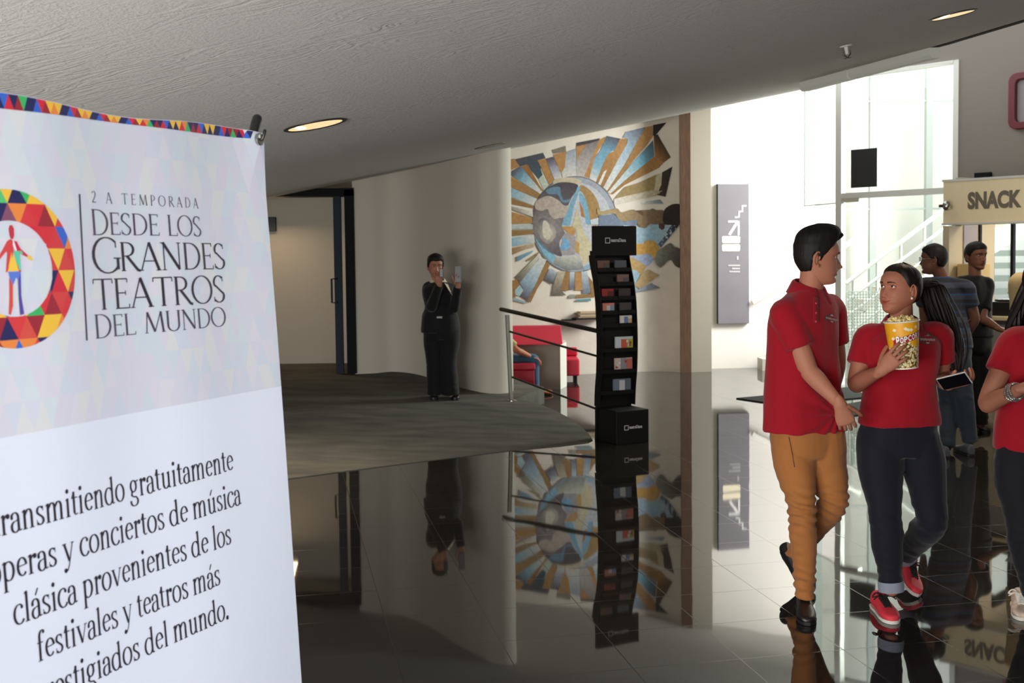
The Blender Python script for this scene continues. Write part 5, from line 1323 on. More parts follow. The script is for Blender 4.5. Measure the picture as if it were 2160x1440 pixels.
def shoe_mesh(mb, heel, toe, up=V((0, 0, 1)), L=None, w=.046, h=.085, mi=0, sole_mi=1, opening=.55):
    """upper + sole from heel point to toe point (both at sole level)"""
    heel, toe = V(heel), V(toe); d = (toe - heel); L = d.length; d.normalize(); up = (V(up) - d * V(up).dot(d)).normalized(); s = d.cross(up)
    def P(t, x, z): return heel + d * (t * L) + s * x + up * z
    prof = [(0.0, .55, .62), (.05, .78, .95), (.16, .86, 1.0), (.30, .84, .98), (.45, .88, .82), (.60, .98, .66), (.74, 1.04, .54), (.87, .92, .44), (.955, .66, .36), (.985, .44, .27), (1.0, .16, .16)]
    rings = []
    for t, wx, hz in catmull(prof, 3):
        rg = []
        for k in range(20):
            a = 2 * pi * k / 20; x = w * wx * math.copysign(abs(cos(a)) ** .8, cos(a)); z = .5 * h * hz * (1 + math.copysign(abs(sin(a)) ** .75, sin(a)))
            x *= lerp(1.0, .72, clamp(z / h) ** 1.5)
            rg.append(P(t, x, z + .011))
        rings.append(rg)
    mb.loft(rings, mi)
    rings = []
    for t, wx in ((-.01, .45), (.03, .76), (.16, .89), (.35, .86), (.55, .95), (.74, 1.05), (.88, .94), (.965, .64), (1.01, .30)):
        rings.append([P(t, sx * w * wx, z) for sx, z in ((-.94, 0.0), (.94, 0.0), (1.0, .007), (.97, .015), (-.97, .015), (-1.0, .007))])
    mb.loft(rings, sole_mi)
    return P
class Person:
    def __init__(s, label, loc, skin_col=(178, 122, 98), voxel=.008, cat='person'):
        s.root = thing('person', label, cat, loc); s.core = MB(); s.raw = MB(); s.vox = voxel
        nm = 'skin %d %d %d' % skin_col
        s.mats = [skin(nm, skin_col), mat(nm + ' lips', (int(skin_col[0] * .95), int(skin_col[1] * .77), int(skin_col[2] * .80)), .4), mat('eye white', (226, 220, 212), .25), mat('dark brown iris', (58, 36, 24), .2), mat('dark brow hair', (34, 26, 22), .8), mat('pupil', (8, 7, 7), .15)]
    def limb(s, rows, n=14, sub=5): s.core.sweep(rows, n, 0, sub=sub)
    def finish_body(s, smooth=2):
        me = fuse(s.core, s.vox, smooth)
        off = len(me.vertices); mb = MB(); mb.add([v.co for v in me.vertices], [tuple(p.vertices) for p in me.polygons], 0); bpy.data.meshes.remove(me)
        mb.v += s.raw.v; mb.c += s.raw.c; mb.f += [tuple(i + off for i in f) for f in s.raw.f]; mb.m += s.raw.m
        s.body = link('body', mb, s.mats, s.root); s.body.data.polygons.foreach_set('use_smooth', [True] * len(s.body.data.polygons))
        return s.body
    def cloth(s, name, mb, m, voxel, smooth=3, disp=None, parent=None):
        me = fuse(mb, voxel, smooth, disp); o = link(name, me, m, parent or s.root, normals=False)
        o.data.polygons.foreach_set('use_smooth', [True] * len(o.data.polygons)); return o
M_HAIR = mat('near black hair', (20, 16, 15), .62, spec=.3, var=(90, .5, (1, 1, .12)))
M_HAIRB = mat('dark brown hair', (26, 18, 16), .55, spec=.35, var=(90, .5, (1, 1, .12)))
def fabric(name, c, rough=.85, scale=700, strength=.3): return mat(name, c, rough, spec=.25, bump=(scale, strength, .0012), sheen=.15)
M_RED = fabric('red pique knit', (158, 12, 32)); M_REDC = fabric('red knit collar', (150, 11, 30))
M_TAN = fabric('tan cotton twill', (168, 108, 58)); M_DENIM = fabric('dark navy denim', (30, 34, 50)); M_BLKCLOTH = fabric('black cloth', (20, 20, 24))
M_LEATHER = mat('black leather', (28, 24, 24), .4); M_SOLE = mat('black rubber', (22, 22, 22), .6); M_WSOLE = mat('white rubber', (220, 216, 208), .6)
def polo_collar(parent, c, S, F, r, m, h=.045, spread=.035, tilt=.25):
    """folded collar, open at the front"""
    mb = MB(); A = [radians(-248 + 316 * k / 28) for k in range(29)]    # gap at the front (a = 90 deg)
    A = [radians(90 + 24 + 312 * k / 28) for k in range(29)]
    rows = [[], [], [], []]
    for i, a in enumerate(A):
        e = (S * cos(a) + F * sin(a)); fr = max(0, sin(a)); back = max(0, -sin(a)); z0 = .018 * back - .026 * fr
        drop = h * (1 + .35 * fr)
        rows[0].append(c + e * (r - .002) + V((0, 0, z0 + .0))); rows[1].append(c + e * (r + .002) + V((0, 0, z0 + .016)))
        rows[2].append(c + e * (r + .010) + V((0, 0, z0 + .012))); rows[3].append(c + e * (r + .012 + spread * .75) + V((0, 0, z0 + .012 - drop)))
    mb.loft(rows, cap=False, closed=False); o = link('collar', mb, m, parent); sd = o.modifiers.new('thick', 'SOLIDIFY'); sd.thickness = .0035; return o
def project_patch(obj, o, d):
    """point on a garment met by a line from o along d"""
    hit, loc, nor, _ = obj.ray_cast(obj.matrix_world.inverted() @ V(o), V(d).normalized()); return loc if hit else None
def figure(label, J, D, yaw, W, head, cloth, res=.5, vox=.010, skin_col=(150, 100, 78), sleeve=.6, leg=(.085, .062, .046), arm=(.050, .040, .026), hyaw=None, wr=(.008, 7), shirt_r=.012, bust=0.0, loc=None, leg_cut=1.0, head_opts=None, shoe=None, hands=None, seed=1.0, lower_name='trousers', upper_name='shirt', no_feet=False, neck_r=.055, hem_drop=0.0):
    """J: picture joints (x, y, depth offset); W: half widths/depths (shoulder, chest, waist, hem) in metres"""
    q = {k: at(v[0], v[1], D + (v[2] if len(v) > 2 else 0)) for k, v in J.items()}
    P = Person(label, loc if loc is not None else V((q['pel'].x, q['pel'].y, 0)), skin_col, max(vox * .75, .006)); P.q = q
    F = yawv(yaw); S = V((-F.y, F.x, 0)); Fh = yawv(yaw if hyaw is None else hyaw); Sh = V((-Fh.y, Fh.x, 0)); P.F, P.S = F, S
    nk, pel = q['neck'], q['pel']
    if 'Rsh' not in q: q['Rsh'] = nk - S * W['sh'] - V((0, 0, .055))
    if 'Lsh' not in q: q['Lsh'] = nk + S * W['sh'] - V((0, 0, .055))
    h = Head(q['head'], pi + radians(head[0]), radians(head[1]), k=head[2], res=res, **(head_opts or {})); h.build(P.raw); P.head = h
    P.limb([(nk - V((0, 0, .06)), neck_r * 1.15, neck_r * 1.1), (nk, neck_r, neck_r), (h.W((0, -.025, -.055)), neck_r * .95, neck_r), (h.W((0, -.028, -.03)), neck_r * .9, neck_r)])
    P.limb([(pel, W['hem'][0] * .62, .085), (lerp(pel, nk, .5), W['waist'][0] * .7, .08), (nk - V((0, 0, .10)), W['chest'][0] * .66, .07)])
    for sd in 'RL':
        sh, el, w_ = q[sd + 'sh'], q[sd + 'el'], q[sd + 'wr']
        P.limb([(sh, arm[0], arm[0]), (lerp(sh, el, .5), arm[0] * .93, arm[0] * .95), (el, arm[1], arm[1]), (lerp(el, w_, .3), arm[1] * 1.02, arm[1] * .97), (lerp(el, w_, .75), arm[2] * 1.2, arm[2] * 1.1), (w_, arm[2], arm[2] * .86)])
        if hands and sd in hands:
            hd = hands[sd]; hand(P.raw, w_, hd['d'], hd['palm'], hd.get('k', .95), hd.get('side', 1), hd.get('curl', (25, 30, 25)), hd.get('spread', 4), hd.get('thumb', (35, 10)), curls=hd.get('curls'))
        if not no_feet:
            P.limb([(q[sd + 'k'], .045, .045), (lerp(q[sd + 'k'], q[sd + 'a'], .4), .042, .042), (q[sd + 'a'], .032, .034)])
    P.finish_body()
    up, lo_ = cloth
    # upper garment
    mb = MB(); Sx, Fx = lerp(S, Sh, 0), lerp(F, Fh, 0)
    dn = V((0, 0, -1)); L = nk - pel
    hemc = pel + dn * hem_drop
    torso_loft(mb, [(hemc, Sh, Fh, *W['hem'], 1.0), (pel + L * .22, Sh, Fh, *W['hip'], 1.0), (pel + L * .42, S, F, *W['waist'], 1.0), (pel + L * .68, S, F, *W['chest'], 1.0 + bust), (pel + L * .84, S, F, W['chest'][0] * .97, W['chest'][1] * .86, 1.0 + bust * .4), (pel + L * .94, S, F, W['chest'][0] * .62, W['chest'][1] * .66, 1.0), (nk, S, F, neck_r + .012, neck_r + .010, 1.0)])
    for sd in 'RL':
        sh, el, w_ = q[sd + 'sh'], q[sd + 'el'], q[sd + 'wr']; r = arm[0] + shirt_r
        rows = [(nk - V((0, 0, .035)), r * .95, r * .8), (lerp(nk, sh, .6) - V((0, 0, .012)), r * 1.02, r * .86), (sh, r * 1.05, r * .98)]
        if sleeve <= 1: rows += [(lerp(sh, el, sleeve * .5), r * 1.03, r * 1.06), (lerp(sh, el, sleeve), r * 1.0, r * 1.10)]
        else: rows += [(lerp(sh, el, .5), r, r), (lerp(sh, el, .93), r * .95, r * .95), (lerp(el, w_, .08), r * .92, r * .92), (lerp(el, w_, .5), r * .82, r * .8), (lerp(el, w_, .97), arm[2] + shirt_r + .008, arm[2] + shirt_r + .004)]
        mb.sweep(rows, 18, sub=5, round_ends=False)
    P.shirt = P.cloth(upper_name, mb, up, vox, 3, wrinkle(wr[0], wr[1], (1.2, 1.2, .9), seed))
    # trousers
    if lo_ is not None:
        mb = MB(); hz = (q['Rh'].z + q['Lh'].z) / 2; mid = (q['Rh'] + q['Lh']) / 2; hw, hd_ = W['hem']
        torso_loft(mb, [(mid - V((0, 0, .07)), Sh, Fh, hw * .80, hd_ * .86, 1.0), (mid, Sh, Fh, hw * .93, hd_ * .93, 1.0), (pel + V((0, 0, .04)), Sh, Fh, hw * .90, hd_ * .90, 1.0), (pel + V((0, 0, .07)), Sh, Fh, hw * .86, hd_ * .86, 1.0)])
        for sd in 'RL':
            hp, k, a = q[sd + 'h'], q[sd + 'k'], q[sd + 'a']; a2 = lerp(k, a, leg_cut)
            mb.sweep([(lerp(hp, pel, .25) + V((0, 0, .075)), leg[0] * .66, leg[0] * .80), (lerp(hp, pel, .10) + V((0, 0, .01)), leg[0] * .93, leg[0] * 1.05), (lerp(hp, k, .3), leg[0], leg[0] * 1.08), (lerp(hp, k, .7), lerp(leg[0], leg[1], .65), lerp(leg[0], leg[1], .6)), (k, leg[1], leg[1] * 1.02), (lerp(k, a, .3), leg[1] * .98, leg[1] * 1.03), (lerp(k, a, .7), lerp(leg[1], leg[2], .7), lerp(leg[1], leg[2], .6)), (a2, leg[2], leg[2] * 1.08)], 18, sub=5, round_ends=False)
        kz, az = q['Rk'].z, min(q['Ra'].z, q['La'].z)
        def fold(co): return .0026 * (exp(-((co.z - kz) / .08) ** 2) + 1.2 * exp(-((co.z - az - .06) / .06) ** 2)) * sin(co.z * 120 + co.x * 45 + 4 * noise.noise(co * 7)) * (.6 + noise.noise(co * 11))
        P.trousers = P.cloth(lower_name, mb, lo_, vox, 2, wrinkle(wr[0] * .6, 9, (1, 1, 1.5), seed + 4, fold))
    return P
# ---- young man in the red polo shirt and tan trousers, mid-stride, turned to the young woman
D0 = 5.05
def px(x, y, D=D0): return at(x, y, D)
PM = Person('tall young man in red polo shirt and tan trousers walking, hand by his pocket', floor_pt(1700, 1285), (182, 122, 98), .006)
F1, F2 = yawv(38), yawv(22); S1 = V((-F1.y, F1.x, 0)) ; S2 = V((-F2.y, F2.x, 0))            # S = the person's left
nk = px(1708, 612); pel = px(1700, 905); chest = px(1697, 690)
Lsh, Rsh = px(1706, 646) + S1 * .168, px(1702, 652) - S1 * .158
# head
hm = Head(px(1726, 545, 5.02), radians(-87), pitch=radians(-4), k=1.0, nose=1.25, lip=1.5, muzzle=.008, ear_y=-.032, open_=1.3, gaze=(0, radians(-14)), lids=10)
hm.build(PM.raw)
PM.limb([(nk - V((0, 0, .06)), .066, .064), (nk + V((.004, 0, .01)), .058, .060), (lerp(nk, hm.W((0, -.02, -.06)), .6), .054, .058), (hm.W((0, -.025, -.03)), .052, .060)])
PM.limb([(pel, .12, .10), (lerp(pel, nk, .5), .12, .09), (nk - V((0, 0, .09)), .12, .08)])
Rel = px(1706, 782, 4.90); Rwr = px(1772, 853, 4.80)
PM.limb([(Rsh, .048, .048), (lerp(Rsh, Rel, .5), .048, .050), (Rel - (Rel - Rsh) * .06, .043, .044), (Rel, .041, .041), (lerp(Rel, Rwr, .3), .042, .039), (lerp(Rel, Rwr, .75), .031, .028), (Rwr, .027, .022)])
hand(PM.raw, Rwr, px(1790, 905, 4.82) - Rwr, V((.25, 1, 0)), 1.0, side=1, curl=(28, 32, 26), spread=3, thumb=(38, 25))
Lel = px(1765, 775, 5.22); Lwr = px(1748, 850, 5.24)
PM.limb([(Lsh, .046, .046), (lerp(Lsh, Lel, .5), .046, .046), (Lel, .040, .040), (Lwr, .028, .026)])
hand(PM.raw, Lwr, px(1740, 895, 5.2) - Lwr, V((-1, 0, 0)), 1.0, side=-1)
PM.finish_body()
# hair: short sides, brushed up quiff
mb = MB()
hl_m = lambda a: curve1([(0, .078), (.5, .078), (.85, .066), (1.15, .048), (1.38, .014), (1.52, -.012), (1.66, .014), (1.78, .018), (1.92, -.026), (2.2, -.055), (3.15, -.070)], a)
def th_m(a, z):
    top = sstep(.055, .105, z); fr = sstep(-.03, .05, hm.surf(a, z, False).y)
    return lerp(.0065, .032, top) + .020 * fr * sstep(.072, .100, z) + .007 * sstep(.02, .06, z)
hm.hair(mb, hl_m, th_m, 3); 
for i in range(150):                                   # tufts of the quiff, brushed up and forward
    r_ = random.Random(100 + i); a = r_.uniform(-.65, .65); z = r_.uniform(.082, .106); p = hm.surf(a, z, False); n = (p - V((0, -.05, .03))).normalized()
    q0, q1, q2 = p + n * .012, p + n * .036 + V((0, -.004, .006)), p + n * r_.uniform(.036, .044) + V((r_.uniform(-.006, .006), -.002, .010))
    mb.sweep([(hm.W(q0), .004, .004), (hm.W(q1), .0034, .0034), (hm.W(q2), .0012, .0012)], 5, sub=2)
link('hair', clean(mb.mesh('hair')), M_HAIR, PM.root)
# polo shirt
mb = MB(); hemz = px(1700, 913).z
def sec(c, Sx, Fx, rx, ry, fr=1.0): return (c, Sx, Fx, rx, ry, fr)
torso_loft(mb, [sec(V((px(1697, 900).x, D0, hemz + .012)), S2, F2, .196, .138), sec(px(1696, 870), S2, F2, .190, .136), sec(px(1693, 800), S2, F2, .178, .130), sec(px(1692, 740), S1, F1, .182, .128), sec(px(1694, 680), S1, F1, .188, .124), sec(px(1697, 645), S1, F1, .176, .106), sec(px(1701, 623), S1, F1, .120, .082), sec(px(1705, 608), S1, F1, .070, .068)])
e1 = lerp(Rsh, Rel, .62); mb.sweep([(nk - V((0, 0, .035)), .060, .050), (lerp(nk, Rsh, .6) - V((0, 0, .028)), .068, .056), (Rsh - V((0, 0, .010)), .068, .062), (lerp(Rsh, Rel, .3), .070, .072), (e1, .066, .076)], 20, sub=6, round_ends=False)
e2 = lerp(Lsh, Lel, .60); mb.sweep([(nk - V((0, 0, .035)), .060, .050), (lerp(nk, Lsh, .6) - V((0, 0, .028)), .066, .054), (Lsh - V((0, 0, .018)), .066, .060), (lerp(Lsh, Lel, .3), .066, .070), (e2, .066, .070)], 20, sub=6, round_ends=False)
def pull(co):          # folds dragged towards the hand at the pocket
    v = co - px(1780, 880, 4.85); d = v.length
    u = math.atan2(v.x, v.z); return .006 * sin(u * 12) * exp(-((d - .16) / .13) ** 2)
shirt = PM.cloth('polo_shirt', mb, M_RED, .0075, 3, wrinkle(.010, 6.5, (1.2, 1.2, .55), 2.0, pull))
polo_collar(shirt, px(1706, 603), S1, F1, .063, M_REDC, .052, .035)
def strip_on(obj, pts, w, off, name, m, parent, view=None):
    """thin strip laid on a garment along picture points"""
    mb = MB(); rows = []
    for x, y in pts:
        r = []
        for dxp in (-w / 2, w / 2):
            h = project_patch(obj, EYE, ray(x + dxp, y)); r.append((h if h else at(x, y, D0)) - ray(x, y).normalized() * off)
        rows.append(r)
    mb.loft(rows, cap=False, closed=False); o = link(name, mb, m, parent); sd = o.modifiers.new('thick', 'SOLIDIFY'); sd.thickness = .002; return o
bpy.context.view_layer.update()
strip_on(shirt, [(1721 + .02 * i * 1.5, 626 + i * 6) for i in range(10)], 11, .003, 'placket', fabric('red placket knit', (146, 11, 29)), shirt)
M_BTN = mat('red button', (200, 70, 80), .35)
for y in (640, 660, 678):
    h = project_patch(shirt, EYE, ray(1721, y))
    if h: mb = MB(); mb.ball(h - ray(1721, y).normalized() * .005, .0055, .0025, .0055, 10); link('button', mb, M_BTN, shirt)
def emblem(obj, cx, cy, k, parent, slant=0.0):
    """small embroidered grey badge: an arched plate with a pale peak over it"""
    def pt(x, y, o):
        X, Y = cx + x * k, cy + y * k + slant * x * k; h = project_patch(obj, EYE, ray(X, Y)); return (h if h else at(X, Y, D0)) - ray(X, Y).normalized() * o
    mb = MB()
    mb.poly([pt(x, y, .0022) for x, y in ((-14, -2), (-9, -3), (-5, -7), (0, -10), (5, -7), (9, -3), (14, -2), (14, 6), (9, 6.5), (5, 9), (0, 10), (-5, 9), (-9, 6.5), (-14, 6))], 0)
    mb.poly([pt(x, y, .0026) for x, y in ((-5, -4), (0, -8.5), (5, -4), (2, -5), (0, -3.5), (-2, -5))], 1)
    for i in range(10): mb.poly([pt(x, y, .0028) for x, y in ((-12 + 2.45 * i, -.4 + (i % 3) * .3), (-10.4 + 2.45 * i, -.4), (-10.4 + 2.45 * i, 3.6), (-12 + 2.45 * i, 3.6 - (i % 2)))], 1)
    mb.poly([pt(x, y, .0028) for x, y in ((-3, 6), (3, 6), (2, 8), (-2, 8))], 1)
    link('emblem', mb, [mat('dark grey embroidery', (84, 66, 66), .8), mat('pale grey embroidery', (186, 178, 174), .8)], parent, False, normals=False)
emblem(shirt, 1755, 671, 1.05, shirt, .25)
# trousers
mb = MB()
Rk, Ra = px(1692, 1075, 4.93), px(1698, 1258, 4.98); Lk, La = px(1757, 1062, 5.02), px(1676, 1168, 5.42)
Rh, Lh = px(1668, 925), px(1738, 920)
torso_loft(mb, [sec(px(1703, 960), S2, F2, .150, .115), sec(px(1702, 925), S2, F2, .172, .126), sec(px(1700, 890), S2, F2, .170, .122), sec(px(1698, 868), S2, F2, .165, .118)])
mb.sweep([(Rh + V((0, 0, .02)), .096, .105), (lerp(Rh, Rk, .3), .096, .100), (lerp(Rh, Rk, .7), .076, .080), (Rk, .063, .066), (lerp(Rk, Ra, .3), .060, .064), (lerp(Rk, Ra, .7), .050, .054), (Ra, .043, .048)], 20, sub=6, round_ends=False)
mb.sweep([(Lh + V((0, 0, .02)), .094, .105), (lerp(Lh, Lk, .3), .090, .100), (lerp(Lh, Lk, .7), .076, .080), (Lk, .064, .066), (lerp(Lk, La, .3), .060, .064), (lerp(Lk, La, .7), .052, .056), (La, .048, .050)], 20, sub=6, round_ends=False)
def knee(co):
    a = exp(-((co.z - Rk.z) / .10) ** 2) + 1.1 * exp(-((co.z - Ra.z - .07) / .07) ** 2)
    return .006 * a * sin(co.z * 150 + co.x * 40 + 3 * noise.noise(co * 9))
tr = PM.cloth('trousers', mb, M_TAN, .0075, 2, wrinkle(.006, 9, (1, 1, 1.6), 9.0, knee))
strip_on(tr, [(1664, 921), (1668, 940), (1672, 962), (1676, 985)], 1.6, .002, 'pocket_seam', fabric('tan seam', (116, 72, 40)), tr)
# shoes: plain dark slip-ons
for heel, toe, up in (((px(1692, 1291, 5.17)), floor_pt(1703, 1320), V((0, 0, 1))), (px(1656, 1158, 5.50), floor_pt(1713, 1249), V((-.35, -.62, .75)))):
    hz = V(heel); hz.z = .002 if up.z == 1 else V(heel).z; tz = V(toe); tz.z = .002
    if up.z == 1: d = (tz - hz); d.z = 0; hz = tz - d.normalized() * .28
    mb = MB(); shoe_mesh(mb, hz, tz, up, w=.043, h=.070, mi=0, sole_mi=1); link('shoe', mb, [M_LEATHER, M_SOLE], PM.root)
# ---- young woman with the popcorn
hd_R = {'d': px(1889, 752, 4.66) - px(1860, 780, 4.70), 'palm': V((.55, .83, .0)), 'side': 1, 'k': .92, 'curls': [(14, 38, 30), (14, 40, 32), (16, 42, 34), (20, 44, 34)], 'spread': 6, 'thumb': (46, 40)}
hd_L = {'d': V((.35, -.55, .12)), 'palm': V((-.15, .15, 1)), 'side': 1, 'k': .90, 'curl': (28, 42, 30), 'spread': 5, 'thumb': (30, 40)}
GJ = dict(head=(1895, 612), neck=(1902, 683), pel=(1896, 888), Rsh=(1830, 712, .03), Lsh=(1978, 706, .02), Rel=(1806, 808, -.02), Rwr=(1858, 782, -.36), Lel=(1992, 800, .06), Lwr=(2002, 812, -.22),
          Rh=(1853, 925), Lh=(1940, 925), Rk=(1868, 1098, -.08), Lk=(1966, 1098, -.04), Ra=(1880, 1244, -.10), La=(1908, 1172, .32))
WJ = dict(sh=.165, chest=(.168, .118), waist=(.160, .112), hip=(.172, .122), hem=(.186, .130))
M_JEANS = fabric('dark blue stretch denim', (19, 21, 33), .8)
PG = figure('young woman in red polo shirt and dark jeans holding a yellow popcorn tub', GJ, 5.05, -4, WJ, (-62, 6, .955), (M_RED, M_JEANS), res=1.0, vox=.0075, skin_col=(176, 116, 92), sleeve=.60,
            leg=(.098, .070, .047), arm=(.050, .040, .026), hyaw=4, bust=.32, loc=floor_pt(1885, 1280), seed=5.0, upper_name='polo_shirt', lower_name='jeans', hands={'R': hd_R, 'L': hd_L}, neck_r=.052, hem_drop=.012,
            head_opts=dict(jaw=.86, cheek=.16, nose=.88, lip=.8, smile=1.1, mouth=-.004, ear_y=-.012, gaze=(.20, .14), lids=24, female=True), wr=(.010, 6.0))
gh = PG.head
polo_collar(PG.shirt, px(1902, 676), PG.S, PG.F, .062, M_REDC, .050, .040)
bpy.context.view_layer.update()
emblem(PG.shirt, 1957, 714, 1.28, PG.shirt, .05)
# hair drawn back tightly, long pony tail behind her left shoulder
mb = MB()
hl_g = lambda a: curve1([(0, .084), (.5, .082), (.85, .070), (1.12, .044), (1.32, .014), (1.45, .004), (1.6, .026), (1.75, .022), (1.95, -.028), (2.3, -.058), (3.15, -.070)], a)
gh.hair(mb, hl_g, lambda a, z: .009 + .007 * sstep(.05, .10, z) + .004 * sstep(1.8, 2.6, abs(a)), 8, strand=.0022, soft=.034)
tie = gh.W((0, -.125, .030)); tdir = (gh.W((0, -1, .2)) - gh.W((0, 0, 0))).normalized()
mb.ball(gh.W((0, -.108, .030)), .034, .034, .030, 14)
end = [px(1958, 600, 5.17), px(1970, 632, 5.19), px(1984, 668, 5.19), px(1999, 706, 5.15), px(2010, 742, 5.10), px(2016, 780, 5.06)]
for i in range(240):
    r_ = random.Random(500 + i); o = V((r_.gauss(0, 1), r_.gauss(0, 1), r_.gauss(0, .4))); rows = []
    pts = [gh.W((0, -.100, .032)), tie] + end
    wds = [.006, .011, .019, .023, .025, .023, .018, .009]; ph = r_.uniform(0, 6)
    for k, p in enumerate(pts):
        sway = V((sin(ph + k * 1.3), cos(ph + k * 1.1), 0)) * .006 * (k > 1)
        rr2 = (.0052 if k < 7 else .0015) * r_.uniform(.8, 1.2); rows.append((p + o * wds[k] + sway, rr2, rr2))
    if r_.random() < .4: rows = rows[:-1]
    mb.sweep(rows, 5, sub=3)
link('hair', clean(mb.mesh('hair')), M_HAIRB, PG.root)
mb = MB(); mb.lathe([(.018, -.008), (.026, -.008), (.026, .008), (.018, .008)], gh.W((0, -.128, .031)), 18, 0, tdir); link('hair_tie', mb, M_BLKCLOTH, PG.root)
ep = gh.W((-.082, -.004, -.036)); mb = MB(); mb.ball(ep + ray(1928, 620).normalized() * -.004, .0055, n=12); link('earring', mb, mat('pearl', (236, 232, 226), .2), PG.root)
# turned up cuffs
M_CUFF = fabric('pale inside of denim', (140, 148, 164))
for k, a, r in ((PG.q['Rk'], PG.q['Ra'], .0555), (PG.q['Lk'], PG.q['La'], .0555)):
    d = (a - k).normalized(); mb = MB(); mb.lathe([(r - .006, -.030), (r, -.032), (r + .002, -.005), (r, .014), (r - .007, .014)], a - d * .01, 28, 0, d); link('cuff', mb, M_CUFF, PG.trousers)
# ankles and coral running shoes
M_CORAL = mat('coral red mesh', (222, 56, 72), .6, bump=(900, .4, .001)); M_LACE = mat('black laces', (18, 17, 20), .8); M_PINKD = mat('dark pink panel', (150, 34, 56), .6)
def runner(heel, toe, up, mats_, lacem, w=.043, h=.074, person=PG, swoosh=True):
    mb = MB(); P = shoe_mesh(mb, heel, toe, up, w=w, h=h); sh = link('shoe', mb, [mats_[0], mats_[1]], person.root)
    lm = MB(); d = (V(toe) - V(heel)).normalized(); u = (V(up) - d * V(up).dot(d)).normalized(); s = d.cross(u)
    bpy.context.view_layer.update()
    def top(t, x):
        o = P(t, x, .25); hit = project_patch(sh, o, -u); return (hit + u * .003) if hit else P(t, x, .09)
    for k in range(6):
        t = .42 + .050 * k
        for a, b in ((-1, 1), (1, -1)):
            xw = w * (.46 - .02 * k); lm.tube([top(t, a * xw), top(t + .017, a * xw * .4), top(t + .033, b * xw * .4), top(t + .050, b * xw)], .0032, 6, sub=2)
    kn = top(.41, 0)
    for a in (-1, 1): lm.tube([kn, kn + s * a * .030 + u * .018, kn + s * a * .050 + u * .002 + d * .01, kn + s * a * .024 + u * .006 + d * .012, kn], .003, 6, sub=4); lm.tube([kn, kn + s * a * .022 + u * .012 + d * .02, kn + s * a * .05 - u * .004 + d * .03], .0028, 6, sub=4)
    link('laces', lm, lacem, sh)
    tg = MB(); tg.sweep([(P(.46, 0, .058), .020, .005), (P(.38, 0, .080), .022, .005), (P(.33, 0, .098), .020, .005)], 12, sub=4); link('tongue', tg, mats_[2], sh)
    return sh
ft = floor_pt(1885, 1317); ft.z = .001; fh = ft + V((.004, .25, 0))
runner(fh, ft, V((0, 0, 1)), (M_CORAL, M_WSOLE, M_PINKD), M_LACE)
rt = floor_pt(1930, 1262); rt.z = .012; rh = px(1898, 1192, 5.50)
runner(rh, rt, V((.25, -.66, .7)), (M_CORAL, M_WSOLE, M_PINKD), M_LACE)

# ---- popcorn tub
tb, tt = px(1909.5, 776, 4.72), px(1901.5, 677, 4.72); ax = (tt - tb).normalized(); TH = (tt - tb).length; TR0, TR1 = .0530, .0712
tx = (V((1, 0, 0)) - ax * ax.x).normalized(); ty = ax.cross(tx)
def tub(ang, v, off=0.0): r = lerp(TR0, TR1, v) + off; return tb + ax * (TH * v) + (tx * cos(ang) + ty * sin(ang)) * r
PT = thing('popcorn_tub', 'yellow and white paper popcorn tub held by the young woman', 'popcorn tub', tb)
def tub_mat():
    m = mat('printed popcorn kernels', (232, 222, 190), .45); nt = m.node_tree; L = nt.links
    tc = nt.nodes.new('ShaderNodeTexCoord'); vo = nt.nodes.new('ShaderNodeTexVoronoi'); vo.inputs['Scale'].default_value = 105; L.new(tc.outputs['Object'], vo.inputs['Vector'])
    r = nt.nodes.new('ShaderNodeValToRGB'); e = r.color_ramp.elements
    e[0].position = 0; e[0].color = srgb(240, 236, 224); e[1].position = 1; e[1].color = srgb(60, 42, 22)
    for p_, c_3 in ((.50, (236, 226, 196)), (.66, (214, 182, 84)), (.84, (120, 92, 44))): k_ = e.new(p_); k_.color = srgb(*c_3)
    n = nt.nodes.new('ShaderNodeTexNoise'); n.inputs['Scale'].default_value = 190; L.new(tc.outputs['Object'], n.inputs['Vector'])
    mm = nt.nodes.new('ShaderNodeMath'); mm.operation = 'MULTIPLY_ADD'; mm.inputs[1].default_value = 1.05; L.new(vo.outputs['Distance'], mm.inputs[0])
    m2 = nt.nodes.new('ShaderNodeMath'); m2.operation = 'MULTIPLY_ADD'; m2.inputs[1].default_value = .8; m2.inputs[2].default_value = -.28; L.new(n.outputs['Fac'], m2.inputs[0]); L.new(m2.outputs[0], mm.inputs[2])
    L.new(mm.outputs[0], r.inputs['Fac']); L.new(r.outputs['Color'], nt.nodes['Principled BSDF'].inputs['Base Color']); return m
M_YEL = mat('yellow printed card', (240, 172, 30), .4); M_CUPW = mat('white card', (236, 230, 218), .45)
mb = MB(); N_ = 64
def vsplit(a): return .54 + .06 * sin(a * 3 + 1) + .03 * sin(a * 7)
lo_r = [tub(2 * pi * k / N_, 0) for k in range(N_)]; mid_r = [tub(2 * pi * k / N_, vsplit(2 * pi * k / N_)) for k in range(N_)]; hi_r = [tub(2 * pi * k / N_, 1) for k in range(N_)]
mb.loft([lo_r, [tub(2 * pi * k / N_, .03) for k in range(N_)]], 2, cap=False); mb.loft([[tub(2 * pi * k / N_, .03) for k in range(N_)], mid_r], 1, cap=False); mb.loft([mid_r, hi_r], 0, cap=False)
mb.poly(lo_r, 2); mb.poly([tub(2 * pi * k / N_, .955, -.003) for k in range(N_)], 2)
link('tub_wall', mb, [M_YEL, tub_mat(), M_CUPW], PT)
mb = MB(); mb.tube([tub(2 * pi * k / 48, 1.0, .001) for k in range(49)], .0035, 8); link('rim', mb, M_CUPW, PT)
mb = MB()
ca = -pi / 2
def tp(u, v, off=.0012): return tub(ca + u / .0633, v, off)
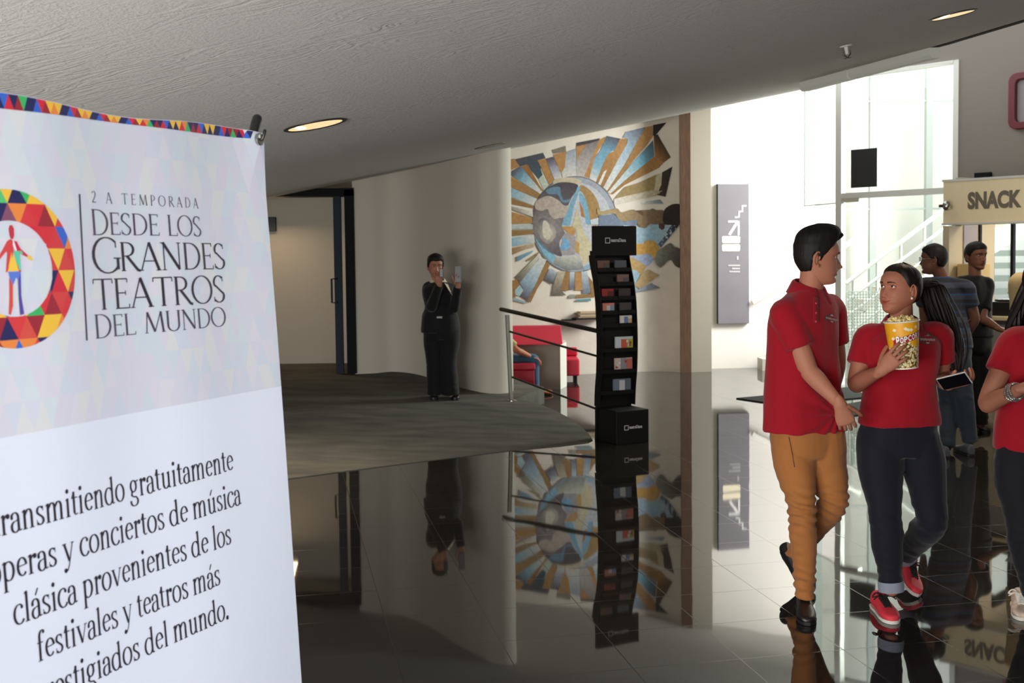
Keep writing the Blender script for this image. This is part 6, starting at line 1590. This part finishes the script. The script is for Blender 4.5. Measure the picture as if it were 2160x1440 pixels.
def blk(mi, pts, off): mb.poly([tp(u, v, off) for u, v in pts], mi)
for i in range(14):                                   # red band behind the lettering
    u0_, u1_ = -.062 + .0092 * i, -.062 + .0092 * (i + 1); f = lambda u: .57 + (u + .03) * 1.2
    blk(0, [(u0_, f(u0_) - .025), (u1_, f(u1_) - .025), (u1_, f(u1_) + .115), (u0_, f(u0_) + .115)], .0010)
for i_, ch_ in enumerate('POPCORN'):
    u0_ = -.048 + i_ * .0158; big = i_ == 0; w_ = .0135; h_ = .19 if big else .125
    vs, fs = text_mesh(ch_, 1, None, bold=.03); x0 = min(v[0] for v in vs); x1 = max(v[0] for v in vs); y1 = max(v[1] for v in vs); y0 = min(v[1] for v in vs)
    sl_ = .56 + (u0_ + .03) * 1.2 - (.02 if big else 0)
    for mi, off, gr in ((1, .0016, .0016), (2, .0022, 0.0)):
        mb.add([tp(u0_ + (v[0] - x0) / (x1 - x0) * w_ + (gr * (1 if v[0] > (x0 + x1) / 2 else -1)), sl_ + (v[1] - y0) / (y1 - y0) * h_ + gr * 4 * (1 if v[1] > (y0 + y1) / 2 else -1) + (v[0] - x0) * .01, off) for v in vs], fs, mi)
mb_all = mb
for u_, v_ in ((-.050, .84), (-.008, .86), (.002, .835), (.013, .83), (.036, .88), (-.060, .66)):
    mb = MB()
    for k in range(4): a_ = k * 1.6; blk(0, [(u_ + .004 * cos(a_) + .004 * cos(2 * pi * q_ / 8), v_ + .018 * sin(a_) + .018 * sin(2 * pi * q_ / 8)) for q_ in range(8)], .0014 + .0002 * k)
    link('popcorn_motif', mb, mat('cream popcorn print', (244, 234, 206), .5), PT, False, normals=False)
mb = mb_all
PRM = [mat('red band print', (178, 24, 34), .45), mat('dark print', (54, 26, 24), .5), mat('white lettering print', (240, 238, 234), .45), mat('cream popcorn print', (244, 234, 206), .5)]
for nm_, keep in (('red_band', (0,)), ('lettering', (1, 2))):
    m3 = MB(); ids = [i for i, k in enumerate(mb.m) if k in keep]; m3.v = mb.v; m3.c = mb.c; m3.f = [mb.f[i] for i in ids]; m3.m = [mb.m[i] for i in ids]
    me_ = m3.mesh(nm_); b_m = bmesh.new(); b_m.from_mesh(me_); bmesh.ops.delete(b_m, geom=[v for v in b_m.verts if not v.link_faces], context='VERTS'); b_m.to_mesh(me_); b_m.free(); link(nm_, me_, PRM, PT, False, normals=False)
mb = MB(); r_ = random.Random(4)
for i in range(95):
    a_ = r_.uniform(0, 2 * pi); rr2 = .057 * sqrt(r_.random()); c = tt + (tx * cos(a_) + ty * sin(a_)) * rr2 + ax * (-.006 + .015 * (1 - (rr2 / .066) ** 2) + r_.uniform(-.003, .007))
    for k in range(3): mb.ball(c + V((r_.gauss(0, .0045), r_.gauss(0, .0045), r_.gauss(0, .004))), r_.uniform(.0045, .0075), n=10)
pc_ = link('popcorn', mb, mat('popcorn flakes', (236, 214, 150), .6, var=(90, .25)), None); tag(pc_, 'heap of popcorn filling the yellow tub', 'popcorn', kind='stuff')
# ---- phone in her other hand
pcn = px(2013, 805, 4.74); fx = (V((.105, -.10, .045))).normalized(); fy = V((-.25, -.35, .55)); fy = (fy - fx * fy.dot(fx)).normalized(); fz = fx.cross(fy)
MP = Matrix((fx, fy, fz)).transposed().to_4x4(); MP.translation = pcn + V((0, 0, .004))
ph = thing('phone', 'dark phone in a pale case in the young woman\'s hand', 'phone', pcn)
mb = MB(); mb.box((-.066, -.035, -.005), (.066, .035, .004), 0, MP); link('case', mb, mat('pale phone case', (196, 194, 188), .35), ph, False, .004)
mb = MB(); mb.box((-.062, -.032, .0042), (.062, .032, .0052), 0, MP); link('screen', mb, mat('dark glossy screen', (12, 10, 14), .08), ph, False)
# ---- woman at the right edge of the picture
M_JEANSK = fabric('black denim', (22, 23, 30), .8)
JT = dict(head=(2202, 606), neck=(2196, 684), pel=(2190, 935), Rsh=(2136, 722), Lsh=(2268, 716), Rel=(2082, 850, -.04), Rwr=(2160, 818, -.30), Lel=(2300, 850), Lwr=(2235, 830, -.28),
          Rh=(2146, 965), Lh=(2238, 965), Rk=(2158, 1120, -.05), Lk=(2236, 1115, .02), Ra=(2182, 1258, -.02), La=(2226, 1200, .3))
P3 = figure('woman in red polo shirt cut off by the right edge, silver bracelet on her wrist', JT, 4.98, -18, dict(sh=.17, chest=(.175, .122), waist=(.165, .115), hip=(.180, .128), hem=(.190, .134)), (-40, -4, 1.0), (M_RED, M_JEANSK), res=.7, vox=.009,
            skin_col=(164, 110, 88), sleeve=.50, leg=(.100, .070, .048), bust=.3, loc=floor_pt(2170, 1290), seed=8.0, upper_name='polo_shirt', lower_name='jeans', hem_drop=.03, neck_r=.052,
            hands={'R': {'d': V((.75, -.1, .2)), 'palm': V((0, .6, -.8)), 'k': .9}, 'L': {'d': V((-.8, -.2, .1)), 'palm': V((0, .5, -.8)), 'k': .9}}, head_opts=dict(female=True, nose=.85, cheek=.05))
mb = MB(); P3.head.hair(mb, lambda a: curve1([(0, .07), (.8, .06), (1.2, .02), (1.5, -.04), (2, -.08), (3.15, -.09)], a), lambda a, z: .014 + .008 * sstep(.05, .1, z), 12)
for i in range(60):
    r_ = random.Random(900 + i); a = r_.choice((-1, 1)) * r_.uniform(1.3, 3.1); b = P3.head.surf(a, r_.uniform(-.02, .05), False); s0 = P3.head.W(b * 1.04); dn = r_.uniform(.22, .36)
    out = (s0 - P3.head.c); out.z = 0; out = out.normalized() * .045
    rows = [(s0, .012, .012), (s0 + out * .9 + V((0, 0, -dn * .35)), .015, .015), (s0 + out * 1.3 + V((r_.gauss(0, .012), r_.gauss(0, .01), -dn * .7)), .013, .013), (s0 + out * 1.2 + V((r_.gauss(0, .018), 0, -dn)), .004, .004)]
    mb.sweep(rows, 6, sub=4)
link('hair', clean(mb.mesh('hair')), M_HAIRB, P3.root)
el, w_ = P3.q['Rel'], P3.q['Rwr']; d = (w_ - el).normalized(); mb = MB()
for k, (t, r) in enumerate(((.70, .037), (.76, .0355), (.80, .034))):
    c = lerp(el, w_, t); x, y = frame_of(d)
    for q_ in range(26): a = 2 * pi * q_ / 26; mb.ball(c + (x * cos(a) + y * sin(a)) * r + d * .004 * sin(a * 3 + k), .0055 if q_ % 3 else .0075, n=8)
link('bracelet', mb, mat('silver beads', (216, 212, 206), .22, .9), P3.root)
ft = floor_pt(2158, 1310); ft.z = .001; fh = ft + V((.085, .235, 0))
M_LACEY = mat('pale patterned canvas', (206, 184, 168), .7, var=(60, .25)); M_LACEW = mat('white laces', (232, 228, 220), .7)
runner(fh, ft, V((0, 0, 1)), (M_LACEY, M_WSOLE, M_LACEY), M_LACEW, person=P3)
rt = floor_pt(2250, 1262); rt.z = .01; runner(rt + V((-.05, .2, .09)), rt, V((-.1, -.5, .8)), (M_LACEY, M_WSOLE, M_LACEY), M_LACEW, person=P3)

def short_hair(P, nape=-.06, m=M_HAIR, t=.010):
    mb = MB(); P.head.hair(mb, lambda a: curve1([(0, .068), (.85, .060), (1.2, .035), (1.42, -.005), (1.55, .012), (1.7, .012), (1.85, -.03), (2.2, nape + .008), (3.15, nape)], a), lambda a, z: t + .010 * sstep(.05, .10, z), 4); return link('hair', clean(mb.mesh('hair')), m, P.root)
def plain_shoes(P, pairs, m=M_LEATHER, sole=M_SOLE, w=.045, h=.08):
    for heel, toe, up in pairs:
        mb = MB(); shoe_mesh(mb, heel, toe, up, w=w, h=h); link('shoe', mb, [m, sole], P.root)
# ---- man in the striped polo shirt, seen from behind
def stripes():
    m = fabric('striped knit', (40, 44, 56)); nt = m.node_tree; tc = nt.nodes.new('ShaderNodeTexCoord'); sp_ = nt.nodes.new('ShaderNodeSeparateXYZ'); nt.links.new(tc.outputs['Object'], sp_.inputs[0])
    r = nt.nodes.new('ShaderNodeValToRGB'); r.color_ramp.interpolation = 'CONSTANT'; e = r.color_ramp.elements; e[0].position = 0; e[0].color = srgb(44, 46, 58); e[1].position = .5; e[1].color = srgb(58, 62, 76)
    for p_, c_3 in ((.12, (40, 66, 104)), (.18, (40, 42, 54)), (.34, (46, 58, 84)), (.40, (38, 40, 50)), (.62, (44, 72, 112)), (.68, (40, 42, 54)), (.84, (70, 74, 90))): k = e.new(p_); k.color = srgb(*c_3)
    ml = nt.nodes.new('ShaderNodeMath'); ml.operation = 'MULTIPLY'; ml.inputs[1].default_value = 3.6; fr = nt.nodes.new('ShaderNodeMath'); fr.operation = 'FRACT'
    nt.links.new(sp_.outputs['Z'], ml.inputs[0]); nt.links.new(ml.outputs[0], fr.inputs[0]); nt.links.new(fr.outputs[0], r.inputs['Fac']); nt.links.new(r.outputs['Color'], nt.nodes['Principled BSDF'].inputs['Base Color']); return m
D4 = 9.0
JB = dict(head=(1968, 548), neck=(1985, 583), pel=(2008, 725), Rsh=(2038, 606, -.04), Lsh=(1948, 602, .10), Rel=(2056, 672, -.02), Rwr=(2034, 716, .10), Lel=(1950, 670, .2), Lwr=(1950, 712, .3),
          Rh=(2022, 745), Lh=(1994, 745), Rk=(2034, 838, -.05), Lk=(2000, 850, .08), Ra=(2046, 932, -.02), La=(1999, 944, .02))
P4 = figure('man in a dark blue striped polo shirt and jeans, seen from behind', JB, D4, -152, dict(sh=.19, chest=(.185, .125), waist=(.168, .12), hip=(.172, .125), hem=(.178, .13)), (-118, 0, 1.0), (stripes(), fabric('grey blue jeans', (52, 60, 72))), res=.45, vox=.013,
            skin_col=(120, 80, 64), sleeve=.62, leg=(.092, .072, .060), hyaw=-158, seed=3.0, upper_name='polo_shirt', lower_name='jeans', hem_drop=.04, loc=floor_pt(2020, 955), hands={'R': {'d': V((-.3, .2, -.9)), 'palm': V((-.6, .6, 0)), 'k': .95}})
short_hair(P4)
g0 = floor_pt(2050, 962); plain_shoes(P4, [(V((g0.x, g0.y, 0.001)), V((g0.x - .02, g0.y + .27, .001)), V((0, 0, 1))), (V((floor_pt(1999, 966).x, floor_pt(1999, 966).y, .001)), V((floor_pt(1999, 966).x - .10, floor_pt(1999, 966).y + .25, .001)), V((0, 0, 1)))], mat('grey trainers', (70, 74, 82), .6))
mb = MB(); hh = P4.head
for q_ in (-1, 1):
    mb.tube([hh.W((q_ * .031 + .024 * cos(2 * pi * k / 16), .098, .008 + .018 * sin(2 * pi * k / 16))) for k in range(17)], .002, 6); mb.tube([hh.W((q_ * .056, .096, .012)), hh.W((q_ * .079, .05, .012)), hh.W((q_ * .080, -.01, .010))], .002, 6)
mb.tube([hh.W((-.008, .100, .012)), hh.W((.008, .100, .012))], .002, 6); link('glasses', mb, mat('pale metal frame', (200, 200, 196), .3, .8), P4.root)
# ---- man in black at the kiosk
D5 = 9.75
JK = dict(head=(2060, 541), neck=(2056, 580), pel=(2062, 706), Rsh=(2024, 598), Lsh=(2082, 600), Rel=(2030, 655, .1), Rwr=(2030, 700, .2), Lel=(2072, 672, -.12), Lwr=(2108, 694, -.22), Rh=(2052, 725), Lh=(2070, 725), Rk=(2054, 808), Lk=(2070, 808), Ra=(2058, 893), La=(2070, 896))
P5 = figure('man in a black shirt and black trousers at the kiosk, looking over his shoulder', JK, D5, 40, dict(sh=.18, chest=(.170, .115), waist=(.155, .11), hip=(.160, .115), hem=(.165, .12)), (18, -2, 1.0), (M_BLKCLOTH, fabric('black trousers cloth', (16, 16, 19))), res=.45, vox=.013,
            skin_col=(124, 82, 64), sleeve=.75, leg=(.088, .066, .056), seed=6.0, upper_name='shirt', hem_drop=.02, loc=floor_pt(2064, 913), hands={'L': {'d': V((.9, -.2, -.25)), 'palm': V((.1, .3, -.9)), 'k': 1.0}})
short_hair(P5)
g0 = floor_pt(2060, 915); plain_shoes(P5, [(V((g0.x - .02, g0.y + .26, .001)), V((g0.x, g0.y, .001)), V((0, 0, 1))), (V((g0.x + .04, g0.y + .28, .001)), V((g0.x + .14, g0.y + .06, .001)), V((0, 0, 1)))])
# ---- person in the pale yellow shirt, nearly out of the picture
D6 = 8.1
JY = dict(head=(2196, 528), neck=(2190, 570), pel=(2180, 738), Rsh=(2146, 594), Lsh=(2236, 594), Rel=(2150, 680), Rwr=(2160, 740), Lel=(2240, 680), Lwr=(2236, 740), Rh=(2164, 765), Lh=(2200, 765), Rk=(2166, 870), Lk=(2200, 870), Ra=(2168, 970), La=(2202, 970))
P6 = figure('person in a pale yellow shirt, almost hidden behind the woman at the right edge', JY, D6, 160, dict(sh=.18, chest=(.178, .12), waist=(.165, .115), hip=(.168, .12), hem=(.172, .125)), (160, 0, 1.0), (fabric('pale yellow cloth', (222, 194, 142)), fabric('brown grey trousers', (60, 56, 54))), res=.4, vox=.014, skin_col=(140, 94, 74), sleeve=.7, hem_drop=.05, loc=floor_pt(2184, 1003), seed=2.0, hands={'R': {'d': V((0, 0, -1)), 'palm': V((1, 0, 0))}, 'L': {'d': V((0, 0, -1)), 'palm': V((-1, 0, 0))}})
short_hair(P6)
g0 = floor_pt(2170, 1003); plain_shoes(P6, [(V((g0.x, g0.y, .001)), V((g0.x + .05, g0.y + .26, .001)), V((0, 0, 1))), (V((g0.x + .14, g0.y, .001)), V((g0.x + .20, g0.y + .26, .001)), V((0, 0, 1)))])
# ---- woman in the black suit on the ramp
b7 = ramp_pt(935, 843); D7 = b7.y
M_SUIT = fabric('black suiting', (17, 16, 18), .8); M_BLOUSE = fabric('cream blouse', (222, 208, 180))
JW = dict(head=(919, 562), neck=(924, 592), pel=(930, 688), Rsh=(903, 607), Lsh=(950, 610, .02), Rel=(910, 648, -.16), Rwr=(927, 600, -.30), Lel=(958, 652, -.08), Lwr=(966, 604, -.20), Rh=(914, 700), Lh=(948, 700), Rk=(917, 768, -.02), Lk=(945, 768, -.02), Ra=(917, 832), La=(952, 832))
P7 = figure('woman in a black trouser suit on the carpeted ramp, holding up a phone', JW, D7, 14, dict(sh=.15, chest=(.172, .135), waist=(.152, .130), hip=(.190, .15), hem=(.205, .155)), (12, -6, .98), (M_SUIT, fabric('black suit trousers', (15, 14, 16), .8)), res=.5, vox=.011,
            skin_col=(168, 116, 92), sleeve=1.2, leg=(.108, .088, .082), arm=(.052, .042, .028), bust=.25, seed=7.0, upper_name='jacket', hem_drop=.06, loc=b7, neck_r=.052, wr=(.005, 7),
            hands={'R': {'d': V((-.10, -.05, .9)), 'palm': V((-.1, .9, .1)), 'curl': (35, 50, 40), 'k': .95}, 'L': {'d': V((.05, -.1, 1)), 'palm': V((-.5, -.8, .1)), 'curl': (30, 45, 40), 'k': .95, 'side': -1}}, head_opts=dict(female=True, cheek=.08, nose=.85))
mb = MB(); P7.head.hair(mb, lambda a: curve1([(0, .066), (.5, .068), (.9, .055), (1.2, .02), (1.42, -.01), (1.6, .0), (1.85, -.04), (3.15, -.07)], a), lambda a, z: .012 + .016 * sstep(.04, .10, z), 14); mb.ball(P7.head.W((0, -.125, .03)), .04, n=12); link('hair', clean(mb.mesh('hair')), M_HAIR, P7.root)
bpy.context.view_layer.update()
def patch(obj, pts, off, name, m, parent, D):
    mb = MB(); Q = []
    for x, y in pts:
        h = project_patch(obj, EYE, ray(x, y)); Q.append((h if h else at(x, y, D - .12)) - ray(x, y).normalized() * off)
    mb.poly(Q); mb2 = MB(); mb2.prism(Q, ray(*pts[0]).normalized() * off * .8); return link(name, mb2, m, parent, False)
patch(P7.shirt, [(937, 596), (945, 600), (955, 624), (950, 618)], .006, 'blouse_front', M_BLOUSE, P7.root, D7)
mb = MB()
for sg in (-1, 1):
    c = P7.q['neck']; rows = []
    for k in range(8):
        a = radians(100 + 130 * k / 7) if sg < 0 else radians(80 - 130 * k / 7); e = P7.S * cos(a) + P7.F * sin(a); fr = max(0, sin(a))
        rows.append([c + e * .060 + V((0, 0, .026 - .03 * fr)), c + e * .072 + V((0, 0, .022 - .03 * fr)), c + e * (.098 + .02 * fr) + V((0, 0, -.020 - .055 * fr))])
    mb.loft(rows, cap=False, closed=False)
o = link('collar', mb, M_BLOUSE, P7.root); o.modifiers.new('t', 'SOLIDIFY').thickness = .004
mb = MB(); bq = at(927, 669, D7 - .165); mb.box((bq.x - .03, bq.y - .012, bq.z - .012), (bq.x + .03, bq.y + .012, bq.z + .012)); link('buckle', mb, mat('grey buckle', (120, 118, 116), .4), P7.root, False, .004)
for x in (918, 955):
    t0 = ramp_pt(x + (6 if x > 930 else -2), 846); h0 = V((t0.x - .02, t0.y + .24, 0)); t0.z = carpet_z(t0.x, t0.y) + .001; h0.z = carpet_z(h0.x, h0.y) + .001
    mb = MB(); shoe_mesh(mb, h0, t0, V((0, 0, 1)), w=.043, h=.075); link('shoe', mb, [M_LEATHER, M_SOLE], P7.root)
w7 = P7.q['Lwr']; t7 = at(966, 578, w7.y - .05)
tp7 = thing('phone', 'grey phone held up by the woman in the black suit', 'phone', t7)
mb = MB(); mb.box((t7.x - .035, t7.y - .006, t7.z - .085), (t7.x + .035, t7.y + .006, t7.z + .085)); link('phone_body', mb, mat('grey phone shell', (92, 90, 96), .4), tp7, False, .005)
mb = MB(); mb.box((t7.x - .030, t7.y + .0065, t7.z - .075), (t7.x + .030, t7.y + .0075, t7.z + .075)); link('screen', mb, mat('dark glossy screen', (12, 10, 14), .08), tp7, False)
wr_ = P7.q['Rwr']; r7 = at(931, 574, wr_.y - .05)
rd = thing('two_way_radio', 'small dark radio held at the mouth of the woman in the black suit', 'radio', r7)
mb = MB(); mb.box((r7.x - .02, r7.y - .015, r7.z - .05), (r7.x + .02, r7.y + .015, r7.z + .04)); link('radio_body', mb, M_BLKPL, rd, False, .005)
mb = MB(); mb.tube([(r7.x + .012, r7.y, r7.z + .04), (r7.x + .014, r7.y, r7.z + .09)], .005, 8); link('antenna', mb, M_BLKPL, rd)
# ---- person sitting on the red stool behind the curved wall
D8 = 13.28
JS = dict(head=(1052, 668), neck=(1056, 696), pel=(1062, 752), Rsh=(1058, 708, -.16), Lsh=(1058, 708, .16), Rel=(1090, 738, -.22), Rwr=(1120, 752, -.12), Lel=(1088, 738, .18), Lwr=(1118, 750, .1), Rh=(1072, 756, -.09), Lh=(1072, 756, .09), Rk=(1127, 757, -.10), Lk=(1125, 757, .09), Ra=(1129, 822, -.10), La=(1127, 820, .10))
P8 = figure('seated person in a patterned top and blue jeans on the red stool', JS, D8, 90, dict(sh=.16, chest=(.165, .12), waist=(.155, .115), hip=(.16, .12), hem=(.165, .13)), (90, 0, .95), (mat('green and orange print cloth', (196, 176, 120), .85, var=(9, .5)), fabric('mid blue jeans', (64, 96, 126))), res=.4, vox=.013, skin_col=(186, 120, 92), sleeve=.8, leg=(.064, .058, .050), hem_drop=-.02, loc=V((0, 13.3, .385)), seed=9.0, upper_name='top', lower_name='jeans', hands={'R': {'d': V((.9, 0, -.3)), 'palm': V((0, 0, -1))}, 'L': {'d': V((.9, 0, -.3)), 'palm': V((0, 0, -1))}}, head_opts=dict(female=True))
short_hair(P8, -.09, M_HAIRB, .016)
for dy in (-.10, .10):
    h0 = V((P8.q['Ra'].x - .04, D8 + dy, .002)); mb = MB(); shoe_mesh(mb, h0, h0 + V((.25, -.03, 0)), V((0, 0, 1)), w=.042, h=.055); link('shoe', mb, [mat('tan sandal leather', (172, 104, 78), .6), mat('brown sole', (70, 44, 36), .7)], P8.root)
